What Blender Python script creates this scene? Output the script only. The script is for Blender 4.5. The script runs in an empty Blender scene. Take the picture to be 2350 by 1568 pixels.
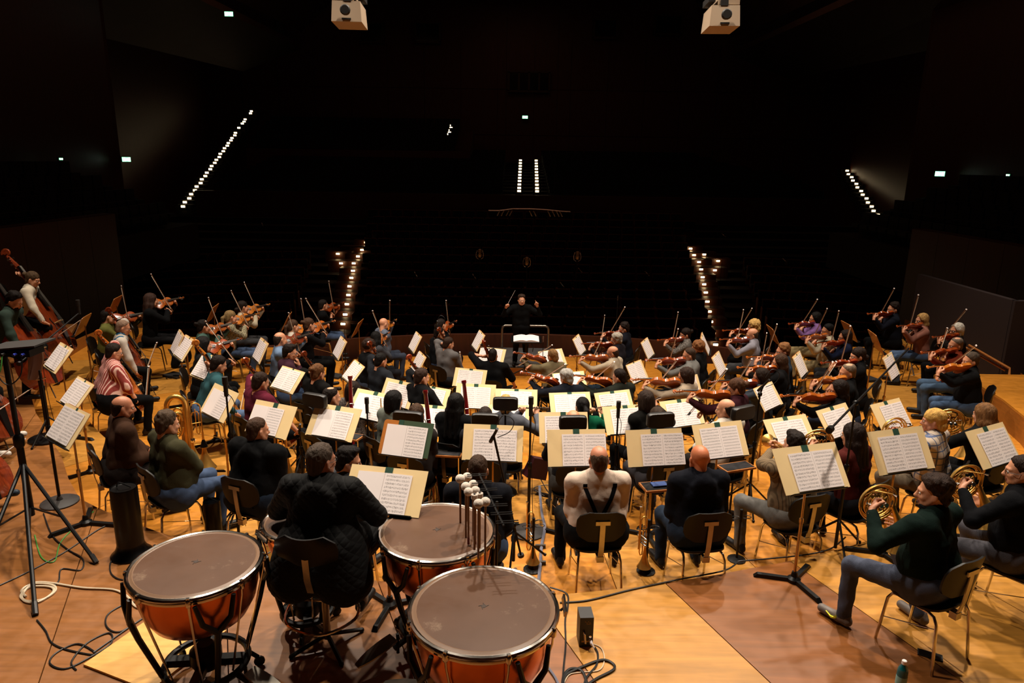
import bpy, math, random
import numpy as np
from mathutils import Matrix, Vector
random.seed(7)
D = bpy.data
SC = bpy.context.scene
COL = SC.collection
# ------------------------------------------------------------------ camera
FPX, PIT, ROL, CAMH = 1620.0, math.radians(14.3), math.radians(0.85), 4.35
cam = D.objects.new('camera', D.cameras.new('camera'))
COL.objects.link(cam)
cam.data.sensor_width = 36.0
cam.data.lens = 36.0 * FPX / 2350.0
cam.data.clip_end = 200
_c, _s = math.cos(ROL), math.sin(ROL)
_up0 = Vector((0, math.sin(PIT), math.cos(PIT))); _fw = Vector((0, math.cos(PIT), -math.sin(PIT))); _rt0 = Vector((1, 0, 0))
_rt = _rt0 * _c + _up0 * _s
_up = -_rt0 * _s + _up0 * _c
cam.matrix_world = Matrix(((_rt.x, _up.x, -_fw.x, 0), (_rt.y, _up.y, -_fw.y, 0), (_rt.z, _up.z, -_fw.z, CAMH), (0, 0, 0, 1)))
SC.camera = cam
# ------------------------------------------------------------------ world, stage lights, exposure
W = D.worlds.new('hall_dark'); SC.world = W; W.use_nodes = True
W.node_tree.nodes['Background'].inputs[0].default_value = (0.9, 0.55, 0.4, 1)
W.node_tree.nodes['Background'].inputs[1].default_value = 0.010
SC.view_settings.view_transform = 'Standard'
SC.view_settings.look = 'None'
SC.view_settings.gamma = 1.0
SC.view_settings.exposure = 0.0
SC.view_settings.use_curve_mapping = False
try:
    SC.cycles.use_denoising = True
    SC.cycles.max_bounces = 6
    SC.cycles.sample_clamp_indirect = 4.0
except Exception:
    pass
def stage_spot(x, y, z, tx, ty, watts, angle, size=0.16, color=(1.0, 0.87, 0.72)):
    l = D.lights.new('stage_spot', 'SPOT'); l.energy = watts; l.spot_size = math.radians(angle); l.spot_blend = 0.35
    l.shadow_soft_size = size; l.color = color
    o = D.objects.new('stage_spot', l); COL.objects.link(o); o.location = (x, y, z)
    o.rotation_euler = (Vector((tx, ty, 0.8)) - Vector((x, y, z))).to_track_quat('-Z', 'Y').to_euler()
    return o
def hall_fill_light(x, y, z, watts, size=6.0):   # unseen fill lamps, added to lift the black hall a little
    l = D.lights.new('hall_fill_light', 'AREA'); l.shape = 'DISK'; l.size = size; l.energy = watts; l.color = (1.0, .42, .24)
    o = D.objects.new('hall_fill_light', l); COL.objects.link(o); o.location = (x, y, z)
for (x, y, z, w_) in ((0, 24, 14.5, 26), (-9, 34, 13.5, 30), (9, 34, 13.5, 30), (0, 42, 14.4, 30), (-9, 14, 12.5, 14), (9, 14, 12.5, 14)): hall_fill_light(x, y, z, w_)
LW = 2350
for (x, y, tx, ty, k) in ((-5.5, 9.5, -5.0, 8.6, 1.0), (0.2, 9.6, 0.2, 8.6, 1.05), (5.5, 9.5, 5.0, 8.6, 1.0),
                          (-4.2, 12.6, -3.6, 11.2, .75), (4.4, 12.6, 3.8, 11.2, .75), (0.2, 13.2, 0.2, 11.6, .55),
                          (-2.6, 6.6, -2.2, 4.6, .85), (2.8, 6.6, 2.6, 4.8, 1.0)):
    stage_spot(x, y, 10.8, tx, ty, LW * k, 78)

# ------------------------------------------------------------------ pixel <-> floor helpers (a point of the photograph on a real height)
CAMO = np.array([0, 0, CAMH])
def ray(px, py):
    u = (px - 1175) / FPX; v = (784 - py) / FPX
    u2 = u * _c - v * _s; v2 = u * _s + v * _c
    return np.array([u2, math.cos(PIT) + v2 * math.sin(PIT), -math.sin(PIT) + v2 * math.cos(PIT)])
def onz(px, py, z):
    d = ray(px, py); t = (z - CAMH) / d[2]
    return CAMO + d * t
def atdepth(px, py, t):
    return CAMO + ray(px, py) * t
def atplane_y(px, py, y):
    d = ray(px, py); return CAMO + d * (y / d[1])
def proj(p):
    p = np.asarray(p, float) - CAMO
    dep = p[1] * math.cos(PIT) - p[2] * math.sin(PIT); up = p[1] * math.sin(PIT) + p[2] * math.cos(PIT)
    u2, v2 = p[0] / dep, up / dep
    return 1175 + FPX * (u2 * _c + v2 * _s), 784 - FPX * (-u2 * _s + v2 * _c), dep
CC = np.array([0.25, 14.4])            # centre of the curved stage risers
RINGS = ((3.8, 0.0), (5.2, 0.2), (6.45, 0.4), (8.0, 0.58), (9.15, 0.75), (99, 1.0))
RFA = ((-180, 8.6), (-46, 8.6), (-38, 8.75), (-30, 9.15), (-20, 9.25), (0, 9.45), (11, 9.2), (22, 9.02), (40, 8.95), (180, 8.95))
def rf(x, y):                           # the edge of the outermost riser is not quite a circle
    a = math.degrees(math.atan2(x - CC[0], CC[1] - y))
    return float(np.interp(a, [q[0] for q in RFA], [q[1] for q in RFA]))
def zring(x, y):
    r = math.hypot(x - CC[0], y - CC[1])
    if r >= rf(x, y): return 1.0
    if r >= 8.0: return .75
    for R_, z_ in RINGS:
        if r < R_: return z_
    return 1.0
def floor_at(px, py):                   # the floor point seen at a pixel
    best = None
    for R_, z_ in RINGS:
        p = onz(px, py, z_)
        if abs(zring(p[0], p[1]) - z_) < 1e-6: best = p if best is None or p[1] < best[1] else best
    if best is None: best = onz(px, py, 0.75)
    return best

# ------------------------------------------------------------------ materials
MATS = {}
def lin(h):
    if isinstance(h, str):
        h = h.lstrip('#'); c = [int(h[i:i + 2], 16) / 255 for i in (0, 2, 4)]
        return tuple(((x + 0.055) / 1.055) ** 2.4 if x > 0.04045 else x / 12.92 for x in c)
    return h
def mat(name, col, rough=0.6, metal=0.0, var=0.0, vscale=8.0, bump=0.0, bscale=60.0, spec=0.5, emit=None, estr=0.0, stretch=None, coat=0.0, sheen=0.0, alpha=1.0, trans=0.0):
    if name in MATS: return MATS[name]
    m = D.materials.new(name); m.use_nodes = True; MATS[name] = m
    nt = m.node_tree; b = nt.nodes['Principled BSDF']; c = lin(col)
    b.inputs['Base Color'].default_value = (*c, 1); b.inputs['Roughness'].default_value = rough; b.inputs['Metallic'].default_value = metal
    b.inputs['Specular IOR Level'].default_value = spec
    if coat: b.inputs['Coat Weight'].default_value = coat
    if sheen: b.inputs['Sheen Weight'].default_value = sheen
    if trans: b.inputs['Transmission Weight'].default_value = trans
    if emit is not None:
        b.inputs['Emission Color'].default_value = (*lin(emit), 1); b.inputs['Emission Strength'].default_value = estr
    if var or bump:
        tc = nt.nodes.new('ShaderNodeTexCoord'); mp = nt.nodes.new('ShaderNodeMapping')
        nt.links.new(tc.outputs['Object'], mp.inputs[0])
        if stretch: mp.inputs['Scale'].default_value = stretch
    if var:
        n = nt.nodes.new('ShaderNodeTexNoise'); n.inputs['Scale'].default_value = vscale; n.inputs['Detail'].default_value = 5
        nt.links.new(mp.outputs[0], n.inputs['Vector'])
        r = nt.nodes.new('ShaderNodeMapRange'); r.inputs['From Min'].default_value = .3; r.inputs['From Max'].default_value = .7
        r.inputs['To Min'].default_value = 1 - var; r.inputs['To Max'].default_value = 1 + var
        nt.links.new(n.outputs[0], r.inputs['Value'])
        mx = nt.nodes.new('ShaderNodeVectorMath'); mx.operation = 'SCALE'; mx.inputs[0].default_value = c
        nt.links.new(r.outputs[0], mx.inputs['Scale']); nt.links.new(mx.outputs[0], b.inputs['Base Color'])
    if bump:
        n2 = nt.nodes.new('ShaderNodeTexNoise'); n2.inputs['Scale'].default_value = bscale; n2.inputs['Detail'].default_value = 3
        nt.links.new(mp.outputs[0], n2.inputs['Vector'])
        bp = nt.nodes.new('ShaderNodeBump'); bp.inputs['Strength'].default_value = bump; bp.inputs['Distance'].default_value = 0.01
        nt.links.new(n2.outputs[0], bp.inputs['Height']); nt.links.new(bp.outputs[0], b.inputs['Normal'])
    return m
def nodes_of(m): return m.node_tree.nodes, m.node_tree.links, m.node_tree.nodes['Principled BSDF']
def cloth(h, kind='plain'):
    key = 'cloth_%s_%s' % (kind, h.lstrip('#'))
    if key in MATS: return MATS[key]
    c_ = lin(h); k_ = .42 if max(c_) < .012 else .6 if max(c_) < .03 else .85
    h = tuple(x * k_ for x in c_)
    if kind == 'plain': return mat(key, h, .92, var=.12, vscale=6, bump=.25, bscale=220, spec=.12)
    if kind == 'quilt':
        m = mat(key, h, .8, spec=.25); ns, lk, b = nodes_of(m); tc = ns.new('ShaderNodeTexCoord'); hs = []
        for vec in ((1, 0, 1), (1, 0, -1)):
            d_ = ns.new('ShaderNodeVectorMath'); d_.operation = 'DOT_PRODUCT'; d_.inputs[1].default_value = vec; lk.new(tc.outputs['Object'], d_.inputs[0])
            q1 = ns.new('ShaderNodeMath'); q1.operation = 'MULTIPLY'; q1.inputs[1].default_value = 52; lk.new(d_.outputs['Value'], q1.inputs[0]); q2 = ns.new('ShaderNodeMath'); q2.operation = 'SINE'; lk.new(q1.outputs[0], q2.inputs[0]); q3 = ns.new('ShaderNodeMath'); q3.operation = 'ABSOLUTE'; lk.new(q2.outputs[0], q3.inputs[0]); hs.append(q3.outputs[0])
        q4 = ns.new('ShaderNodeMath'); q4.operation = 'MINIMUM'; lk.new(hs[0], q4.inputs[0]); lk.new(hs[1], q4.inputs[1]); bp = ns.new('ShaderNodeBump'); bp.inputs['Strength'].default_value = .4; bp.inputs['Distance'].default_value = .008; lk.new(q4.outputs[0], bp.inputs['Height']); lk.new(bp.outputs[0], b.inputs['Normal'])
        return m
    if kind == 'jeans': return mat(key, h, .85, var=.28, vscale=9, bump=.3, bscale=260, spec=.2)
    if kind == 'shine': return mat(key, h, .5, var=.1, vscale=6, bump=.15, bscale=90, spec=.35)
    m = mat(key, h, .9, spec=.12); ns, lk, b = nodes_of(m)
    tc = ns.new('ShaderNodeTexCoord'); sp = ns.new('ShaderNodeSeparateXYZ'); lk.new(tc.outputs['Object'], sp.inputs[0])
    def wave(sock, freq, lo, hi):
        a = ns.new('ShaderNodeMath'); a.operation = 'MULTIPLY'; a.inputs[1].default_value = freq; lk.new(sock, a.inputs[0])
        f = ns.new('ShaderNodeMath'); f.operation = 'SINE'; lk.new(a.outputs[0], f.inputs[0])
        r = ns.new('ShaderNodeMapRange'); r.inputs['From Min'].default_value = lo; r.inputs['From Max'].default_value = hi; lk.new(f.outputs[0], r.inputs['Value'])
        return r.outputs[0]
    mix = ns.new('ShaderNodeMix'); mix.data_type = 'RGBA'; mix.inputs[6].default_value = (*lin(h), 1)
    if kind == 'stripe':
        mix.inputs[7].default_value = (*lin('#e9c3b6'), 1)
        lk.new(wave(sp.outputs['X'], 190, .35, .8), mix.inputs[0]); out = mix.outputs[2]
    elif kind == 'plaid':
        mix.inputs[7].default_value = (*lin('#55607c'), 1)
        a = wave(sp.outputs['X'], 95, .8, .95); c2 = wave(sp.outputs['Z'], 95, .8, .95)
        mm = ns.new('ShaderNodeMath'); mm.operation = 'MAXIMUM'; lk.new(a, mm.inputs[0]); lk.new(c2, mm.inputs[1])
        lk.new(mm.outputs[0], mix.inputs[0]); out = mix.outputs[2]
    elif kind == 'knit':
        mix.inputs[7].default_value = (*[x * .5 for x in lin(h)], 1)
        lk.new(wave(sp.outputs['X'], 300, .2, .9), mix.inputs[0]); out = mix.outputs[2]
    elif kind == 'band':
        mix.inputs[7].default_value = (*lin('#5c2420'), 1)
        lk.new(wave(sp.outputs['Z'], 110, .5, .9), mix.inputs[0]); out = mix.outputs[2]
    else:  # speckled print
        v = ns.new('ShaderNodeTexNoise'); v.inputs['Scale'].default_value = 70; v.inputs['Detail'].default_value = 2; lk.new(tc.outputs['Object'], v.inputs[0])
        r = ns.new('ShaderNodeMapRange'); r.inputs['From Min'].default_value = .48; r.inputs['From Max'].default_value = .55; lk.new(v.outputs[0], r.inputs['Value'])
        mix.inputs[7].default_value = (*[x * .25 for x in lin(h)], 1); lk.new(r.outputs[0], mix.inputs[0]); out = mix.outputs[2]
    lk.new(out, b.inputs['Base Color'])
    return m
def skin(h='#c98d6c'): return mat('skin_' + h.lstrip('#'), h, .48, var=.08, vscale=12, bump=.06, bscale=140, spec=.4)
def hairm(h): return mat('hair_' + h.lstrip('#'), h, .62, var=.35, vscale=14, bump=.8, bscale=42, spec=.15, stretch=(3.5, 3.5, .5))
BLACKM = mat('black_metal', '#0d0c0c', .42, .5, spec=.5)
BLACKP = mat('black_plastic', '#0c0b0b', .5)
CHROME = mat('chrome', '#cfc8bf', .16, 1.0)
STEEL = mat('brushed_steel', '#a8a094', .32, 1.0, var=.1, vscale=20)
BRASS = mat('brass', '#d9a552', .3, .8, var=.12, vscale=10)
GOLD = mat('lacquered_brass', '#dfae58', .3, .8)
SILVER = mat('silver_plate', '#d8d4cc', .15, 1.0)
EYEW = mat('eye_white', '#d8d0c8', .3); EYED = mat('eye_dark', '#1a0f0a', .2); LIP = mat('lip', '#9c5a4c', .5)
PAPER = mat('blank_paper', '#efe4e1', .9, var=.03, vscale=3, spec=.2)
FOLDER = mat('cream_folder_board', '#eacd98', .75, var=.04, vscale=5, spec=.25)
GREEN = mat('green_cloth_band', '#123f2c', .8, bump=.2, bscale=300)
WOODDESK = mat('desk_wood', '#a5652c', .45, var=.2, vscale=6, stretch=(1, 8, 8), coat=.2)
ORANGEBD = mat('desk_wood_orange', '#b9702c', .45, var=.08, vscale=6, stretch=(1, 8, 8))
SEATP = mat('chair_plywood_dark', '#070504', .45, var=.2, vscale=12, spec=.25)
FELT = mat('white_felt', '#e0d2c4', .95, bump=.5, bscale=120, spec=.1, sheen=.4)
VIOW = {k: mat('violin_varnish_' + k, v, .22, var=.3, vscale=9, stretch=(4, .8, 4), coat=.6) for k, v in dict(a='#a4541c', b='#8a3a14', c='#b56a26', d='#6e2a10', e='#7c2e12').items()}
EBONY = mat('ebony', '#0b0808', .3, coat=.3)
BOWST = mat('bow_stick', '#7a4a2a', .35); BOWHR = mat('bow_hair', '#d9cdb8', .6)
def stave_mat():
    m = mat('printed_music', '#efe4e1', .9, spec=.2); ns, lk, b = nodes_of(m)
    tc = ns.new('ShaderNodeTexCoord'); sp = ns.new('ShaderNodeSeparateXYZ'); lk.new(tc.outputs['Object'], sp.inputs[0])
    oi = ns.new('ShaderNodeObjectInfo')
    def M(op, a, b_=None, c_=None):
        n = ns.new('ShaderNodeMath'); n.operation = op
        for i, v in enumerate((a, b_, c_)):
            if v is None: continue
            if isinstance(v, (int, float)): n.inputs[i].default_value = v
            else: lk.new(v, n.inputs[i])
        return n.outputs[0]
    x, y = sp.outputs['X'], sp.outputs['Y']
    row = M('MULTIPLY', M('ADD', y, 0.143), 1 / 0.0286)
    fr = M('FRACT', row)
    band = M('LESS_THAN', M('ABSOLUTE', M('SUBTRACT', fr, .5)), .17)
    line = M('LESS_THAN', M('FRACT', M('MULTIPLY', M('SUBTRACT', fr, .34), 12.5)), .22)
    lines = M('MULTIPLY', band, line)
    cv = ns.new('ShaderNodeCombineXYZ'); lk.new(M('MULTIPLY', x, 230), cv.inputs[0]); lk.new(M('MULTIPLY', y, 190), cv.inputs[1]); lk.new(M('MULTIPLY', oi.outputs['Random'], 90), cv.inputs[2])
    nz = ns.new('ShaderNodeTexNoise'); nz.inputs['Scale'].default_value = 1.0; nz.inputs['Detail'].default_value = 2.5; nz.inputs['Roughness'].default_value = .7; lk.new(cv.outputs[0], nz.inputs['Vector'])
    wide = M('LESS_THAN', M('ABSOLUTE', M('SUBTRACT', fr, .5)), .30)
    notes = M('MULTIPLY', wide, M('GREATER_THAN', nz.outputs[0], .555))
    inx = M('LESS_THAN', M('ABSOLUTE', x), .091); iny = M('LESS_THAN', M('ABSOLUTE', y), .136)
    ink = M('MULTIPLY', M('MULTIPLY', M('MAXIMUM', M('MULTIPLY', lines, .55), M('MULTIPLY', notes, .8)), inx), iny)
    mix = ns.new('ShaderNodeMix'); mix.data_type = 'RGBA'; mix.inputs[6].default_value = (*lin('#efe4e1'), 1); mix.inputs[7].default_value = (*lin('#2a2426'), 1)
    lk.new(ink, mix.inputs[0]); lk.new(mix.outputs[2], b.inputs['Base Color'])
    return m
MUSIC = stave_mat()
def floor_mat(name, col, var=.16):
    m = mat(name, col, .36, spec=.4); ns, lk, b = nodes_of(m)
    tc = ns.new('ShaderNodeTexCoord'); mp = ns.new('ShaderNodeMapping'); mp.inputs['Scale'].default_value = (1.1, 14, 6); lk.new(tc.outputs['Object'], mp.inputs[0])
    oi = ns.new('ShaderNodeObjectInfo'); ad = ns.new('ShaderNodeVectorMath'); ad.operation = 'ADD'
    sc = ns.new('ShaderNodeVectorMath'); sc.operation = 'SCALE'; sc.inputs[0].default_value = (40, 70, 0); lk.new(oi.outputs['Random'], sc.inputs['Scale'])
    lk.new(mp.outputs[0], ad.inputs[0]); lk.new(sc.outputs[0], ad.inputs[1])
    n = ns.new('ShaderNodeTexNoise'); n.inputs['Scale'].default_value = 1.6; n.inputs['Detail'].default_value = 7; n.inputs['Distortion'].default_value = .6; lk.new(ad.outputs[0], n.inputs['Vector'])
    n2 = ns.new('ShaderNodeTexNoise'); n2.inputs['Scale'].default_value = .35; n2.inputs['Detail'].default_value = 8; lk.new(ad.outputs[0], n2.inputs['Vector'])
    n3 = ns.new('ShaderNodeTexNoise'); n3.inputs['Scale'].default_value = 9; n3.inputs['Detail'].default_value = 8; lk.new(tc.outputs['Object'], n3.inputs['Vector'])
    def rng(o, a, b_, lo, hi):
        r = ns.new('ShaderNodeMapRange'); r.inputs['From Min'].default_value = a; r.inputs['From Max'].default_value = b_; r.inputs['To Min'].default_value = lo; r.inputs['To Max'].default_value = hi
        lk.new(o, r.inputs['Value']); return r.outputs[0]
    a = ns.new('ShaderNodeMath'); a.operation = 'MULTIPLY'; lk.new(rng(n.outputs[0], .3, .7, 1 - var, 1 + var), a.inputs[0]); lk.new(rng(n2.outputs[0], .3, .7, .88, 1.1), a.inputs[1])
    a2 = ns.new('ShaderNodeMath'); a2.operation = 'MULTIPLY'; lk.new(a.outputs[0], a2.inputs[0]); lk.new(rng(n3.outputs[0], .25, .75, .9, 1.07), a2.inputs[1])
    a3 = ns.new('ShaderNodeMath'); a3.operation = 'MULTIPLY'; lk.new(a2.outputs[0], a3.inputs[0]); lk.new(rng(oi.outputs['Random'], 0, 1, .93, 1.07), a3.inputs[1])
    mx = ns.new('ShaderNodeVectorMath'); mx.operation = 'SCALE'; mx.inputs[0].default_value = lin(col); lk.new(a3.outputs[0], mx.inputs['Scale'])
    lk.new(mx.outputs[0], b.inputs['Base Color'])
    lk.new(rng(n3.outputs[0], .3, .7, .3, .46), b.inputs['Roughness'])
    return m
FL_A = floor_mat('floor_maple', '#b87626'); FL_B = floor_mat('floor_light_board', '#b37c33'); FL_C = floor_mat('floor_brown_board', '#7f4b20'); FL_D = floor_mat('floor_tan_board', '#87562b')
RISER = mat('riser_wood', '#96591f', .4, var=.15, vscale=5, stretch=(1, 1, 8))
PANEL = mat('hall_wood_panel', '#46200f', .5, var=.2, vscale=3, stretch=(6, 6, .6))
CEIL = mat('hall_ceiling', '#4a3626', .7, var=.1, vscale=1)
SEATC = mat('seat_cushion_navy', '#0e1118', .9, bump=.2, bscale=150); SEATW = mat('seat_shell_wood', '#7a4222', .5, var=.15, vscale=6)
STEP = mat('hall_carpet_dark', '#1b1210', .95, bump=.2, bscale=90)
PODC = mat('podium_carpet', '#3d3938', .95, bump=.3, bscale=120)

# ------------------------------------------------------------------ mesh helpers
class MB:
    def __init__(s): s.v = []; s.f = []; s.m = []
    def add(s, v, f, mi=0):
        o = len(s.v); s.v.extend([tuple(map(float, p)) for p in v]); s.f.extend([tuple(i + o for i in q) for q in f]); s.m.extend([mi] * len(f))
        return s
    def box(s, c, d, rot=None, mi=0, taper=1.0):
        x, y, z = d[0] / 2, d[1] / 2, d[2] / 2
        v = [(-x, -y, -z), (x, -y, -z), (x, y, -z), (-x, y, -z), (-x * taper, -y * taper, z), (x * taper, -y * taper, z), (x * taper, y * taper, z), (-x * taper, y * taper, z)]
        if rot is not None: v = [rot @ Vector(p) for p in v]
        v = [(p[0] + c[0], p[1] + c[1], p[2] + c[2]) for p in v]
        return s.add(v, [(0, 3, 2, 1), (4, 5, 6, 7), (0, 1, 5, 4), (1, 2, 6, 5), (2, 3, 7, 6), (3, 0, 4, 7)], mi)
    def tube(s, pts, r, n=6, mi=0, closed=False, caps=True):
        P = [Vector(p) for p in pts]; k = len(P); rs = r if isinstance(r, (list, tuple)) else [r] * k
        up = None; rings = []
        for i in range(k):
            a = P[(i - 1) % k] if (closed or i > 0) else P[i]; b = P[(i + 1) % k] if (closed or i < k - 1) else P[i]
            t = (b - a); t = t.normalized() if t.length > 1e-9 else Vector((0, 0, 1))
            if up is None:
                h = Vector((0, 0, 1)) if abs(t.z) < .9 else Vector((1, 0, 0)); up = (h - t * h.dot(t)).normalized()
            else:
                up = up - t * up.dot(t); up = up.normalized() if up.length > 1e-6 else t.orthogonal().normalized()
            sd = t.cross(up)
            rings.append([P[i] + (up * math.cos(2 * math.pi * j / n) + sd * math.sin(2 * math.pi * j / n)) * rs[i] for j in range(n)])
        v = [p for rg in rings for p in rg]; f = []
        for i in range(k if closed else k - 1):
            i2 = (i + 1) % k
            for j in range(n): f.append((i * n + j, i2 * n + j, i2 * n + (j + 1) % n, i * n + (j + 1) % n)[::-1])
        if caps and not closed: f.append(tuple(range(n))); f.append(tuple(range((k - 1) * n, k * n))[::-1])
        return s.add(v, f, mi)
    def lathe(s, prof, n=16, c=(0, 0, 0), M=None, mi=0, caps=True):
        v = []; f = []; k = len(prof)
        for (r, z) in prof:
            for j in range(n): v.append(Vector((r * math.cos(2 * math.pi * j / n), r * math.sin(2 * math.pi * j / n), z)))
        for i in range(k - 1):
            for j in range(n): f.append((i * n + j, i * n + (j + 1) % n, (i + 1) * n + (j + 1) % n, (i + 1) * n + j))
        if caps:
            if prof[0][0] > 1e-4: f.append(tuple(range(n))[::-1])
            if prof[-1][0] > 1e-4: f.append(tuple(range((k - 1) * n, k * n)))
        if M is not None: v = [M @ p for p in v]
        return s.add([(p[0] + c[0], p[1] + c[1], p[2] + c[2]) for p in v], f, mi)
    def prism(s, poly, z0, z1, mi=0, top=True, bottom=True):
        n = len(poly); v = [(p[0], p[1], z0) for p in poly] + [(p[0], p[1], z1) for p in poly]
        f = [(i, (i + 1) % n, n + (i + 1) % n, n + i) for i in range(n)]
        if bottom: f.append(tuple(range(n))[::-1])
        if top: f.append(tuple(range(n, 2 * n)))
        return s.add(v, f, mi)
    def sphere(s, c, r, n=10, k=6, mi=0):
        rr = r if isinstance(r, (list, tuple)) else (r, r, r); v = [(c[0], c[1], c[2] - rr[2])]; f = []
        for i in range(1, k):
            a = math.pi * i / k
            for j in range(n): v.append((c[0] + rr[0] * math.sin(a) * math.cos(2 * math.pi * j / n), c[1] + rr[1] * math.sin(a) * math.sin(2 * math.pi * j / n), c[2] - rr[2] * math.cos(a)))
        v.append((c[0], c[1], c[2] + rr[2])); e = len(v) - 1
        for j in range(n):
            f.append((0, 1 + (j + 1) % n, 1 + j)); f.append((e, 1 + (k - 2) * n + j, 1 + (k - 2) * n + (j + 1) % n))
        for i in range(k - 2):
            for j in range(n): f.append((1 + i * n + j, 1 + i * n + (j + 1) % n, 1 + (i + 1) * n + (j + 1) % n, 1 + (i + 1) * n + j))
        return s.add(v, f, mi)
    def xform(s, M, start=0):
        s.v[start:] = [tuple(M @ Vector(p)) for p in s.v[start:]]; return s
    def mesh(s, name, mats, smooth=True):
        me = D.meshes.new(name); me.from_pydata(s.v, [], s.f)
        for m in (mats if isinstance(mats, (list, tuple)) else [mats]): me.materials.append(m)
        if any(s.m): me.polygons.foreach_set('material_index', s.m)
        if smooth:
            me.polygons.foreach_set('use_smooth', [True] * len(s.f))
            try: me.set_sharp_from_angle(angle=math.radians(38))
            except Exception: pass
        me.update(); return me
def npmesh(name, v, f, mats, midx=None):
    me = D.meshes.new(name); nv, nf = len(v), len(f)
    me.vertices.add(nv); me.vertices.foreach_set('co', np.asarray(v, np.float32).ravel())
    me.loops.add(nf * 4); me.loops.foreach_set('vertex_index', np.asarray(f, np.int32).ravel())
    me.polygons.add(nf); me.polygons.foreach_set('loop_start', np.arange(0, nf * 4, 4, dtype=np.int32))
    try: me.polygons.foreach_set('loop_total', np.full(nf, 4, np.int32))
    except Exception: pass
    for m in mats: me.materials.append(m)
    if midx is not None: me.polygons.foreach_set('material_index', np.asarray(midx, np.int32))
    me.polygons.foreach_set('use_smooth', np.ones(nf, bool))
    me.update(calc_edges=True); me.validate(); return me
def obj(name, me, parent=None, loc=(0, 0, 0), rot=None, M=None, **props):
    o = D.objects.new(name, me); COL.objects.link(o)
    if parent is not None: o.parent = parent
    if M is not None: o.matrix_local = M
    else:
        o.location = loc
        if rot is not None: o.rotation_euler = rot
    for k, v in props.items(): o[k] = v
    return o
def tag(o, label, cat, group=None):
    o['label'] = label; o['category'] = cat
    if group: o['group'] = group
    return o
def thing(name, label, cat, loc=(0, 0, 0), rz=0, group=None, M=None):
    o = D.objects.new(name, None); COL.objects.link(o); o.empty_display_size = .1
    if M is not None: o.matrix_world = M
    else: o.location = loc; o.rotation_euler = (0, 0, rz)
    return tag(o, label, cat, group)
def struct(name, me, parent=None, **k):
    o = obj(name, me, parent, **k)
    if parent is None: o['kind'] = 'structure'
    return o
def framemat(o, x, y, z):
    o, x, y, z = map(Vector, (o, x, y, z))
    return Matrix(((x.x, y.x, z.x, o.x), (x.y, y.y, z.y, o.y), (x.z, y.z, z.z, o.z), (0, 0, 0, 1)))
def yz_frame(o, ydir, zhint):
    y = Vector(ydir).normalized(); z = Vector(zhint); z = (z - y * z.dot(y)).normalized(); x = y.cross(z)
    return framemat(o, x, y, z)
def arc(c, r, a0, a1, n, z=0, plane='xy'):
    out = []
    for i in range(n + 1):
        a = math.radians(a0 + (a1 - a0) * i / n); p, q = r * math.cos(a), r * math.sin(a)
        out.append((c[0] + p, c[1] + q, c[2]) if plane == 'xy' else (c[0] + p, c[1], c[2] + q) if plane == 'xz' else (c[0], c[1] + p, c[2] + q))
    return out
def spline(P, n=8):
    P = [Vector(p) for p in P]; out = []
    for i in range(len(P) - 1):
        a = P[max(i - 1, 0)]; b = P[i]; c = P[i + 1]; d = P[min(i + 2, len(P) - 1)]
        for k in range(n):
            t = k / n; out.append(.5 * ((2 * b) + (c - a) * t + (2 * a - 5 * b + 4 * c - d) * t * t + (3 * b - a - 3 * c + d) * t ** 3))
    out.append(P[-1]); return out
# ================================================================== the stage: curved risers laid with wide boards
sub = MB()
def ringpt(r, a, z):
    return (CC[0] + r * math.sin(a), CC[1] - r * math.cos(a), z)
FLO = None
boards = []
def board_from(top, z, th, m):           # a board whose outline is a polygon (counter clockwise), own origin at its middle
    cx = sum(p[0] for p in top) / len(top); cy = sum(p[1] for p in top) / len(top)
    b = MB(); b.prism([(p[0] - cx, p[1] - cy) for p in top], -th, 0)
    boards.append((b.mesh('floor_board', m, smooth=False), (cx, cy, z)))
GAP = 0.004
def sector_ring(r0, r1, z, a0, a1, seg, mats):
    n = max(1, round((a1 - a0) * (r0 + r1) / 2 / seg))
    for i in range(n):
        p, q = a0 + (a1 - a0) * i / n, a0 + (a1 - a0) * (i + 1) / n
        g = GAP / r1
        k = 5; out = [ringpt((r1 if r1 < 9 else rf(*ringpt(9, p + (q - p) * j / k, 0)[:2])) - .002, p + g + (q - p - 2 * g) * j / k, z) for j in range(k + 1)]
        inn = [ringpt(r0 + .002, p + g + (q - p - 2 * g) * j / k, z) for j in range(k + 1)]
        poly = [(x, y) for x, y, _ in inn[::-1]] + [(x, y) for x, y, _ in out]
        ar = sum(poly[j][0] * poly[(j + 1) % len(poly)][1] - poly[(j + 1) % len(poly)][0] * poly[j][1] for j in range(len(poly)))
        if ar < 0: poly = poly[::-1]
        board_from(poly, z, .04, mats[i % len(mats)])
A1 = math.radians(93)
prev_r = 3.8
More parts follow.
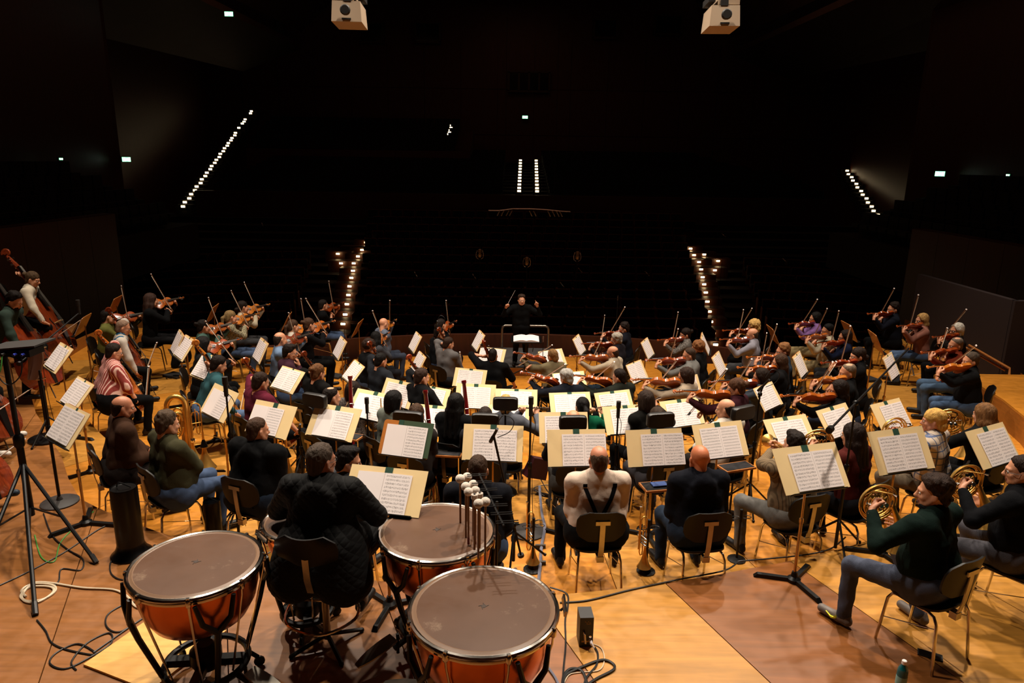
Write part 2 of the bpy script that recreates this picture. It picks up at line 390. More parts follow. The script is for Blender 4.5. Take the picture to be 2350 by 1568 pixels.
for idx in range(1, 5):
    r0, z0 = RINGS[idx - 1]; r1, z1 = RINGS[idx]
    sector_ring(r0, r1, z1, -A1, A1, 1.35, [FL_A, FL_A, FL_B])
    n = 48                                # riser body under the ring, its wooden face towards the middle
    ins = [ringpt(r0, -A1 + 2 * A1 * j / n, 0) for j in range(n + 1)]; ous = [ringpt(r1, -A1 + 2 * A1 * j / n, 0) for j in range(n + 1)]
    for j in range(n):
        v = [(*ins[j][:2], -1.2), (*ins[j + 1][:2], -1.2), (*ins[j + 1][:2], z1 - .041), (*ins[j][:2], z1 - .041), (*ous[j][:2], -1.2), (*ous[j + 1][:2], -1.2), (*ous[j + 1][:2], z1 - .041), (*ous[j][:2], z1 - .041)]
        f = [(0, 3, 2, 1), (3, 7, 6, 2)]
        if j == 0: f.append((0, 4, 7, 3))
        if j == n - 1: f.append((1, 2, 6, 5))
        sub.add(v, f)
# innermost level: parallel boards out to the front edge of the stage
s = -3.8
while s < 3.79:
    e = min(s + 1.0, 3.8); k = 6
    xs = [s + GAP + (e - s - 2 * GAP) * j / k for j in range(k + 1)]
    lo = [(CC[0] + x, CC[1] - math.sqrt(max(3.8 ** 2 - x * x, 0)) + .002) for x in xs]
    hi = [(CC[0] + x, 15.75 - .035 * x * x) for x in xs]
    board_from(lo + hi[::-1], 0.0, .04, FL_A); s = e
sub.prism([ringpt(3.8, -A1 + 2 * A1 * j / 30, 0)[:2] for j in range(31)] + [(CC[0] + 3.8 - 7.6 * j / 10, 15.75 - .035 * (3.8 - 7.6 * j / 10) ** 2) for j in range(11)], -1.2, -.041)
# outermost level with the timpani and horns: wide loose boards running away from the middle
nx, ny = .925, .38; tx, ty = .38, -.925; RF = 9.15; off0 = (nx * CC[0] + ny * CC[1])
cuts = [-12, -10.6, -9.4, -8.2, -7.05, -5.9, -4.75, -3.64, -2.55, -1.33, -.15, 1.0, 2.15, 3.3, 4.45, 5.6, 6.75, 7.9, 9.1, 10.3, 11.5]
for i in range(len(cuts) - 1):
    a, b = cuts[i] + GAP, cuts[i + 1] - GAP; k = 6; st = []; en = []
    for j in range(k + 1):
        q = a + (b - a) * j / k
        Rr = RF
        for _ in range(6):
            t0 = math.sqrt(max(Rr * Rr - q * q, 0)) if abs(q) < Rr - .02 else -3.2
            Rr = rf(CC[0] + nx * q + tx * t0, CC[1] + ny * q + ty * t0)
        t1 = (CC[1] + ny * q + 1.6) / .925
        if q > 3.5: t0 = max(t0, (CC[1] + ny * q - 8.3) / .925)
        st.append((CC[0] + nx * q + tx * t0, CC[1] + ny * q + ty * t0)); en.append((CC[0] + nx * q + tx * t1, CC[1] + ny * q + ty * t1))
    poly = st + en[::-1]
    ar = sum(poly[j][0] * poly[(j + 1) % len(poly)][1] - poly[(j + 1) % len(poly)][0] * poly[j][1] for j in range(len(poly)))
    board_from(poly if ar > 0 else poly[::-1], 1.0, .05, {7: FL_B, 8: FL_C, 9: FL_B, 10: FL_B, 6: FL_C}.get(i, FL_D if i < 6 else FL_B))
n = 60
AF = math.radians(100)
for j in range(n):
    p, q = [ringpt(rf(*ringpt(9, a_, 0)[:2]), a_, 0) for a_ in (-AF + 2 * AF * j / n, -AF + 2 * AF * (j + 1) / n)]
    sub.add([(*p[:2], -1.2), (*q[:2], -1.2), (*q[:2], .95), (*p[:2], .95)], [(0, 3, 2, 1)])
floor = struct('floor', sub.mesh('floor', RISER, smooth=False))
for me, loc in boards: obj('floor_board', me, floor, loc)
boards = []
# side platform at the right, behind a curved wooden wall
wl = [(7.55, 10.97), (7.40, 10.85), (7.22, 10.56), (7.16, 10.18), (7.10, 9.7), (6.9, 8.95), (6.62, 8.25), (6.25, 7.55)]
pm = MB(); pm.prism(wl + [(10.35, 7.0), (10.35, 10.97)], .3, 1.10)
plat = struct('floor', pm.mesh('side_platform', RISER, smooth=False))
for (u0, u1) in ((0, 1.2), (1.2, 2.5), (2.5, 5)):
    def cutp(u): return [min(10.34, x + u) for x, y in wl]
    L = [(min(10.34, x + u0 + .003), y) for x, y in wl]; R_ = [(min(10.34, x + u1 - .003), y) for x, y in wl]
    board_from(L + R_[::-1], 1.125, .025, FL_A if u0 != 1.2 else FL_B)
for me, loc in boards: obj('floor_board', me, plat, loc)
# conductor's podium and the low wooden parapet that closes the stage
pb = MB(); pb.box((0.18, 15.0, .08), (1.75, 1.7, .16)); pod = struct('trim_1', pb.mesh('podium', RISER, smooth=False))
pc = MB(); pc.box((0.18, 15.0, .168), (1.66, 1.6, .014)); obj('podium_carpet', pc.mesh('podium_carpet', PODC, smooth=False), pod)
pn = MB()
edge = [(-10.3, 13.4), (-8.9, 13.75), (-7.3, 14.1), (-5.2, 14.75), (-3.4, 15.6), (-1.7, 16.05), (0.25, 16.2), (2.2, 16.05), (3.9, 15.6), (5.6, 14.75), (7.6, 14.1), (9.2, 13.8), (10.3, 13.4)]
for i in range(len(edge) - 1):
    (x0, y0), (x1, y1) = edge[i], edge[i + 1]
    pn.prism([(x0, y0), (x1, y1), (x1, y1 + .12), (x0, y0 + .12)][::1], -1.2, .40)
struct('trim_2', pn.mesh('stage_rim', PANEL, smooth=False))
pn = MB()
for i in range(24):
    x0 = -9.6 + i * .8; y0 = 17.6 - .012 * x0 * x0; x1 = x0 + .79; y1 = 17.6 - .012 * x1 * x1
    pn.prism([(x0, y0), (x1, y1), (x1, y1 + .06), (x0, y0 + .06)], -1.2, -.22)
struct('trim_3', pn.mesh('front_parapet', PANEL, smooth=False))

# ================================================================== the unlit auditorium
def zpar(y):                              # floor of the stalls
    k = max(0.0, (y - 20) / .95)
    return -1.12 + .09 * k + .006 * k * k
am = MB()
for k in range(-2, 16):
    y0 = 19.6 + .95 * k; z = zpar(y0 + .4)
    am.box((0, y0 + .475, z - .6), (34, .95, 1.2))
struct('floor', am.mesh('stalls_floor', STEP, smooth=False))
def seat_meshes():
    sh = MB(); sh.box((0, .10, .43), (.50, .035, .72)); sh.box((-.265, -.1, .28), (.03, .42, .56)); sh.box((.265, -.1, .28), (.03, .42, .56)); sh.box((0, .1, .80), (.52, .05, .03))
    cu = MB(); cu.box((0, .055, .56), (.45, .07, .44)); pd = MB(); pd.box((0, -.12, .38), (.45, .40, .12))
    return sh.mesh('seat_shell', SEATW), cu.mesh('back_cushion', SEATC), pd.mesh('seat_cushion', SEATC)
ST = seat_meshes()
rows = []
for k in range(15):
    y = 20 + .95 * k; xl, xr = -4.75 - .15 * k, 5.85 + .165 * k; n = int((xr - xl) / .565)
    for i in range(n): rows.append((k, xl + .28 + (i + (.5 if k % 2 else 0)) * .565, y, 0, 'c'))
for k in range(10):
    y = 19.2 + .95 * k; n = 13 - max(0, k - 5)
    for i in range(n):
        rows.append((k, -6.9 - .15 * k - i * .55, y - .02 * i - .008 * i * i, .22 + .015 * i, 'l'))
        rows.append((k, 7.9 + .16 * k + i * .55, y - .02 * i - .008 * i * i, -.22 - .015 * i, 'r'))
rows.sort(key=lambda r: r[2])
SLAB = {'c': ('dark upholstered seat with wooden shell in the unlit central stalls', 'seats in the central stalls'),
        'l': ('dark upholstered seat with wooden shell in the unlit left stalls', 'seats in the left stalls'),
        'r': ('dark upholstered seat with wooden shell in the unlit right stalls', 'seats in the right stalls')}
rest = MB()
for i, (k, x, y, rz, g) in enumerate(rows):
    z = zpar(y)
    if i < 296:
        o = obj('auditorium_seat', ST[0], None, (x, y, z), (0, 0, rz)); tag(o, SLAB[g][0], 'seat', SLAB[g][1])
        obj('back_cushion', ST[1], o); obj('seat_cushion', ST[2], o)
    else:
        M_ = Matrix.Translation((x, y, z)) @ Matrix.Rotation(rz, 4, 'Z'); a = len(rest.v)
        rest.box((0, .10, .43), (.50, .035, .74), mi=0); rest.box((0, .05, .55), (.45, .07, .44), mi=1); rest.box((0, -.12, .38), (.45, .4, .12), mi=1); rest.xform(M_, a)
o = obj('auditorium_seats', rest.mesh('far_stalls_seats', [SEATW, SEATC])); tag(o, 'rear rows of dark seats at the back of the unlit stalls', 'seats'); o['kind'] = 'stuff'
# balcony block: front wall, raked floor, rows of seats too far off to tell apart
bw = MB(); bw.box((0, 34.6, .6), (30.6, .3, 4.4)); struct('wall_balcony', bw.mesh('balcony_front', PANEL, smooth=False))
def zbal(y): return 2.35 + .152 * (y - 34.8)
bm = MB(); bs = MB()
for k in range(14):
    y = 35.2 + .95 * k; z = zbal(y); bm.box((0, y + .2, z - .4), (30.2, .95, .8))
    for i in range(68):
        x = -18.2 + i * .56
        if abs(x - .75) < 1.2 or x < -14.6 or x > 15.0 - .25 * k * (k > 6): continue
        bs.box((x, y, z + .42), (.5, .1, .74)); bs.box((x, y - .2, z + .38), (.45, .36, .12))
struct('floor', bm.mesh('balcony_floor', STEP, smooth=False))
o = obj('auditorium_seats', bs.mesh('balcony_seats', SEATC)); tag(o, 'dark rows of seats filling the unlit rear balcony', 'seats'); o['kind'] = 'stuff'
ub = MB(); us = MB()
for k in range(5):
    y = 44 + .95 * k; z = 4.9 + .32 * k; ub.box((-9.4, y + .2, z - .8), (13.4, .95, 1.6))
    for i in range(22): us.box((-15.6 + i * .56, y, z + .42), (.5, .1, .74))
struct('floor', ub.mesh('upper_balcony_floor', PANEL, smooth=False))
o = obj('auditorium_seats', us.mesh('upper_seats', SEATC)); tag(o, 'dark rows of seats on the small upper left balcony', 'seats'); o['kind'] = 'stuff'
# walls
def wallbox(name, c, d, m=PANEL, rot=None):
    b = MB(); b.box(c, d, rot); return struct(name, b.mesh(name, m, smooth=False))
def panelled(name, x, sgn, y0, y1, z0, z1, n):
    w = wallbox(name, (x + sgn * .2, (y0 + y1) / 2, (z0 + z1) / 2), (.3, y1 - y0, z1 - z0))
    b = MB(); b.box((0, 0, 0), (.05, (y1 - y0) / n - .012, z1 - z0 - .02)); me = b.mesh('wall_panel', PANEL, smooth=False)
    for i in range(n): obj('wall_panel', me, w, (x + sgn * .025, y0 + (i + .5) * (y1 - y0) / n, (z0 + z1) / 2))
    return w
panelled('wall_left', -10.5, -1, 3.0, 18.8, -1.2, 2.88, 13)
panelled('wall_right', 10.5, 1, 3.0, 18.8, -1.2, 2.80, 13)
wallbox('wall_left', (-15.9, 16, 6), (.3, 26, 12)); wallbox('wall_right', (15.9, 16, 6), (.3, 26, 12))
wallbox('wall_left', (-18.0, 31.0, 6), (.3, 6.2, 16), rot=Matrix.Rotation(.80, 3, 'Z')); wallbox('wall_right', (18.0, 31.0, 6), (.3, 6.2, 16), rot=Matrix.Rotation(-.80, 3, 'Z'))
wallbox('wall_left', (-20, 42, 6), (.3, 20, 16), rot=Matrix.Rotation(.1, 3, 'Z')); wallbox('wall_right', (20, 41, 6), (.3, 24, 16), rot=Matrix.Rotation(-.1, 3, 'Z'))
for sg in (-1, 1):                        # side balconies with a few rows
    b = MB(); q = MB()
    for k in range(4):
        x = sg * (11.6 + 1.0 * k); z = 2.1 + .42 * k; b.box((x, 16.5, z - .6), (1.0, 17, 1.2))
        for i in range(26): q.box((x, 9 + i * .58, z + .42), (.1, .5, .74)); q.box((x - sg * .2, 9 + i * .58, z + .38), (.36, .45, .12))
    struct('floor', b.mesh('side_balcony_floor', STEP, smooth=False))
    o = obj('auditorium_seats', q.mesh('side_balcony_seats', SEATC)); tag(o, 'dark rows of seats on the side balcony at the %s' % ('left' if sg < 0 else 'right'), 'seats'); o['kind'] = 'stuff'
bk = wallbox('wall_back', (0, 50.2, 6), (44, .4, 18))
b = MB(); b.box((0, 0, 0), (2.42, .06, 2.9)); me = b.mesh('wall_panel', PANEL, smooth=False)
for i in range(17):
    for j in range(3): obj('wall_panel', me, bk, (-19.6 + i * 2.45, 49.97, 4.6 + j * 2.95))
DGLASS = mat('dark_booth_glass', '#05060a', .12, spec=.6); FRAMEM = mat('booth_frame', '#3a2a1c', .5)
def booth(n, x0, y0, x1, y1, panes):
    p = atplane_y((x0 + x1) / 2, (y0 + y1) / 2, 49.7); a = atplane_y(x0, y0, 49.7); c = atplane_y(x1, y1, 49.7)
    w, h = abs(c[0] - a[0]), abs(a[2] - c[2]); f = MB(); t = .12
    f.box((0, 0, h / 2), (w + t, .3, t)); f.box((0, 0, -h / 2), (w + t, .3, t))
    for i in range(panes + 1): f.box((-w / 2 + w * i / panes, 0, 0), (t, .3, h))
    o = struct('window_%d' % n, f.mesh('booth_frame', FRAMEM, smooth=False), loc=tuple(p))
    for i in range(panes):
        g = MB(); g.box((0, 0, 0), (w / panes - t, .04, h - t)); obj('pane', g.mesh('pane', DGLASS, smooth=False), o, (-w / 2 + w * (i + .5) / panes, -.02, 0))
for i, a in enumerate(((1168, 165, 1260, 211, 4), (826, 52, 880, 98, 1), (953, 52, 1010, 98, 1), (1364, 45, 1415, 88, 1), (1504, 36, 1562, 80, 1), (630, 46, 650, 95, 1))): booth(i + 1, *a)
# ceiling: a flat middle and two sloping wings on each side, with open joints between the slabs
cb = MB(); cb.box((0, 29, 14.9), (20, 46, .3)); struct('ceiling', cb.mesh('ceiling', CEIL, smooth=False))
for sg in (-1, 1):
    for (xa, za, xb, zb) in ((10.0, 14.6, 13.6, 10.6), (13.66, 10.5, 17.5, 8.2)):
        b = MB(); v = [(sg * xa, 2, za), (sg * xb, 2, zb), (sg * xb, 48, zb + 1.5), (sg * xa, 48, za + .6)]
        b.add(v + [(x, y, z + .3) for x, y, z in v], [(0, 1, 2, 3), (4, 7, 6, 5), (0, 4, 5, 1), (1, 5, 6, 2), (2, 6, 7, 3), (3, 7, 4, 0)])
        struct('ceiling', b.mesh('ceiling_wing', CEIL, smooth=False))
DARKP = mat('shade_toned_side_panel', '#1a0907', .7)  # shade put into the panel colour, since the stage spots reach these walls
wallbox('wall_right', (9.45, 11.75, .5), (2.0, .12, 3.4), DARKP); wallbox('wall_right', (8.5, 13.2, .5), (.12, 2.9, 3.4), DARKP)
wallbox('wall_stage', (0, -2.2, 5), (32, .3, 14))
# ------------------------------------------------------------------ step lights along the aisles
LAMP = mat('step_lamp', '#fff0cc', .4, emit='#ffe2ae', estr=9.0)
LAMPN = mat('step_lamp_near', '#fff0cc', .4, emit='#ffd79a', estr=16.0)
ALU = mat('lamp_housing', '#4a4038', .5, .6)
def lampmesh(w, h, m):
    b = MB(); b.box((0, 0, 0), (w, .03, h)); return b.mesh('step_light', m, smooth=False)
LM1, LM2 = lampmesh(.17, .085, LAMP), lampmesh(.13, .06, LAMPN)
hs = MB(); hs.box((0, .03, .0), (.24, .03, .16)); HS1 = hs.mesh('lamp_housing', ALU, smooth=False)
hs = MB(); hs.box((0, .005, .05), (.17, .05, .025)); HS2 = hs.mesh('lamp_housing', ALU, smooth=False)
def lamp(p, label, grp, near=False):
    o = obj('step_light', LM2 if near else LM1, None, tuple(p)); tag(o, label, 'light', grp); obj('lamp_housing', HS2 if near else HS1, o)
L1 = [(1507, 667), (1502, 680), (1470, 716), (1464, 730), (1453, 741), (1432, 767), (1412, 797), (1408, 812), (1391, 828), (1385, 842), (1369, 858), (1363, 874), (1346, 889), (1339, 907), (1321, 923), (1315, 942), (1297, 959), (1288, 977), (1269, 996), (1261, 1015), (1240, 1036), (1231, 1056), (1210, 1076), (1203, 1098), (1179, 1119), (1169, 1142), (1146, 1165), (1135, 1190), (1108, 1213), (1097, 1239)]
R1 = [(508, 1024), (515, 1045), (535, 1063), (542, 1083), (563, 1103), (569, 1124), (592, 1146), (601, 1168), (624, 1191), (632, 1215), (655, 1239), (666, 1265), (691, 1289), (704, 1315)]
def stair(name, pts, w, m=STEP):          # one stone step under every light of a flight
    b = MB(); b.box((pts[0][0], pts[0][1] + .2, pts[0][2] - .5), (.1, .1, .1)); o = struct(name, b.mesh('stair_core', m, smooth=False))
    s_ = MB(); s_.box((0, 0, 0), (w, .5, .5)); me = s_.mesh('step', m, smooth=False)
    for p in pts: obj('step', me, o, (p[0], p[1] + .32, p[2] - .17))
    return o
def flight(pix, d0, y0, dd, label, grp, w):
    pts = []
    for (px, py) in pix:
        p = atdepth(px, py, d0 + (y0 - py) * dd); pts.append(p); lamp(p, label, grp)
    stair('floor', pts, w)
flight([(x / 2.6133, y / 2.6133) for x, y in L1], 33.2, 475, .062, 'small bright step light on the long left balcony stair', 'step lights of the left balcony stair', .7)
flight([(1750 + x / 2.6133, y / 2.6133) for x, y in R1], 33.2, 505, .08, 'small bright step light on the right balcony stair', 'step lights of the right balcony stair', .7)
CL = [368, 374.5, 381, 387.5, 394.5, 401.5, 408.5, 415.5, 423.5, 431.5, 438.5]
flight([(1194.5 - (y - 368) * .045, y) for y in CL], 35.3, 440, .15, 'small bright step light in the left file of the central balcony stair', 'step lights of the central stair, left file', .4)
flight([(1230.5 + (y - 368) * .03, y + .6) for y in CL], 35.3, 440, .15, 'small bright step light in the right file of the central balcony stair', 'step lights of the central stair, right file', .4)
flight([(1036, 288), (1035, 293.5), (1033, 299), (1031.5, 304), (1030, 308)], 43.2, 308, .09, 'small bright step light beside the upper left balcony', 'step lights of the upper left balcony', .4)
def onpar(px, py, up):
    lo, hi = 17.5, 36.0
    for _ in range(40):
        md = (lo + hi) / 2; p = atdepth(px, py, md)
        if p[2] > zpar(p[1]) + up: lo = md
        else: hi = md
    return atdepth(px, py, lo)
NL = [(1812, 257), (1782, 315), (1750, 365), (1707, 305), (1595, 345), (1620, 418), (1718, 418), (1712, 475), (1700, 530), (1685, 595), (1677, 662), (1665, 733), (1652, 812), (1635, 885), (1615, 985), (1765, 990)]
NR = [(285, 305), (312, 355), (390, 350), (350, 408), (366, 465), (497, 400), (472, 472), (378, 525), (390, 580), (402, 643), (414, 713), (430, 790), (441, 868), (460, 955), (478, 1045)]
for pix, ox, lab, grp in ((NL, 300, 'warm step light glowing on the left stalls stair', 'step lights of the left stalls stair'), (NR, 1500, 'warm step light glowing on the right stalls stair', 'step lights of the right stalls stair')):
    pts = []
    for x, y in pix:
        p = onpar(ox + x / 3.357, 480 + y / 3.357, .34); pts.append(p + np.array([0, .045, 0])); lamp(p, lab, grp, True)
    stair('floor', pts, 1.1, PANEL)
# ------------------------------------------------------------------ exit signs
SGN = mat('exit_sign_face', '#2fae62', .5, emit='#8fffc0', estr=2.6); SGW = mat('exit_sign_white', '#ffffff', .5, emit='#f4fff4', estr=7.0); SGB = mat('exit_sign_box', '#1a1a18', .6)
def exit_sign(px, py, p, label, w=.42, rz=0):
    t = thing('exit_sign', label, 'exit sign', tuple(p), rz, 'exit signs')
    b = MB(); b.box((0, .05, 0), (w + .04, .08, w * .5 + .04)); obj('sign_box', b.mesh('sign_box', SGB, smooth=False), t)
    b = MB(); b.box((0, 0, 0), (w, .02, w * .5)); obj('sign_face', b.mesh('sign_face', SGN, smooth=False), t)
    b = MB(); h = w * .5       # running figure, arrow and doorway
    b.box((-w * .30, -.014, 0), (w * .30, .01, h * .8)); b.box((w * .33, -.014, 0), (w * .22, .01, h * .8)); b.box((w * .02, -.014, .0), (w * .16, .01, h * .18))
    b.add([(w * .02, -.02, h * .3), (w * .02, -.02, -h * .3), (w * .17, -.02, 0)], [(0, 1, 2)]); obj('sign_pictogram', b.mesh('sign_pictogram', SGW, smooth=False), t)
def onx(px, py, x):
    d = ray(px, py); return CAMO + d * (x / d[0])
exit_sign(0, 0, onx(290, 366, -15.3), 'lit green exit sign on the dark left wall', .34, math.radians(60))
exit_sign(0, 0, onx(2157, 399, 15.3), 'lit green exit sign on the dark right wall', .34, math.radians(-60))
exit_sign(0, 0, atplane_y(1205, 269, 49.6), 'lit green exit sign above the central balcony stair', .36)
exit_sign(0, 0, atplane_y(525, 32, 33.0), 'lit green exit sign high up near the upper left corner', .36)
exit_sign(0, 0, onx(140, 365, -15.25), 'tiny green lit sign at the far left edge wall', .12, math.radians(70))
exit_sign(0, 0, onx(2313, 402, 15.25), 'tiny green lit sign at the far right edge wall', .10, math.radians(-70))
# ================================================================== furniture templates
def chair_parts():
    P = {}
    b = MB(); n = 20; pts = []           # rounded seat pan, dished, thick at the rim
    for i in range(n):
        a = 2 * math.pi * i / n; ca, sa = math.cos(a), math.sin(a); e = .62
        pts.append((.215 * math.copysign(abs(ca) ** e, ca), .205 * math.copysign(abs(sa) ** e, sa) + .0))
    def layer(k, z, dz): return [(x * k, y * k, z + dz * (y / .2) ** 2 * (1 if y < 0 else .2)) for x, y in pts]
    L = [layer(1, .447, .02), layer(.8, .436, .015), layer(.4, .43, .0)]; Bt = [layer(1, .430, .02), layer(.8, .41, .012), layer(.4, .405, 0)]
    v = [p for l in L + Bt for p in l]; f = []
    for q in (0, 1):
        for i in range(n):
            f.append((q * n + i, q * n + (i + 1) % n, (q + 1) * n + (i + 1) % n, (q + 1) * n + i)); o = 3 * n
            f.append((o + q * n + i, o + (q + 1) * n + i, o + (q + 1) * n + (i + 1) % n, o + q * n + (i + 1) % n))
    f.append(tuple(range(2 * n, 3 * n))); f.append(tuple(range(5 * n, 6 * n))[::-1])
    for i in range(n): f.append((i, 3 * n + i, 3 * n + (i + 1) % n, (i + 1) % n))
    b.add(v, f); P['seat'] = (b.mesh('chair_seat', SEATP), SEATP)
    b = MB(); cols = 11; rowsn = 9; front = []; back = []   # curved backrest with rounded corners
    for j in range(rowsn):
        q_ = -math.cos(math.pi * j / (rowsn - 1)); z = .705 + .142 * q_; hw = .208 * (1 - abs(q_) ** 3.2 * .999) ** (1 / 3.2) if abs(q_) < .999 else .11
        t = (q_ + 1) / 2; yb = -.215 - .045 * t
        for i in range(cols):
            u = -1 + 2 * i / (cols - 1); x = hw * u; y = yb + 1.1 * x * x
            front.append((x, y, z)); back.append((x, y - .014, z))
    m = rowsn * cols; f = []
    for j in range(rowsn - 1):
        for i in range(cols - 1):
            a = j * cols + i; f.append((a, a + cols, a + cols + 1, a + 1)); f.append((m + a, m + a + 1, m + a + cols + 1, m + a + cols))
    edge_ = [j * cols for j in range(rowsn)] + [(rowsn - 1) * cols + i for i in range(1, cols)] + [j * cols + cols - 1 for j in range(rowsn - 2, -1, -1)] + list(range(cols - 2, 0, -1))
    for i in range(len(edge_)):
        a, c = edge_[i], edge_[(i + 1) % len(edge_)]; f.append((a, m + a, m + c, c))
    b.add(front + back, f); P['backrest'] = (b.mesh('chair_backrest', SEATP), SEATP)
    b = MB()                              # flat steel strap with its T plate, running under the seat
    path = [(-.262, .765), (-.260, .70), (-.254, .62), (-.245, .52), (-.225, .43), (-.17, .395), (-.05, .392)]
    v = []; f = []
    for (y, z) in path:
        for x in (-.022, .022): v += [(x, y - .004, z), (x, y + .004, z)]
    for i in range(len(path) - 1):
        o = i * 4
        f += [(o, o + 2, o + 6, o + 4), (o + 1, o + 5, o + 7, o + 3), (o, o + 4, o + 5, o + 1), (o + 2, o + 3, o + 7, o + 6)]
    b.add(v, f); b.box((0, -.266, .755), (.12, .01, .034)); b.box((0, -.205, .40), (.06, .05, .05))
    P['back_strap'] = (b.mesh('chair_strap', STEEL), STEEL)
    legs = []
    for sx in (-1, 1):
        b = MB(); b.tube([(sx * .19, .20, .0), (sx * .175, .165, .36), (sx * .17, .14, .405), (sx * .165, .10, .415)], .0105, 6); legs.append(b.mesh('chair_leg', CHROME))
        b = MB(); b.tube([(sx * .20, -.235, .0), (sx * .18, -.195, .36), (sx * .172, -.165, .405), (sx * .165, -.12, .415)], .0105, 6); legs.append(b.mesh('chair_leg', CHROME))
    b = MB()
    for sx in (-1, 1): b.tube([(sx * .165, -.14, .412), (sx * .165, .12, .412)], .010, 6); b.tube([(sx * .178, -.2, .33), (sx * .178, .17, .20)], .004, 5)
    b.tube([(-.17, .0, .412), (.17, .0, .412)], .010, 6); P['frame'] = (b.mesh('chair_frame', CHROME), CHROME)
    return P, legs
CH, CHL = chair_parts()
def chair(x, y, z, rz, label, grp='orchestra chairs', dz=0.0):
    t = thing('orchestra_chair', label, 'chair', (x, y, z), rz, grp)
    sc = (.45 + dz) / .45
    obj('seat', CH['seat'][0], t); bk_ = obj('backrest', CH['backrest'][0], t); obj('back_strap', CH['back_strap'][0], bk_); obj('frame', CH['frame'][0], t)
    for m in CHL: obj('leg', m, t)
    if dz: t.scale = (1, 1, sc)
    return t
# ---------------------------------------------------------------- music stands, folders, parts
def stand_meshes():
    b = MB(); b.lathe([(.055, 0), (.055, .03), (.03, .05), (.022, .09)], 12)
    hub = b.mesh('base_hub', BLACKM)
    b = MB(); b.box((0, .17, .018), (.045, .30, .03), taper=.8); foot = b.mesh('base_foot', BLACKM)
    return hub, foot
HUB, FOOT = stand_meshes()
POLEM = mat('stand_pole', '#b08c5c', .25, .9)
STAND_POLE = {}
def pole_mesh(h):
    k = round(h, 2)
    if k not in STAND_POLE:
        b = MB(); b.tube([(0, 0, .06), (0, 0, k * .55)], .013, 8); b.tube([(0, 0, k * .55 - .01), (0, 0, k)], .0095, 8); b.lathe([(.017, 0), (.019, .02), (.017, .04)], 8, (0, 0, k * .55 - .02))
        STAND_POLE[k] = b.mesh('stand_pole', POLEM)
    return STAND_POLE[k]
def desk_mesh(w, h, m, name='desk'):
    b = MB(); r = .03; n = 4; poly = []
    for (cx, cy, a0) in ((w / 2 - r, h / 2 - r, 0), (-w / 2 + r, h / 2 - r, 90), (-w / 2 + r, -h / 2 + r, 180), (w / 2 - r, -h / 2 + r, 270)):
        for i in range(n + 1):
            a = math.radians(a0 + 90 * i / n); poly.append((cx + r * math.cos(a), cy + r * math.sin(a)))
    b.prism(poly, -.010, 0); return b.mesh(name, m, smooth=False)
DESKM = {}
LIPM = MB().box((0, 0, 0), (.5, .045, .008)).mesh('desk_lip', BLACKM, smooth=False)
def stand(x, y, zc, psi, tau, w, h, label, dm=None, col='b'):
    """desk centre (x,y,zc) faces the player; psi turns it, tau leans it back"""
    zf = zring(x, y); ps, ta = math.radians(psi), math.radians(tau)
    r = Vector((math.cos(ps), math.sin(ps), 0)); f = Vector((-math.sin(ps), math.cos(ps), 0)); u = f * math.sin(ta) + Vector((0, 0, math.cos(ta))); nrm = r.cross(u)
    back = Vector((x, y, zc)) - nrm * .035
    bx, by = back.x - 0 * f.x, back.y
    t = thing('music_stand', label, 'music stand', (bx, by, zf), ps, 'music stands of the orchestra')
    obj('base_hub', HUB, t)
    for k in range(3): obj('base_foot', FOOT, t, rot=(0, 0, math.radians(120 * k + 180)))
    obj('pole', pole_mesh(zc - zf - .02), t)
    key = (round(w, 2), round(h, 2), dm.name if dm else 'd')
    if key not in DESKM: DESKM[key] = desk_mesh(w, h, dm or BLACKM)
    loc = Vector((x, y, zc)); Md = framemat(loc, r, u, nrm)
    Mi = t.matrix_world.inverted() if False else (Matrix.Translation((bx, by, zf)) @ Matrix.Rotation(ps, 4, 'Z')).inverted()
    dk = obj('desk', DESKM[key], t, M=Mi @ Md)
    obj('desk_lip', LIPM, dk, M=Matrix.Translation((0, -h / 2 - .004, .018)) @ Matrix.Rotation(math.radians(90), 4, 'X') @ Matrix.Scale(1, 4))
    return Md
def page_mesh(sx, m, w=.21, h=.30):
    b = MB(); n = 5; v = []; f = []
    for i in range(n + 1):
        u = -1 + 2 * i / n; x = u * w / 2; z = .004 + .006 * (1 - (sx * u + 1) / 2) ** 1 * 1 + .004 * math.cos(u * 1.4)
        if sx * u > .9: z += .0
        v += [(x, -h / 2, z), (x, h / 2, z)]
    for i in range(n): f.append((2 * i, 2 * i + 2, 2 * i + 3, 2 * i + 1))
    k = len(v); v2 = [(x, y, z - .003) for x, y, z in v]; f2 = [tuple(k + i for i in q[::-1]) for q in f]
    b.add(v + v2, f + f2 + [(0, 1, k + 1, k), (k - 2, 2 * k - 2, 2 * k - 1, k - 1)]); return b.mesh('page', m)
PG = {(s_, k): page_mesh(s_, MUSIC if k == 'm' else PAPER) for s_ in (-1, 1) for k in 'mb'}
PGW = {(s_, k): page_mesh(s_, MUSIC if k == 'm' else PAPER, .235, .325) for s_ in (-1, 1) for k in 'mb'}
FOLD = {}
def folder(Md, w, h, label, band=0.0, m=None, bandw=.06, bandm=None):
    t = thing('music_folder', label, 'folder', M=Md @ Matrix.Translation((0, 0, .002)), group='open part folders on the stands')
    key = (round(w, 2), round(h, 2))
    if key not in FOLD:
        b = MB(); b.box((-w / 4 - .002, 0, .003), (w / 2 - .004, h, .005)); b.box((w / 4 + .002, 0, .003), (w / 2 - .004, h, .005)); FOLD[key] = b.mesh('board', FOLDER, smooth=False)
    obj('board', FOLD[key], t)
    b = MB(); b.box((band, h / 2 - .028, .0075), (bandw, .058, .003)); obj('spine_band', b.mesh('spine_band', GREEN, smooth=False), t)
    return t
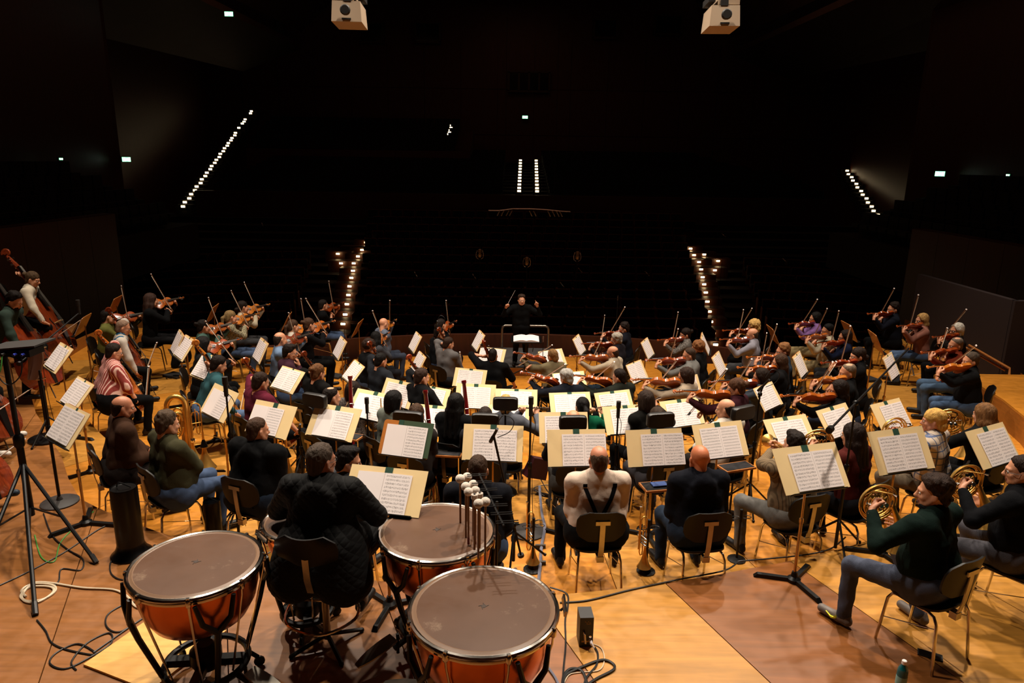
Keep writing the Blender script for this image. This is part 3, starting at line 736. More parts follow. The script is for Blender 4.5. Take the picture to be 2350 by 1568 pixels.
def score(Md, label, cx=0.0, cy=-.02, left='m', right='m', wide=False, lift=.008, rz=0.0):
    pg = PGW if wide else PG; w = .235 if wide else .21
    M_ = Md @ Matrix.Translation((cx, cy, lift)) @ Matrix.Rotation(rz, 4, 'Z')
    t = thing('sheet_music', label, 'sheet music', M=M_, group='open scores on the stands')
    obj('page', pg[(-1, left)], t, (-w / 2 - .001, 0, 0)); obj('page', pg[(1, right)], t, (w / 2 + .001, 0, 0))
    return t
# ---------------------------------------------------------------- the violin family
VPROF = [(0, .05), (.02, .25), (.07, .39), (.14, .47), (.22, .5), (.30, .48), (.37, .425), (.41, .405), (.43, .335), (.50, .275), (.56, .265), (.62, .29), (.665, .345), (.69, .37), (.73, .375), (.79, .405), (.84, .40), (.90, .36), (.95, .27), (.985, .14), (1.0, .05)]
BPROF = [(0, .05), (.02, .25), (.07, .39), (.14, .47), (.22, .5), (.30, .48), (.37, .43), (.41, .41), (.43, .345), (.50, .29), (.56, .28), (.62, .30), (.665, .34), (.69, .355), (.74, .35), (.80, .31), (.86, .24), (.92, .16), (.97, .09), (1.0, .05)]
def fiddle_meshes(L, Wd, rib, arch, neck, prof, fw, tag_):
    R = {}
    b = MB(); cols = 7; v = []; nr = len(prof); f = []
    for side in (1, -1):
        for (t, hw) in prof:
            for i in range(cols):
                u = -1 + 2 * i / (cols - 1); e = (1 - u * u) * math.sin(math.pi * min(max(t, .001), .999)) ** .6
                v.append((u * hw * Wd, t * L, side * (rib / 2 + arch * e)))
    m = nr * cols
    for j in range(nr - 1):
        for i in range(cols - 1):
            a = j * cols + i; f.append((a, a + 1, a + cols + 1, a + cols)); f.append((m + a, m + a + cols, m + a + cols + 1, m + a + 1))
        for i in (0, cols - 1):
            a = j * cols + i; q = (a, a + cols, m + a + cols, m + a); f.append(q if i == 0 else q[::-1])
    f.append(tuple(range(cols)) [::-1] + tuple(range(m, m + cols))); f.append(tuple(range(m - cols, m)) + tuple(range(2 * m - cols, 2 * m))[::-1])
    b.add(v, f); R['body'] = b
    sc = L / .356
    top = rib / 2 + arch
    b = MB(); nz = rib / 2 + .002 * sc          # neck, peg box and scroll
    b.tube([(0, L - .02 * sc, nz - .006 * sc), (0, L + .02 * sc, nz), (0, L + neck, nz + .002 * sc)], [.013 * sc, .010 * sc, .009 * sc], 8)
    b.tube([(0, L + neck, nz), (0, L + neck + .04 * sc, nz - .008 * sc), (0, L + neck + .075 * sc, nz - .014 * sc)], [.013 * sc, .011 * sc, .008 * sc], 8)
    sp = [(0, L + neck + (.085 + .016 * math.cos(a) * (1 - a / 14)) * sc, nz + (-.008 + .016 * math.sin(a) * (1 - a / 14)) * sc) for a in [(-1.6 + k * .55) for k in range(16)]]
    b.tube(sp, [.010 * sc * (1 - k / 24) for k in range(16)], 6); b.tube([(-.014 * sc, L + neck + .085 * sc, nz - .008 * sc), (.014 * sc, L + neck + .085 * sc, nz - .008 * sc)], .009 * sc, 8)
    R['neck'] = b
    b = MB()
    for k in range(4):
        y = L + neck + (.015 + .014 * k) * sc; s_ = 1 if k % 2 else -1; b.tube([(-s_ * .012 * sc, y, nz - .006 * sc), (s_ * .030 * sc, y, nz - .006 * sc)], .003 * sc, 6); b.sphere((s_ * .033 * sc, y, nz - .006 * sc), .006 * sc, 6, 4)
    R['peg'] = b
    b = MB(); a = L * .70; z0 = top + .006 * sc
    b.add([(-.021 * sc, a, z0 + .012 * sc), (.021 * sc, a, z0 + .012 * sc), (.012 * sc, L + neck, nz + .013 * sc), (-.012 * sc, L + neck, nz + .013 * sc), (-.021 * sc, a, z0 + .004 * sc), (.021 * sc, a, z0 + .004 * sc), (.012 * sc, L + neck, nz + .005 * sc), (-.012 * sc, L + neck, nz + .005 * sc)],
          [(0, 1, 2, 3), (4, 7, 6, 5), (0, 4, 5, 1), (1, 5, 6, 2), (2, 6, 7, 3), (3, 7, 4, 0)]); R['fingerboard'] = b
    b = MB(); b.add([(-.010 * sc, 0, nz), (.010 * sc, 0, nz), (.021 * sc, L * .32, top + .014 * sc), (-.021 * sc, L * .32, top + .014 * sc), (-.010 * sc, 0, nz - .006 * sc), (.010 * sc, 0, nz - .006 * sc), (.021 * sc, L * .32, top + .008 * sc), (-.021 * sc, L * .32, top + .008 * sc)],
          [(0, 1, 2, 3), (4, 7, 6, 5), (0, 4, 5, 1), (1, 5, 6, 2), (2, 6, 7, 3), (3, 7, 4, 0)]); R['tailpiece'] = b
    b = MB(); b.box((0, L * .455, top + .012 * sc), (.042 * sc, .004 * sc, .032 * sc), taper=.8); R['bridge'] = b
    b = MB()
    for k in range(4):
        x = (-1.5 + k) * .008 * sc; b.tube([(x, L * .3, top + .015 * sc), (x, L * .455, top + .029 * sc), (x * .6, L + neck, nz + .015 * sc)], .0009 * sc, 3)
    R['strings'] = b
    b = MB()
    for s_ in (-1, 1):
        pts = [(s_ * (.12 + .02 * math.sin((k - 4) * .8)) * Wd * 1.4, L * (.36 + .025 * k), rib / 2 + arch * .78 + .002 * sc) for k in range(8)]
        b.tube(pts, [.002 * sc * (1.6 if k in (0, 7) else 1) for k in range(8)], 5)
    R['sound_hole'] = b
    if tag_ in 'va':
        b = MB(); b.lathe([(.001, .012), (.026, .010), (.030, .004), (.028, 0)], 12, (-.045 * sc, .03 * sc, top)); R['chin_rest'] = b
    else:
        b = MB(); b.tube([(0, 0, 0), (0, -.30 if tag_ == 'c' else -.18, -.02)], .007 if tag_ == 'c' else .009, 6); R['end_pin'] = b
    out = {}
    for k, b in R.items(): out[k] = b
    return out
FID = {'v': fiddle_meshes(.356, .208, .032, .014, .130, VPROF, 1, 'v'), 'a': fiddle_meshes(.41, .245, .038, .016, .150, VPROF, 1, 'a'),
       'c': fiddle_meshes(.755, .44, .115, .026, .285, VPROF, 1, 'c'), 'b': fiddle_meshes(1.12, .68, .20, .03, .43, BPROF, 1, 'b')}
FMESH = {}
PMAT = dict(peg=EBONY, fingerboard=EBONY, tailpiece=EBONY, bridge=mat('bridge_maple', '#c9a36a', .5), strings=STEEL, sound_hole=mat('sound_hole_dark', '#050303', .8), chin_rest=EBONY, end_pin=STEEL)
FNAME = {'v': ('violin', 'violin'), 'a': ('viola', 'viola'), 'c': ('cello', 'cello'), 'b': ('double_bass', 'double bass')}
def fiddle(kind, M_, label, varn):
    nm, cat = FNAME[kind]
    t = thing(nm, label, cat, M=M_, group={'v': 'violins', 'a': 'violas', 'c': 'cellos', 'b': 'double basses'}[kind])
    made = {}
    for k, b in FID[kind].items():
        if k == 'sound_hole' and kind in 'va': continue
        key = (kind, k, varn if k in ('body', 'neck') else '')
        if key not in FMESH: FMESH[key] = b.mesh(nm + '_' + k, PMAT.get(k, VIOW[varn]))
        pr_ = dict(peg='neck', strings='fingerboard', sound_hole='body', chin_rest='body').get(k)
        made[k] = obj(k, FMESH[key], made[pr_] if pr_ else t)
    return t
def bow_meshes(L, r, hb):
    b = MB(); b.tube([(0, 0, .012), (0, L * .3, .006), (0, L * .6, .004), (0, L * .95, .010), (0, L, .012)], [r * 1.1, r, r * .9, r * .8, r * .8], 6); st = b
    b = MB(); b.box((0, L * .49, -.008), (hb, L * .92, .002)); h = b
    b = MB(); b.box((0, .035, 0), (.012, .045, .022)); fr = b
    b = MB(); b.box((0, L - .008, .003), (.008, .018, .024)); tp = b
    return dict(stick=st.mesh('bow_stick', BOWST), bow_hair=h.mesh('bow_hair', BOWHR, smooth=False), frog=fr.mesh('frog', EBONY, smooth=False), tip=tp.mesh('bow_tip', PAPER, smooth=False))
BOWM = {'v': bow_meshes(.74, .0048, .009), 'c': bow_meshes(.71, .0058, .012)}
def bow(kind, M_, label):
    t = thing('bow', label, 'bow', M=M_, group='string bows')
    ms = BOWM['v' if kind in 'va' else 'c']; stk = obj('stick', ms['stick'], t); obj('bow_hair', ms['bow_hair'], t); obj('frog', ms['frog'], t); obj('tip', ms['tip'], stk)
    return t
# ================================================================== implicit-surface modeller for bodies, heads, hands, hair
class Fld:
    def __init__(s, lo, hi, h):
        s.lo = np.array(lo, np.float32); s.h = h; n = np.ceil((np.array(hi) - s.lo) / h).astype(int) + 1
        s.ax = [s.lo[i] + h * np.arange(n[i], dtype=np.float32) for i in range(3)]; s.phi = np.full(n, 1.0, np.float32)
    def blk(s, lo, hi):
        sl = []
        for i in range(3):
            a = max(0, int((lo[i] - s.lo[i]) / s.h)); b = min(len(s.ax[i]), int((hi[i] - s.lo[i]) / s.h) + 2)
            if b <= a: return None
            sl.append(slice(a, b))
        return tuple(sl)
    def xyz(s, sl): return s.ax[0][sl[0]][:, None, None], s.ax[1][sl[1]][None, :, None], s.ax[2][sl[2]][None, None, :]
    def mix(s, sl, d, k, sub=False):
        a = s.phi[sl]
        if sub: a, d = -a, d
        if k > 0:
            q = np.maximum(k - np.abs(a - d), 0) / k; r = np.minimum(a, d) - q * q * k * .25
        else: r = np.minimum(a, d)
        s.phi[sl] = -r if sub else r
    def cap(s, a, b, ra, rb=None, k=.03, sub=False, flat=None):
        rb = ra if rb is None else rb; a = np.asarray(a, float); b = np.asarray(b, float); m = max(ra, rb) + k + 2 * s.h
        sl = s.blk(np.minimum(a, b) - m, np.maximum(a, b) + m)
        if sl is None: return s
        X, Y, Z = s.xyz(sl); d = b - a; l2 = max(float(d @ d), 1e-9)
        t = np.clip(((X - a[0]) * d[0] + (Y - a[1]) * d[1] + (Z - a[2]) * d[2]) / l2, 0, 1)
        r = np.sqrt((X - a[0] - t * d[0]) ** 2 + (Y - a[1] - t * d[1]) ** 2 + (Z - a[2] - t * d[2]) ** 2) - (ra + (rb - ra) * t)
        s.mix(sl, r, k, sub); return s
    def ell(s, c, r, k=.03, R=None, sub=False):
        c = np.asarray(c, float); r = np.asarray(r, float); m = r.max() + k + 2 * s.h
        sl = s.blk(c - m, c + m)
        if sl is None: return s
        X, Y, Z = s.xyz(sl); x, y, z = X - c[0], Y - c[1], Z - c[2]
        if R is not None: x, y, z = (R[0, 0] * x + R[1, 0] * y + R[2, 0] * z, R[0, 1] * x + R[1, 1] * y + R[2, 1] * z, R[0, 2] * x + R[1, 2] * y + R[2, 2] * z)
        k0 = np.sqrt((x / r[0]) ** 2 + (y / r[1]) ** 2 + (z / r[2]) ** 2); k1 = np.sqrt((x / r[0] ** 2) ** 2 + (y / r[1] ** 2) ** 2 + (z / r[2] ** 2) ** 2) + 1e-6
        s.mix(sl, k0 * (k0 - 1) / k1, k, sub); return s
    def plane_keep(s, n, c, k=.006):     # keep only n.p > c
        X, Y, Z = s.xyz((slice(None),) * 3); d = c - (n[0] * X + n[1] * Y + n[2] * Z)
        a = s.phi; q = np.maximum(k - np.abs(a - d), 0) / k; s.phi = (np.maximum(a, d) + q * q * k * .25).astype(np.float32); return s
    def noise(s, amp, f, seed=0, aniso=(1, 1, 1)):
        X, Y, Z = s.xyz((slice(None),) * 3); X, Y, Z = X * aniso[0], Y * aniso[1], Z * aniso[2]; p = seed * 1.7
        n = np.sin(f * X + 2.1 * np.sin(f * .6 * Z + p)) * np.sin(f * 1.1 * Y + 1.7 * np.sin(f * .5 * X + 2 * p)) + .6 * np.sin(f * 1.9 * Z + 1.9 * np.sin(f * .9 * (X + Y) + p)) * np.cos(f * 1.3 * (X - Y) + p)
        s.phi = s.phi + (amp * n).astype(np.float32); return s
    def sample(s, p):
        i = (np.asarray(p) - s.lo) / s.h; i = np.clip(np.round(i).astype(int), 0, np.array(s.phi.shape) - 1); return float(s.phi[tuple(i)])
    def nets(s):
        P = s.phi; ins = P < 0; c = np.zeros(tuple(n - 1 for n in P.shape), np.int8)
        for dx in (0, 1):
            for dy in (0, 1):
                for dz in (0, 1): c += ins[dx:P.shape[0] - 1 + dx, dy:P.shape[1] - 1 + dy, dz:P.shape[2] - 1 + dz]
        act = (c > 0) & (c < 8); I = np.argwhere(act)
        idx = -np.ones(act.shape, np.int64); idx[act] = np.arange(len(I))
        acc = np.zeros((len(I), 3)); cnt = np.zeros(len(I)); cr = [(x, y, z) for x in (0, 1) for y in (0, 1) for z in (0, 1)]
        val = {o: P[I[:, 0] + o[0], I[:, 1] + o[1], I[:, 2] + o[2]].astype(float) for o in cr}
        for o in cr:
            for a in range(3):
                if o[a]: continue
                o2 = list(o); o2[a] = 1; o2 = tuple(o2); va, vb = val[o], val[o2]; m = (va < 0) != (vb < 0)
                t = np.where(m, va / np.where(np.abs(va - vb) < 1e-12, 1, va - vb), 0); q = np.tile(np.array(o, float), (len(I), 1)); q[:, a] += t
                acc[m] += q[m]; cnt[m] += 1
        V = (I + acc / np.maximum(cnt, 1)[:, None]) * s.h + s.lo
        F = []
        for a in range(3):
            b, e = (a + 1) % 3, (a + 2) % 3
            sl0 = [slice(None)] * 3; sl1 = [slice(None)] * 3; sl0[a] = slice(0, -1); sl1[a] = slice(1, None)
            A, B = ins[tuple(sl0)], ins[tuple(sl1)]; X = np.argwhere(A != B)
            X = X[(X[:, b] > 0) & (X[:, e] > 0) & (X[:, b] < P.shape[b] - 1) & (X[:, e] < P.shape[e] - 1)]
            if len(X) == 0: continue
            def ix(db, de):
                Y = X.copy(); Y[:, b] += db; Y[:, e] += de; return idx[Y[:, 0], Y[:, 1], Y[:, 2]]
            q = np.stack([ix(-1, -1), ix(0, -1), ix(0, 0), ix(-1, 0)], 1); fl = ~A[X[:, 0], X[:, 1], X[:, 2]] if False else A[tuple(X.T)]
            q[~fl] = q[~fl][:, ::-1]; F.append(q)
        F = np.concatenate(F) if F else np.zeros((0, 4), int)
        return V, F[(F >= 0).all(1)]
TPL = {}
def head_template(sex, h):
    k = ('head', sex, h)
    if k in TPL: return TPL[k]
    f = Fld((-.10, -.13, -.16), (.10, .14, .14), h); w = 1.0 if sex == 'm' else .95
    f.ell((0, -.012, .032), (.073, .094, .084), .02); f.ell((0, .030, -.030), (.058 * w, .062, .080), .03)
    f.cap((-.036 * w, .030, -.075), (.036 * w, .030, -.075), .026, k=.03); f.cap((-.012 * w, .066, -.096), (.012 * w, .066, -.096), .018, k=.03)
    for s_ in (-1, 1):
        f.cap((s_ * .055 * w, -.01, -.03), (s_ * .045 * w, .035, -.07), .018, k=.03); f.ell((s_ * .042, .060, -.030), (.022, .02, .02), .02)
        f.cap((s_ * .012, .086, .014), (s_ * .042, .074, .014), .010, k=.016); f.ell((s_ * .031, .098, -.006), (.017, .014, .011), .014, sub=True)
        R = np.array(Matrix.Rotation(s_ * .45, 3, 'Z')); f.ell((s_ * .077, -.006, -.012), (.008, .022, .034), .008, R)
    f.cap((0, .088, .004), (0, .108, -.036), .008, .013, k=.012); f.ell((0, .098, -.042), (.018, .012, .010), .01)
    f.cap((-.016, .089, -.062), (.016, .089, -.062), .006, k=.008); f.cap((-.014, .088, -.074), (.014, .088, -.074), .007, k=.008)
    f.cap((0, -.03, -.06), (0, -.035, -.15), .050 * w, .052 * w, k=.03)
    V, F = f.nets(); m = np.zeros(len(F), int); cen = V[F].mean(1)
    lips = (np.abs(cen[:, 0]) < .024) & (cen[:, 1] > .084) & (cen[:, 2] < -.057) & (cen[:, 2] > -.083); m[lips] = 3
    b = MB()
    for s_ in (-1, 1):
        b.sphere((s_ * .031, .080, -.006), .0115, 8, 5); a = len(b.f); b.sphere((s_ * .031, .0875, -.006), .0058, 6, 4)
    EV = np.array(b.v); EQ = []; em = []
    for i, q in enumerate(b.f):
        EQ.append(q if len(q) == 4 else (q[0], q[1], q[2], q[2])); em.append(1)
    per = 0
    nb = len(MB().sphere((0, 0, 0), 1, 8, 5).f); ns = len(MB().sphere((0, 0, 0), 1, 6, 4).f)
    em = ([1] * nb + [2] * ns) * 2
    EF = np.array(EQ)[:, [0, 1, 2, 3]]
    TPL[k] = (V, F, m, EV, [q for q in b.f], em); return TPL[k]
def hand_template(pose, h):
    """right hand: wrist at origin, fingers +Y, palm faces -Z, thumb at -X"""
    k = ('hand', pose, h)
    if k in TPL: return TPL[k]
    f = Fld((-.09, -.05, -.10), (.06, .21, .05), h)
    f.cap((0, -.035, 0), (0, .01, 0), .026, .026, k=.02)
    mcp = [(-.030, .088, 0), (-.010, .094, .002), (.011, .090, .001), (.029, .080, -.003)]; ln = [.070, .078, .073, .056]
    for q in mcp: f.cap((q[0] * .35, .012, 0), (q[0], q[1], q[2]), .017, .013, k=.018)
    curl = {'relax': (.25, .35, .3), 'grip': (1.0, 1.35, .9), 'hold': (.6, .95, .6), 'point': (.5, .8, .5)}[pose]
    for i, (q, L) in enumerate(zip(mcp, ln)):
        a = 0; p = np.array(q, float); r = .0098 if i < 3 else .0088; sp = (i - 1.5) * .06 * (1 if pose == 'relax' else .3)
        cu = curl if not (pose == 'point' and i == 0) else (.1, .2, .1)
        for j, fr in enumerate((.45, .31, .24)):
            a += cu[j] * (1 + .08 * i); dvec = np.array([math.sin(sp) * math.cos(a), math.cos(a), -math.sin(a)]); e = p + dvec * L * fr
            f.cap(p, e, r, r * .9, k=.004); p = e; r *= .92
    t0 = np.array((-.020, .022, -.006)); ang = {'relax': (-.045, .050, -.012), 'grip': (-.036, .046, -.034), 'hold': (-.038, .048, -.030), 'point': (-.036, .046, -.030)}[pose]
    t1 = t0 + np.array(ang) * .75; t2 = t1 + (np.array((-.012, .034, -.010)) if pose == 'relax' else np.array((.012, .026, -.016))); t3 = t2 + (np.array((-.003, .024, -.006)) if pose == 'relax' else np.array((.016, .014, -.006)))
    f.cap(t0, t1, .016, .0125, k=.012); f.cap(t1, t2, .0115, .0105, k=.005); f.cap(t2, t3, .0105, .009, k=.004)
    TPL[k] = f.nets(); return TPL[k]
def hair_template(style, h):
    k = ('hair', style, h)
    if k in TPL: return TPL[k]
    f = Fld((-.16, -.26, -.46 if style == 'long' else -.34), (.16, .16, .20), h)
    def cap_(g=0.0, n=(0, -.783, .622), c=-.010):
        f.ell((0, -.014, .036), (.0785 + g, .100 + g, .093 + g), .01); f.ell((0, -.058, -.040), (.064, .047, .062), .03); f.noise(.002, 75, 21); f.plane_keep(n, c, .02)
    if style == 'short': cap_(); f.noise(.0022, 120, 1)
    elif style == 'crop': cap_(-.004, c=-.004); f.noise(.001, 150, 2)
    elif style == 'thin': cap_(-.0035, c=-.002); f.ell((0, -.02, .13), (.045, .06, .03), .008, sub=True); f.noise(.0014, 130, 2)
    elif style == 'ring':
        f.ell((0, -.015, .018), (.0765, .0975, .082), .01); f.ell((0, -.058, -.040), (.062, .045, .060), .03); f.noise(.002, 80, 21); f.plane_keep((0, -.8, .6), -.002, .02); f.plane_keep((0, -.30, -.95), -.052, .02); f.noise(.0015, 120, 3)
    elif style == 'quiff':
        cap_(.001, c=-.004); f.ell((0, .038, .106), (.052, .046, .026), .02); f.ell((0, -.02, .098), (.060, .075, .033), .02); f.noise(.0035, 75, 4)
    elif style == 'tousled': cap_(.005, c=-.004); f.ell((0, -.018, .095), (.066, .080, .045), .02); f.noise(.0055, 62, 5)
    elif style == 'curly': f.ell((0, -.022, .045), (.104, .114, .104), .02); f.plane_keep((0, -.72, .69), -.022); f.noise(.009, 55, 6)
    elif style == 'curlylong': f.ell((0, -.022, .045), (.104, .114, .100), .02); f.ell((0, -.06, -.05), (.105, .07, .10), .04); f.ell((0, .085, -.035), (.062, .08, .11), .02, sub=True); f.noise(.009, 55, 7)
    elif style in ('bob', 'long', 'half'):
        f.ell((0, -.014, .036), (.084, .104, .093), .02)
        f.ell((0, -.045, -.045), (.088, .070, .105), .04)
        for s_ in (-1, 1): f.cap((s_ * .072, .012, .03), (s_ * .080, .0, -.11), .022, .020, k=.03)
        f.ell((0, .088, -.028), (.060, .082, .108), .012, sub=True)
        if style != 'bob':
            z1 = -.36 if style == 'long' else -.24
            for x in (-.055, 0, .055): f.cap((x, -.075, -.08), (x * 1.15, -.095, z1), .036, .024, k=.035)
            for s_ in (-1, 1): f.cap((s_ * .078, -.02, -.08), (s_ * .088, -.03, z1 * .85), .024, .014, k=.03)
        f.noise(.0022, 95, 8, (1, 1, .25)); f.noise(.0026, 170, 15, (1, 1, .08))
    elif style in ('ponytail', 'bun', 'lowbun'):
        cap_(.001, (0, -.60, .80), -.030); f.noise(.0015, 110, 9, (1, .4, 1))
        if style == 'ponytail':
            f.cap((0, -.105, .02), (0, -.145, -.02), .024, .030, k=.012); f.cap((0, -.145, -.02), (.012, -.150, -.22), .032, .012, k=.02)
        else:
            z = .045 if style == 'bun' else -.045
            f.ell((0, -.128, z), (.042, .032, .038), .008); g = f.phi.copy(); f.noise(.003, 95, 10)
    elif style == 'wavy': cap_(.007, c=-.006); f.ell((0, -.025, .085), (.085, .095, .052), .02); f.noise(.006, 52, 11)
    elif style == 'slick': cap_(.004, (0, -.55, .83), -.045); f.ell((0, -.09, -.045), (.06, .03, .05), .03); f.noise(.0016, 110, 12, (1, .3, 1))
    elif style == 'beard':
        f.ell((0, .034, -.082), (.062, .066, .052), .02); f.plane_keep((0, .2, -1.0), .052); f.ell((0, .10, -.068), (.022, .02, .010), .006, sub=True); f.noise(.002, 120, 13)
    V, F = f.nets(); TPL[k] = npmesh('hair_' + style, V, F, [hairm('#2a1a12')]); return TPL[k]
def glasses_mesh():
    if 'gl' in TPL: return TPL['gl']
    b = MB()
    for s_ in (-1, 1):
        b.tube([(s_ * .033 + .023 * math.cos(a), .098 - .012 * (abs(math.cos(a)) if s_ * math.cos(a) > 0 else 0), -.006 + .017 * math.sin(a)) for a in [2 * math.pi * i / 12 for i in range(12)]], .0016, 4, closed=True)
        b.tube([(s_ * .056, .088, -.002), (s_ * .078, .04, 0), (s_ * .080, -.01, .002), (s_ * .078, -.02, -.014)], .0018, 4)
    b.tube([(-.010, .1, -.004), (.010, .1, -.004)], .0018, 4); TPL['gl'] = b.mesh('glasses', BLACKP); return TPL['gl']
def V3(*a): return np.array(a, float)
def unit(v): v = np.asarray(v, float); return v / (np.linalg.norm(v) + 1e-9)
def ik(S, T, a, b, hint):
    d = T - S; L = np.linalg.norm(d); m = (a + b) * .995
    if L > m: T = S + d / L * m; d = T - S; L = m
    L = max(L, abs(a - b) + .03); u = unit(d); x = (a * a - b * b + L * L) / (2 * L); hh = math.sqrt(max(a * a - x * x, 0)); h = np.asarray(hint, float); h = h - u * (h @ u); h = unit(h)
    return S + u * x + h * hh, T
def rotm(yaw, pitch, roll):               # head turn: yaw left +, pitch down +, roll to the left shoulder +
    return np.array(Matrix.Rotation(math.radians(yaw), 3, 'Z') @ Matrix.Rotation(math.radians(-pitch), 3, 'X') @ Matrix.Rotation(math.radians(-roll), 3, 'Y'))
PEOPLE = {}
NPER = [0]
def person(pid, px, py, yaw, pose, sex, hair, hairc, top, pants, label, who, zf=None, seat=.46, lean=6, s=1.0, bulk=1.0, skinc='#c98d6c', topk='plain', pantk='plain', shoe='#15110f',
           head=None, sleeve='long', extra=(), legs=(0, 0), twist=0, bowdir=None, bowlen=.22, inst=None, varn='a', chairlab=None, knee=.13, pos=None, hide=False, dark=None, kind=None):
    NPER[0] += 1; sd = NPER[0]; rnd = random.Random(sd * 13)
    bulk = bulk * (1.13 if sex == 'm' else 1.06)
    w = (.190 if sex == 'm' else .164) * s * (1 + .35 * max(0, bulk - 1.15)); stand_ = pose == 'conduct' or pose == 'stand'
    hipz = .93 * s if stand_ else seat + .085
    P0 = V3(0, 0, hipz); L = math.radians(lean); dS = V3(0, math.sin(L), math.cos(L))
    N = P0 + dS * .500 * s; Sc = P0 + dS * .452 * s; tw = math.radians(twist); rt = V3(math.cos(tw), math.sin(tw), 0); fw = V3(-math.sin(tw), math.cos(tw), 0)
    dH = unit(V3(0, math.sin(L * .6 + .12), math.cos(L * .6 + .12))); Hc = N + dH * .142 * s
    hd = {'violin': (22, 8, 10), 'cello': (0, 14, 0), 'bass': (-8, 18, 0)}.get(pose, (0, 8, 0)) if head is None else head
    HR = rotm(*hd); toph = Hc + HR @ V3(0, -.01, .128 * s)
    # ---- where: the crown of the head sits at its pixel, over the riser it belongs to
    ya = math.radians(-yaw); cy, sy = math.cos(ya), math.sin(ya)
    if pos is None:
        cand = []
        for i_, (R_, z_) in enumerate(RINGS):
            p = onz(px, py, z_ + toph[2]); q = (p[0] - (cy * toph[0] - sy * toph[1]), p[1] - (sy * toph[0] + cy * toph[1]))
            r = math.hypot(q[0] - CC[0], q[1] - CC[1]); r0 = 0 if i_ == 0 else RINGS[i_ - 1][0]; viol = max(r0 + .15 - r, r - R_ + .15, 0)
            cand.append((viol, z_, q))
        if zf is None: viol, zf, q = min(cand)
        else:
            p = onz(px, py, zf + toph[2]); q = (p[0] - (cy * toph[0] - sy * toph[1]), p[1] - (sy * toph[0] + cy * toph[1]))
    else: q = pos
    root = Matrix.Translation((q[0], q[1], zf)) @ Matrix.Rotation(ya, 4, 'Z'); dist = math.hypot(q[0], q[1])
    h1 = .0148 if dist < 6.8 else .0185 if dist < 9 else .0225; h2 = .008 if dist < 6.8 else .0105 if dist < 9.5 else .0125; h3 = .0052 if dist < 6.8 else .0065 if dist < 9.5 else .008
    SL, SR = Sc - rt * w, Sc + rt * w; ua, fa = .285 * s, .255 * s
    loc = lambda x, y, z: V3(x, y, z)
    mouth = Hc + HR @ V3(0, .095, -.068)
    items = []; hands = {}
    UP = V3(0, 0, 1)
    if pose == 'violin':
        kd = kind or 'v'; k = .356 if kd == 'v' else .41
        vb = Sc - rt * .100 + fw * .055 + UP * .095; vd = unit(-rt * .62 + fw * .78 + UP * .06); nz = unit(UP * .58 + rt * .81); nz = unit(nz - vd * (nz @ vd))
        items.append((kd, yz_frame(vb, vd, nz)))
        bd = unit(V3(*(bowdir or (-.34, -.10, .93)))); con = vb + vd * k * .60 + nz * .060; fr = con - bd * bowlen
        bz = unit(-(nz) + 0 * rt); items.append(('bow', yz_frame(fr, bd, unit(nz + .01 * rt))))
        hands['L'] = (vb + vd * k * 1.22 - UP * .075 - fw * .012, unit(UP * .8 + rt * .45 - vd * .1), unit(rt * .2 - vd * .9 + .3 * UP), 'grip', V3(-.1, .15, -1))
        hands['R'] = (fr + rt * .035 - fw * .075 + UP * .045, unit(-rt * .45 + fw * .6 - UP * .55), unit(-UP * .7 - fw * .5), 'hold', V3(.85, -.25, -.5))
    elif pose in ('cello', 'bass'):
        if pose == 'cello':
            B = V3(.03, .41, .30); ax = unit(V3(-.15, -.40, .97)); Lb = .755; nr = 1.20
        else:
            B = V3(.12, .60, .20); ax = unit(V3(-.24, -.52, 1.0)); Lb = 1.12; nr = 1.30
        nh = V3(.10, 1, .3); FM = yz_frame(B, ax, nh); nn = np.array(FM.col[2][:3]); items.append(('c' if pose == 'cello' else 'b', FM))
        hp = B + ax * (Lb * nr) + nn * .06; con = B + ax * Lb * .30 + nn * (.15 if pose == 'cello' else .22)
        bd = unit(V3(*(bowdir or (-.93, .30, .18)))); fr = con - bd * .30; items.append(('cbow', yz_frame(fr, bd, nn)))
        hands['L'] = (hp - rt * .06 - nn * .01, unit(rt * .8 + nn * .5 - UP * .2), unit(-nn * .8 + rt * .3), 'grip', V3(-.9, .2, -.25))
        hands['R'] = (fr + V3(.06, -.06, .05), unit(-rt * .6 + fw * .55 - UP * .5), unit(-UP * .8 - fw * .2), 'hold', V3(.8, -.3, -.3))
    elif pose == 'lap':
        for sd_, c in (('L', -1), ('R', 1)): hands[sd_] = (V3(c * .10, .27, hipz + .10), unit(V3(-c * .35, .8, -.25)), V3(0, 0, -1), 'relax', V3(c * .42, -.6, -.5))
    elif pose == 'crossed':
        hands['L'] = (Sc + V3(.07, .17, -.19) * s, unit(V3(.9, .1, .1)), V3(0, -1, -.1), 'relax', V3(-.8, .1, -.7)); hands['R'] = (Sc + V3(-.07, .21, -.17) * s, unit(V3(-.9, .05, .1)), V3(0, -1, 0), 'relax', V3(.8, .1, -.7))
    elif pose == 'chin':
        hands['L'] = (V3(-.10, .26, hipz + .12), unit(V3(.4, .8, -.2)), V3(0, 0, -1), 'relax', V3(-.8, -.3, -.4)); hands['R'] = (mouth + V3(.02, .03, -.12), unit(V3(-.1, -.15, 1)), unit(V3(-.3, -.9, 0)), 'hold', V3(.3, .4, -.9))
    elif pose == 'front':
        e = mouth + V3(0, .30, -.50) * s; ax = unit(e - mouth); items.append((inst or 'clarinet', yz_frame(mouth, ax, V3(0, .6, .8))))
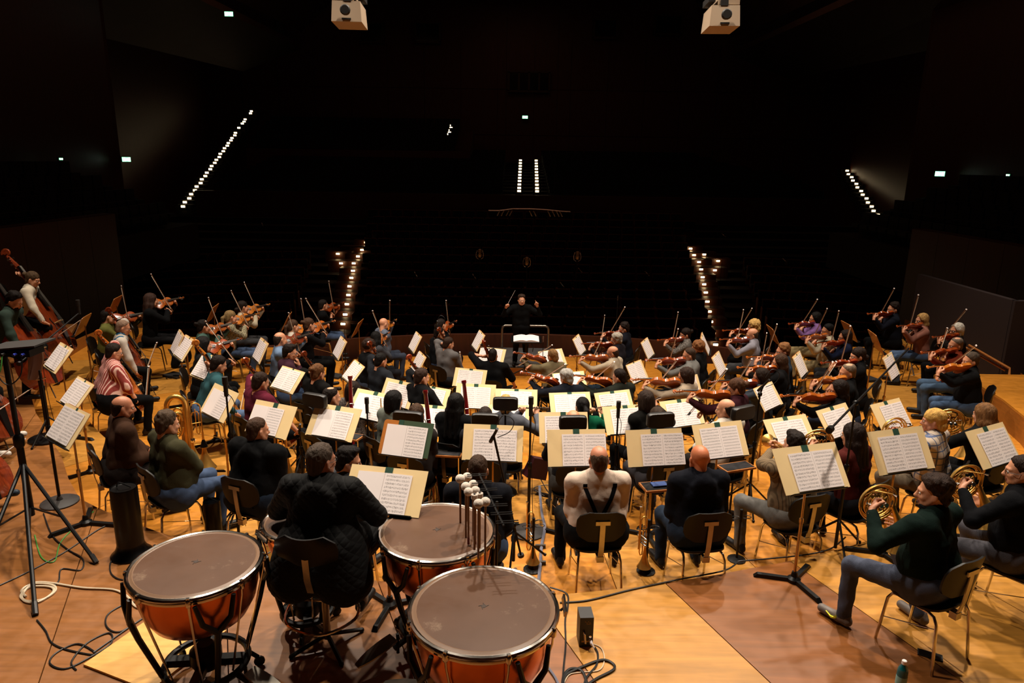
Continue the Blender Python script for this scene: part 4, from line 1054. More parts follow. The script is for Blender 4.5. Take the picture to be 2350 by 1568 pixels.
        hands['L'] = (mouth + ax * .20 + V3(-.055, -.035, -.01), unit(V3(.5, .6, -.1)), unit(V3(.8, .3, .2)), 'hold', V3(-.7, -.1, -.7)); hands['R'] = (mouth + ax * .40 + V3(.055, -.05, -.01), unit(V3(-.5, .6, -.1)), unit(V3(-.8, .3, .2)), 'hold', V3(.7, -.2, -.6))
    elif pose == 'flute':
        ax = unit(rt * .88 + fw * .42 - UP * .10); st = mouth - ax * .10 + fw * .012; items.append(('flute', yz_frame(st, ax, UP)))
        hands['L'] = (st + ax * .30 + fw * .04 - UP * .06, unit(V3(.2, -.4, .7)), unit(V3(.1, -.9, .1)), 'hold', V3(-.4, .3, -.8)); hands['R'] = (st + ax * .50 - fw * .03 - UP * .075, unit(V3(.0, .5, .75)), unit(V3(0, .8, -.4)), 'hold', V3(.8, -.1, -.6))
    elif pose == 'bassoon':
        a0 = V3(.17, .20, hipz - .50); a1 = V3(-.05, .38, hipz + .77); ax = unit(a1 - a0); items.append(('bassoon', yz_frame(a0, ax, V3(0, 1, 0)))); items[-1] = ('bassoon', items[-1][1])
        hands['L'] = (a0 + ax * .80 + V3(-.05, -.03, -.02), unit(V3(.6, .1, .4)), unit(V3(.4, -.8, 0)), 'hold', V3(-.8, .1, -.6)); hands['R'] = (a0 + ax * .46 + V3(.03, -.05, -.02), unit(V3(-.5, .5, .1)), unit(V3(-.7, .2, 0)), 'hold', V3(.8, -.4, -.4))
    elif pose == 'horn':
        hf = unit(HR @ V3(0, 1, 0) * np.array([1, 1, .2])); hr_ = unit(np.cross(hf, UP)); rt, fw = unit(rt + hr_), unit(fw + hf)
        c = mouth + fw * .23 - UP * .10 - rt * .03; yy_ = unit(np.cross(UP, unit(rt * .80 - fw * .55))); items.append(('horn', framemat(c, unit(np.cross(yy_, UP)), yy_, UP)))
        hands['L'] = (c - rt * .115 + fw * .0 - UP * .02, unit(V3(.55, .25, .35)), unit(V3(.7, -.6, 0)), 'grip', V3(-.75, .0, -.8)); hands['R'] = (c + V3(.20, -.10, -.20), unit(V3(.1, .7, -.1)), unit(V3(-.7, 0, .2)), 'relax', V3(.9, -.4, -.4))
    elif pose == 'trumpet':
        ax = unit(fw * .93 + rt * .30 - UP * .25); zz = -ax; yy = unit(UP - zz * (UP @ zz)); xx = np.cross(yy, zz); og = mouth - (xx * -.03 + yy * .018 + zz * .66); items.append(('trumpet_up', framemat(og, xx, yy, zz)))
        hands['L'] = (og + zz * .33 - rt * .05 - UP * .06, unit(rt * .6 + UP * .6 + fw * .2), unit(rt * .7 - fw * .4), 'grip', V3(-.9, .1, -.6)); hands['R'] = (og + zz * .36 + rt * .06 - UP * .03, unit(-rt * .5 + fw * .4 + UP * .4), unit(-rt * .6 - UP * .5), 'hold', V3(.9, .0, -.6))
    elif pose == 'timp':
        for sd_, c in (('L', -1), ('R', 1)): hands[sd_] = (V3(c * .17, .30, hipz + .16), unit(V3(-c * .3, .8, -.3)), V3(0, 0, -1), 'relax', V3(c * .95, -.3, -.4))
    elif pose == 'conduct':
        hands['R'] = (V3(.36, .24, 1.42) * s, unit(V3(-.15, .4, .75)), unit(V3(-.5, .7, -.2)), 'hold', V3(.6, -.2, -.8)); hands['L'] = (V3(-.35, .27, 1.46) * s, unit(V3(.1, .25, .9)), unit(V3(.5, .75, 0)), 'point', V3(-.6, -.2, -.8))
        items.append(('baton', yz_frame(V3(.33, .30, 1.50) * s, unit(V3(-.45, .1, .9)), V3(0, 1, 0))))
    elif pose == 'stand':
        for sd_, c in (('L', -1), ('R', 1)): hands[sd_] = (V3(c * .24, .1, .86), V3(0, .2, -1), V3(-c, 0, 0), 'relax', V3(c, -.5, 0))
    # ---- joints
    EL, WL = ik(SL, hands['L'][0], ua, fa, hands['L'][4]); ER, WR = ik(SR, hands['R'][0], ua, fa, hands['R'][4])
    if stand_:
        kn = [V3(-.10, .03, .50 * s), V3(.10, .05, .50 * s)]; an = [V3(-.11, -.02, .09), V3(.12, .0, .09)]
    else:
        an = []; kn = []
        for c, lg in ((-1, legs[0]), (1, legs[1])):
            kk = V3(c * (knee + (.14 if pose in ('cello', 'bass') else 0)), .42 * s, max(.50, hipz - .05 - .1 * (seat > .55))); kn.append(kk)
            an.append(V3(kk[0] + c * .01, .36 + .30 * lg, .09 + (.25 * (seat - .46) if seat > .5 else 0)))
    hp = [V3(-.088 * bulk, .0, hipz - .01), V3(.088 * bulk, .0, hipz - .01)]
    pts = np.array([P0, N, SL, SR, EL, ER, WL, WR]); lo, hi = pts.min(0) - .2, pts.max(0) + .2
    # ---- upper garment
    f = Fld(lo - V3(.12, .12, .22) * (1 if 'coat' in extra else .5), hi + (V3(.15, .15, 0) if 'coat' in extra else 0), h1); B = bulk; ch = P0 + dS * .33 * s; wa = P0 + dS * .12 * s
    fm = .92 if sex == 'f' else 1.0
    for c in (-1, 1):
        f.cap(P0 + V3(c * .078 * B, 0, .0), wa + V3(c * .072 * B, .004, 0), .112 * B * fm, .104 * B * fm, k=.05); f.cap(wa + V3(c * .072 * B, .0, 0), ch + rt * c * .098 * s * fm, .104 * B * fm, .102 * s * fm * (.5 + .5 * B), k=.06)
        f.cap(ch + rt * c * .095 * s * fm, Sc + rt * c * w * .74 - UP * .035, .100 * s * fm, .078 * s, k=.06)
        f.cap(Sc + rt * c * w * .85, N + rt * c * .02 + UP * .01, .062 * s, .058 * s, k=.05)
    f.cap(ch, Sc, .11 * s * fm, .09 * s, k=.06); f.cap(SL + rt * .01, SR - rt * .01, .064 * s, k=.05); f.cap(Sc, N + UP * .01, .085 * s, .066 * s, k=.045)
    if sex == 'f':
        for c in (-1, 1): f.ell(ch + rt * c * .07 + fw * .075 + UP * .0, (.062, .055, .06), .04)
    if B > 1.08: f.ell(wa + V3(0, .06, .03), (.15 * B, .12 * B, .16), .06)
    loose = 1.12 if 'loose' in extra else 1.0
    for S_, E_, W_, hs in ((SL, EL, WL, hands['L']), (SR, ER, WR, hands['R'])):
        f.cap(S_, S_ + (E_ - S_) * .98, .066 * s * loose * (.5 + .5 * B), .055 * s * loose * (.6 + .4 * B), k=.035)
        if sleeve == 'long': f.cap(E_, E_ + (W_ - E_) * .90, .055 * s * loose * (.6 + .4 * B), .040 * s * loose, k=.025)
        elif sleeve == 'roll': f.cap(E_, E_ + (W_ - E_) * .3, .049 * s, .046 * s, k=.025)
        else: f.cap(S_, S_ + (E_ - S_) * .62, .060 * s, .060 * s, k=.02)
    if 'coat' in extra:
        for c in (-1, 1): f.cap(P0 + V3(c * .09 * B, -.03, .05), P0 + V3(c * .13 * B, -.06, -.16), .13 * B, .135 * B, k=.06); f.cap(P0 + V3(c * .10 * B, .0, .0), P0 + V3(c * .16 * B, .24, -.03), .115 * B, .09 * B, k=.05)
        f.cap(P0 + V3(-.1, -.09, .0), P0 + V3(.1, -.09, -.14), .11 * B, k=.06)
    if 'hood' in extra:
        f.cap(N - rt * .085 + V3(0, .03, .0), N + V3(0, -.085, -.005), .040, .048, k=.03); f.cap(N + rt * .085 + V3(0, .03, 0), N + V3(0, -.085, -.005), .040, .048, k=.03); f.ell(N + V3(0, -.11, -.07), (.115, .05, .10), .04)
    if 'collar' in extra or 'roll' in extra: f.cap(N + V3(0, .0, .01), N + dH * .055, .064, .062, k=.012)
    f.ell(N + dH * .07 + V3(0, .015, 0), (.052, .052, .06), .008, sub=True)
    f.noise(.0042 if 'quilt' not in extra else .002, 21, sd); f.noise(.0022, 47, sd + 3, (1, 1, 1.6))
    V, F = f.nets(); tops = npmesh('garment', V, F, [cloth(top, topk)])
    # ---- trousers and shoes
    g = Fld(np.min([*hp, *kn, *an], 0) - .2, np.max([*hp, *kn, *an], 0) + .2, h1 * 1.1)
    g.cap(hp[0], hp[1], .118 * B * fm, k=.05)
    if not stand_: g.cap(hp[0] + V3(0, -.02, .03), hp[1] + V3(0, -.02, .03), .105 * B * fm, k=.05)
    else: g.cap(P0 + V3(-.05, 0, .02), P0 + V3(.05, 0, .02), .115 * B, k=.04)
    for i in (0, 1):
        g.cap(hp[i], kn[i], .092 * (.5 + .5 * B) * fm, .064, k=.035); g.cap(kn[i], an[i] + V3(0, 0, -.01), .062, .052 if pantk != 'wide' else .075, k=.03)
    g.noise(.0035, 23, sd + 5); g.noise(.002, 50, sd + 7)
    V2, F2 = g.nets(); pantm = npmesh('trousers', V2, F2, [cloth(pants, 'jeans' if pantk == 'jeans' else 'plain')])
    shm = []
    for i, c in ((0, -1), (1, 1)):
        sh = Fld(an[i] - V3(.12, .14, .12), an[i] + V3(.12, .30, .1), .011 if dist < 7 else .015); toe = an[i] + V3(c * .03, .165, -.045); sh.cap(an[i] + V3(0, -.04, -.045), toe, .036, .034, k=.02); sh.cap(an[i] + V3(0, -.01, .0), an[i] + V3(0, .03, -.04), .042, .034, k=.03)
        sh.plane_keep((0, 0, 1), float(an[i][2] - .089), .004); V3_, F3 = sh.nets(); sole_ = (V3_[F3].mean(1)[:, 2] < an[i][2] - .066).astype(int); shm.append(npmesh('shoe', V3_, F3, [mat('leather_' + shoe.lstrip('#'), shoe, .5, bump=.1, spec=.25), mat('sole_' + ('pale' if max(lin(shoe)) > .05 else 'dark'), '#a89a8a' if max(lin(shoe)) > .05 else '#0c0a09', .7)], sole_))
    # ---- the body itself: one mesh
    bd_ = Fld(np.min([*pts, *hp, *kn, *an], 0) - .16, np.max([*pts, *hp, *kn], 0) + V3(.16, .16, .3), .026 if dist < 9 else .032)
    for c in (-1, 1): bd_.cap(P0 + V3(c * .05, 0, 0), ch + rt * c * .06, .085 * fm, .08 * fm, k=.05)
    bd_.cap(SL, SR, .045 * s, k=.05); bd_.cap(Sc, N, .06, .052, k=.05); bd_.cap(N - dH * .03, Hc - dH * .06, .053 * s * fm, .051 * s * fm, k=.03)
    for S_, E_, W_ in ((SL, EL, WL), (SR, ER, WR)):
        bd_.cap(S_, E_, .044 * s, .038 * s, k=.03); bd_.cap(E_, W_, .040 * s if sleeve != 'long' else .034 * s, .027 * s, k=.02)
    for i in (0, 1): bd_.cap(hp[i], kn[i], .066 * fm, .05, k=.03); bd_.cap(kn[i], an[i], .048, .036, k=.03)
    BV, BF = bd_.nets(); nv = [BV]; nf = [BF]; nm = [np.zeros(len(BF), int)]; cnt = len(BV)
    HV, HF, hm, EV, EFq, em = head_template(sex, h2)
    T = lambda v: (v * s) @ HR.T + Hc
    nv.append(T(HV)); nf.append(HF + cnt); nm.append(hm); cnt += len(HV)
    for side, W_, E_ in (('L', WL, EL), ('R', WR, ER)):
        hw = hands[side]; fdir = unit(hw[1]); pn = np.asarray(hw[2], float); pn = unit(pn - fdir * (pn @ fdir)); zax = -pn; xax = np.cross(fdir, zax)
        hv, hf = hand_template(hw[3], h3); hv = hv * .97 * s * (1 if sex == 'm' else .9)
        if side == 'L': hv = hv * np.array([-1, 1, 1]); hf = hf[:, ::-1]
        nv.append(hv @ np.stack([xax, fdir, zax]) + W_); nf.append(hf + cnt); nm.append(np.zeros(len(hf), int)); cnt += len(hv)
    quads = np.concatenate(nf); mi = np.concatenate(nm)
    allv = np.concatenate(nv)
    eb = T(EV); off = len(allv); allv = np.concatenate([allv, eb])
    me = D.meshes.new('person'); faces = quads.tolist() + [tuple(i + off for i in q) for q in EFq]
    me.from_pydata(allv.tolist(), [], faces)
    for m_ in (skin(skinc), EYEW, EYED, LIP): me.materials.append(m_)
    me.polygons.foreach_set('material_index', np.concatenate([mi, np.array(em)]).astype(np.int32)); me.polygons.foreach_set('use_smooth', np.ones(len(faces), bool)); me.update()
    o = obj('person', me, M=root); tag(o, label, 'person', 'members of the orchestra' if pid != 'cond' else None)
    obj('shirt' if 'jacket' not in extra else 'jacket', tops, o); obj('trousers', pantm, o); shoes_ = [obj('shoe', m_, o) for m_ in shm]
    if 'swoosh' in extra:
        b = MB(); x_ = an[0][0] - .052; pr_ = [(-.035, .012), (.0, -.006), (.055, .022), (.01, .006), (-.015, .012), (-.028, .030)]; b.add([(x_ - .012 * (1 - abs(y) * 6), an[0][1] + .055 + y, an[0][2] - .048 + z) for y, z in pr_] + [(x_ + .012, an[0][1] + .055 + y, an[0][2] - .048 + z) for y, z in pr_], [(5, 4, 3, 2, 1, 0)] + [(i, (i + 1) % 6, 6 + (i + 1) % 6, 6 + i) for i in range(6)]); obj('shoe_mark', b.mesh('shoe_mark', mat('yellow_mark', '#d8d02a', .5), smooth=False), shoes_[0])
    HM = Matrix.Translation(Hc) @ Matrix(HR.tolist()).to_4x4() @ Matrix.Scale(s, 4)
    def add_hair(style, nm_):
        h_ = obj(nm_, hair_template(style, h2), o, M=HM); h_.material_slots[0].link = 'OBJECT'; h_.material_slots[0].material = hairm(hairc)
    if hair != 'bald': add_hair(hair, 'hair')
    if 'beard' in extra: add_hair('beard', 'beard')
    if 'glasses' in extra: obj('glasses', glasses_mesh(), o, M=HM)
    if 'vest' in extra:
        vc = dict(e for e in extra if isinstance(e, tuple)).get('vestc') if False else dark or '#101012'
        v_ = Fld(lo, hi, h1)
        for c in (-1, 1):
            v_.cap(P0 + V3(c * .062 * B, 0, .02), wa + V3(c * .060 * B, .004, 0), .126 * B, .120 * B, k=.05); v_.cap(wa + V3(c * .060 * B, 0, 0), ch + rt * c * .082 * s, .120 * B, .118 * s, k=.05); v_.cap(ch + rt * c * .08 * s, Sc + rt * c * w * .72, .114 * s, .076 * s, k=.05)
        v_.cap(Sc - rt * w * .8, Sc + rt * w * .8, .070 * s, k=.04); v_.cap(Sc, N + dH * .02, .092, .078, k=.03); v_.ell(N + dH * .07 + V3(0, .02, 0), (.06, .06, .07), .01, sub=True)
        if 'puffer' in extra:
            X, Y, Z = v_.xyz((slice(None),) * 3); v_.phi = (v_.phi - .012 * np.abs(np.sin((Z - .03) * 34))).astype(np.float32)
        v_.noise(.003, 30, sd + 9); q_ = v_.nets(); obj('vest', npmesh('vest', q_[0], q_[1], [cloth(vc, 'shine' if 'puffer' in extra else 'plain')]), o)
    if 'braces' in extra:
        b = MB()
        for c in (-1, 1):
            path = [V3(c * .125, -.0, N[2] - .03)] + [V3(c * (.125 - .115 * t), 0, N[2] - .06 - .27 * t) for t in [i / 9 for i in range(10)]]
            pp = []
            for p_ in path:
                yb = -.40
                while yb < .15 and f.sample((p_[0], yb, p_[2])) > .003: yb += .004
                pp.append((p_[0], yb - .002, p_[2]))
            v = []; ff = []
            for x, y, z in pp: v += [(x - .018, y, z), (x + .018, y, z), (x + .018, y - .004, z), (x - .018, y - .004, z)]
            for i in range(len(pp) - 1):
                a = 4 * i; ff += [(a, a + 4, a + 5, a + 1), (a + 1, a + 5, a + 6, a + 2), (a + 2, a + 6, a + 7, a + 3), (a + 3, a + 7, a + 4, a)]
            b.add(v, ff)
        obj('suspenders', b.mesh('suspenders', cloth('#14141a')), o)
    if 'scarf' in extra:
        b = MB(); b.tube([tuple(N + V3(.07 * math.cos(a), .02 + .06 * math.sin(a), .035)) for a in [2 * math.pi * i / 12 for i in range(12)]], .024, 6, closed=True); obj('neck_cushion', b.mesh('neck_cushion', cloth('#17171a')), o)
    # ---- what they hold
    for kd, Ml in items:
        Mw = root @ Ml
        if kd in 'vacb' and len(kd) == 1: fiddle(kd, Mw, '%s played by the %s' % ({'v': 'wooden violin', 'a': 'wooden viola', 'c': 'wooden cello', 'b': 'dark wooden double bass'}[kd], who), varn)
        elif kd == 'bow': bow(kind or 'v', Mw, 'thin string bow held by the %s' % who)
        elif kd == 'cbow': bow('c', Mw, 'thin string bow held by the %s' % who)
        elif kd == 'baton':
            b = MB(); b.tube([(0, 0, 0), (0, .34, 0)], [.004, .002], 5); b2 = MB(); b2.sphere((0, -.02, 0), (.010, .028, .010), 8, 5)
            t = thing('baton', 'slim white baton in the conductor\'s raised hand', 'baton', M=Mw); obj('shaft', b.mesh('shaft', PAPER), t); obj('grip', b2.mesh('grip', mat('cork', '#a87a4a', .8)), t)
        else: WIND[kd](Mw, who)
    if not stand_ and chairlab not in (False, 'stool'):
        chair(q[0] - 0 * sy, q[1], zf, ya, chairlab or ('black plywood and chrome chair under the %s' % who), dz=seat - .46 if chairlab != 'stool' else 0)
    PEOPLE[pid] = dict(q=q, zf=zf, yaw=yaw, who=who, d=dist, root=root)
    return o
# ================================================================== wind instruments
WIND = {}
GREN = mat('grenadilla', '#120d0c', .3, coat=.3); REDM = mat('red_maple_lacquer', '#7a0d14', .18, coat=.8, var=.15, vscale=10)
WM = {}
def cached(key, fn):
    if key not in WM: WM[key] = fn()
    return WM[key]
def parts_of(t, d):
    for k, m in d.items(): obj(k.split('.')[0], m, t)
    return t
def _flute():
    b = MB(); b.tube([(0, 0, 0), (0, .66, 0)], .0098, 8); b.lathe([(.0115, 0), (.0115, .012)], 8, (0, 0, 0), Matrix.Translation((0, .22, 0)) @ Matrix.Rotation(math.radians(-90), 4, 'X')); k = MB()
    for i in range(11): k.lathe([(.009, .009), (.009, .014)], 8, (0, .27 + i * .032, 0))
    k.tube([(.008, .26, .008), (.008, .62, .008)], .002, 4); return {'tube': b.mesh('flute_tube', SILVER), 'keys': k.mesh('flute_keys', SILVER)}
WIND['flute'] = lambda M, who: parts_of(thing('flute', 'silver flute played by the %s' % who, 'flute', M=M), cached('flute', _flute))
def _clar():
    b = MB(); b.tube([(0, 0, 0), (0, .06, 0), (0, .10, 0), (0, .55, 0), (0, .60, 0), (0, .64, 0)], [.006, .010, .013, .0135, .020, .030], 10); k = MB()
    for i in range(9): k.lathe([(.009, .013), (.009, .018)], 8, (0, .16 + i * .04, 0))
    k.tube([(.012, .14, .008), (.012, .54, .008)], .002, 4)
    for y in (.10, .30, .52): k.tube([(.014 * math.cos(a), y, .014 * math.sin(a)) for a in [math.pi * i / 4 for i in range(8)]], .0025, 4, closed=True)
    return {'tube': b.mesh('clarinet_tube', GREN), 'keys': k.mesh('clarinet_keys', SILVER)}
WIND['clarinet'] = lambda M, who: parts_of(thing('clarinet', 'black clarinet with silver keys played by the %s' % who, 'clarinet', M=M), cached('clar', _clar))
WIND['oboe'] = lambda M, who: parts_of(thing('oboe', 'slim black oboe with silver keys played by the %s' % who, 'oboe', M=M), cached('clar', _clar))
def _bsn():
    a = MB(); a.tube([(0, 0, 0), (0, .44, 0)], [.038, .034], 12); a.tube([(-.014, .44, 0), (-.014, .95, 0), (-.014, 1.02, 0), (-.014, 1.30, 0), (-.014, 1.315, 0), (-.014, 1.34, 0)], [.022, .021, .025, .021, .029, .027], 12); a.tube([(.022, .44, 0), (.022, .92, 0)], [.017, .014], 10)
    k = MB()
    for y in (.01, .43, .95, 1.02): k.tube([((-.014 if y > .5 else 0) + (.026 if y > .5 else .038) * math.cos(q), y, (.026 if y > .5 else .038) * math.sin(q)) for q in [math.pi * i / 6 for i in range(12)]], .004, 4, closed=True)
    for i in range(12):
        y = .10 + i * .10; k.lathe([(.012, .024 if y > .45 else .036), (.012, .031 if y > .45 else .043)], 8, (-.014 if y > .45 else 0, y, 0)); k.lathe([(.009, .02), (.009, .03)], 8, (.012, y + .04, 0))
    k.tube([(.0, .06, .04), (.0, .42, .04)], .003, 4); k.tube([(-.0, .46, .028), (-.0, 1.2, .028)], .003, 4)
    k2 = MB(); k2.tube(spline([(.022, .92, 0), (.03, 1.0, .01), (.08, 1.03, .03), (.16, .98, .06), (.22, .93, .07)], 5), [.005] * 20 + [.003], 6)
    return {'joint': a.mesh('bassoon_joint', REDM), 'keys': k.mesh('bassoon_keys', SILVER), 'crook': k2.mesh('crook', SILVER)}
WIND['bassoon'] = lambda M, who: parts_of(thing('bassoon', 'bright red bassoon with silver keys held by the %s' % who, 'bassoon', M=M), cached('bsn', _bsn))
def bell_prof(L, r0, r1, n=12): return [(r0 + (r1 - r0) * (t ** 3.2) + (r1 - r0) * .06 * t, L * t) for t in [i / n for i in range(n + 1)]]
def _horn():
    a = MB()                              # coil lies in the local XZ plane
    for r, y, q0, q1 in ((.150, 0, 40, 400), (.136, .02, 0, 330), (.120, -.012, 90, 420), (.104, .012, 20, 340)): a.tube([(r * math.cos(math.radians(q)), y, r * .92 * math.sin(math.radians(q))) for q in np.linspace(q0, q1, 30)], .0078, 7)
    for i in range(5):                    # valve slides
        x = -.07 + i * .032; a.tube([(x, .012, -.07), (x, .012, .02), (x + .012, .012, .035), (x + .024, .012, .02), (x + .024, .012, -.06)], .0058, 6)
    a.tube(spline([(-.02, -.15, .14), (.0, -.10, .12), (-.06, -.02, .10), (-.13, 0, .05)], 6), [.004] * 10 + [.007] * 9, 6)
    v = MB()
    for i in range(4): v.lathe([(.016, -.022), (.019, -.018), (.019, .022), (.016, .026)], 12, (-.075 + i * .042, .0, -.015), Matrix.Rotation(math.radians(90), 4, 'X'))
    for i in range(4): v.box((-.09 + i * .028, .0, .075), (.014, .03, .005))
    b = MB(); ax = Vector((.35, -.25, -.90)).normalized(); Mb = yz_frame((.10, -.01, -.06), (0, 1, 0), ax); Mb = framemat((.11, -.01, -.03), ax.orthogonal().normalized(), ax.cross(ax.orthogonal().normalized()), ax)
    b.lathe([(r, z) for r, z in bell_prof(.30, .018, .150)], 24, M=Mb, caps=False); b.lathe([(r - .0025, z) for r, z in bell_prof(.30, .018, .150)][::-1], 24, M=Mb, caps=False)
    m = MB(); m.tube([(-.02, -.15, .14), (-.022, -.165, .143), (-.028, -.205, .15)], [.004, .005, .010], 8)
    return {'tubing': a.mesh('horn_tubing', GOLD), 'valve': v.mesh('horn_valves', SILVER), 'bell': b.mesh('horn_bell', GOLD), 'mouthpiece': m.mesh('mouthpiece', SILVER)}
WIND['horn'] = lambda M, who: parts_of(thing('french_horn', 'coiled brass horn held by the %s' % who, 'horn', M=M, group='french horns'), cached('horn', _horn))
def _tromb():
    a = MB()                               # stands bell down on its peg
    a.tube([(.055, 0, .42), (.055, 0, .80)] + [(.0 + .055 * math.cos(math.radians(q)), 0, .80 + .055 * math.sin(math.radians(q))) for q in range(15, 180, 15)] + [(-.055, 0, .80), (-.055, 0, .10)], .0075, 8)
    a.tube([(-.055, .0, .16), (-.055, .06, .16), (-.055, .06, .9), (-.055, .075, .93), (-.055, .09, .90), (-.055, .09, .2)], .006, 7)
    a.tube([(-.0, .02, .78), (.0, .02, .50), (.02, .02, .47), (.035, .02, .50), (.035, .02, .72), (.02, .02, .75), (-.03, .02, .74), (-.045, .02, .70), (-.045, .02, .46)], .0065, 7)
    for z in (.36, .62): a.tube([(-.055, 0, z), (.055, 0, z)], .004, 6)
    b = MB(); b.lathe([(r, .50 - z) for r, z in bell_prof(.44, .011, .112)], 24, (.055, 0, 0), caps=False); b.lathe([(r - .002, .50 - z) for r, z in bell_prof(.44, .011, .112)][::-1], 24, (.055, 0, 0), caps=False)
    v = MB(); v.lathe([(.02, 0), (.024, .005), (.024, .04), (.02, .045)], 12, (-.055, .0, .40)); v.tube([(-.055, 0, .42), (-.02, .0, .42)], .004, 5)
    return {'slide': a.mesh('trombone_slide', GOLD), 'bell': b.mesh('trombone_bell', GOLD), 'valve': v.mesh('trombone_valve', SILVER)}
def _ststand():
    b = MB(); b.tube([(0, 0, .03), (0, 0, .36)], .012, 8); b.lathe([(.045, .33), (.02, .40), (.006, .44)], 12)
    l = MB(); l.box((0, .11, .018), (.03, .22, .02), taper=.8); return b.mesh('peg', BLACKM), l.mesh('stand_foot', BLACKM)
def inst_stand(x, y, z, label, rz=0):
    t = thing('instrument_stand', label, 'instrument stand', (x, y, z), rz, 'floor stands for brass'); pg, ft = cached('st', _ststand); obj('peg', pg, t)
    for k in range(3): obj('stand_foot', ft, t, rot=(0, 0, 2.1 * k))
    return t
def trombone(x, y, z, rz, label, sc=1.0):
    M_ = Matrix.Translation((x, y, z)) @ Matrix.Rotation(rz, 4, 'Z'); t = thing('trombone', label, 'trombone', M=M_ @ Matrix.Translation((-.055 * sc, 0, .0)), group='trombones on floor stands'); t.scale = (sc, sc, sc)
    parts_of(t, cached('tromb', _tromb)); inst_stand(x, y, z, 'floor stand of the ' + ' '.join(label.split()[:10]), rz)
def _tuba():                               # resting on its bell, the big bow on top
    a = MB(); a.tube([(.0, 0, .50), (.0, 0, .78)] + [(-.10 + .10 * math.cos(math.radians(q)), 0, .78 + .13 * math.sin(math.radians(q))) for q in range(15, 180, 15)] + [(-.20, 0, .78), (-.20, 0, .34)] + [(-.13 - .07 * math.cos(math.radians(q)), .0, .34 - .08 * math.sin(math.radians(q))) for q in range(20, 180, 20)] + [(-.06, .02, .36), (-.06, .03, .66)], [.036, .034] + [.030] * 11 + [.028, .024] + [.021] * 8 + [.018, .016], 10)
    for r, y in ((.10, .05), (.075, .03), (.085, -.045)): a.tube([(-.10 + r * .75 * math.cos(q), y, .58 + r * 1.7 * math.sin(q)) for q in np.linspace(.3, 6.0, 28)], .011, 8)
    for i in range(6): a.tube([(-.19 + .03 * i, .065, .40), (-.19 + .03 * i, .065, .66), (-.175 + .03 * i, .065, .675), (-.16 + .03 * i, .065, .66), (-.16 + .03 * i, .065, .42)], .0075, 6)
    b = MB(); P_ = bell_prof(.48, .036, .19); b.lathe([(r, .50 - z) for r, z in P_], 28, caps=False); b.lathe([(r - .003, .50 - z) for r, z in P_][::-1], 28, caps=False)
    v = MB()
    for i in range(4): v.lathe([(.020, 0), (.024, .006), (.024, .09), (.020, .096)], 12, (-.17 + i * .05, .085, .50))
    return {'tubing': a.mesh('tuba_tubing', GOLD), 'bell': b.mesh('tuba_bell', GOLD), 'valve': v.mesh('tuba_valves', SILVER)}
def tuba(x, y, z, rz, label):
    t = thing('tuba', label, 'tuba', (x, y, z), rz); parts_of(t, cached('tuba', _tuba)); return t
def _trp():
    a = MB(); a.tube([(.03, 0, .30), (.03, 0, .50)] + [(.0 + .03 * math.cos(math.radians(q)), 0, .50 + .045 * math.sin(math.radians(q))) for q in range(20, 180, 20)] + [(-.03, 0, .50), (-.03, 0, .20), (-.02, 0, .17), (.0, 0, .17), (.01, .01, .20), (.01, .01, .46)], .0058, 7); a.tube([(-.03, .018, .58), (-.03, .018, .22)], .0048, 6)
    b = MB(); P_ = bell_prof(.28, .008, .062); b.lathe([(r, .32 - z) for r, z in P_], 20, (.03, 0, 0), caps=False); b.lathe([(r - .002, .32 - z) for r, z in P_][::-1], 20, (.03, 0, 0), caps=False)
    v = MB()
    for i in range(3): v.lathe([(.009, -.06), (.011, -.055), (.011, .055), (.007, .06)], 10, (.0, .0, .28 + i * .032), Matrix.Rotation(math.radians(90), 4, 'X'))
    m = MB(); m.lathe([(.004, 0), (.0055, .05), (.012, .07)], 10, (-.03, .018, .57)); return {'tubing': a.mesh('trumpet_tubing', BRASS), 'bell': b.mesh('trumpet_bell', BRASS), 'valve': v.mesh('trumpet_valves', SILVER), 'mouthpiece': m.mesh('mouthpiece', SILVER)}
def trumpet(x, y, z, rz, label):
    t = thing('trumpet', label, 'trumpet', (x, y, z + .02), rz, 'trumpets on floor stands'); parts_of(t, cached('trp', _trp)); return t
WIND['trumpet_up'] = lambda M, who: parts_of(thing('trumpet', 'brass trumpet held up by the %s' % who, 'trumpet', M=M), cached('trp', _trp))
# ================================================================== the players (crown of the head in the photograph, then look and pose)
pp = person
DK, BR, GY, BL = '#17100c', '#3a2416', '#8d867c', '#b98a4c'
K = '#101012'; JN = '#3c4c68'; DJ = '#1f2938'; CH_ = '#2a2a2c'
# double basses and cellos, left
pp('bassA', 77, 623, 72, 'bass', 'm', 'bun', '#4a3826', '#cdbfa8', K, 'person in white shirt and black waistcoat leaning on a double bass at the far left', 'bassist in the black waistcoat', zf=1.0, seat=.74, extra=('vest',), varn='d', lean=22, chairlab='tall black stool chair under the bassist in the black waistcoat')
pp('bassB', 38, 671, 78, 'bass', 'm', 'tousled', DK, '#34423a', K, 'dark-haired person in grey-green top bent over a double bass at the left edge', 'bassist in the grey-green top', zf=1.0, seat=.74, extra=('beard',), varn='e', lean=26, head=(-10, 26, 0), chairlab='tall black stool chair under the bassist in the grey-green top')
pp('bassC', 0, 0, 78, 'bass', 'm', 'short', DK, K, K, 'person in black at the left edge whose white trainers show below a double bass', 'bassist in white trainers', zf=1.0, seat=.74, varn='d', shoe='#cfc6bb', pos=(-6.35, 7.45), chairlab='tall black stool chair under the bassist in white trainers', legs=(.3, .6))
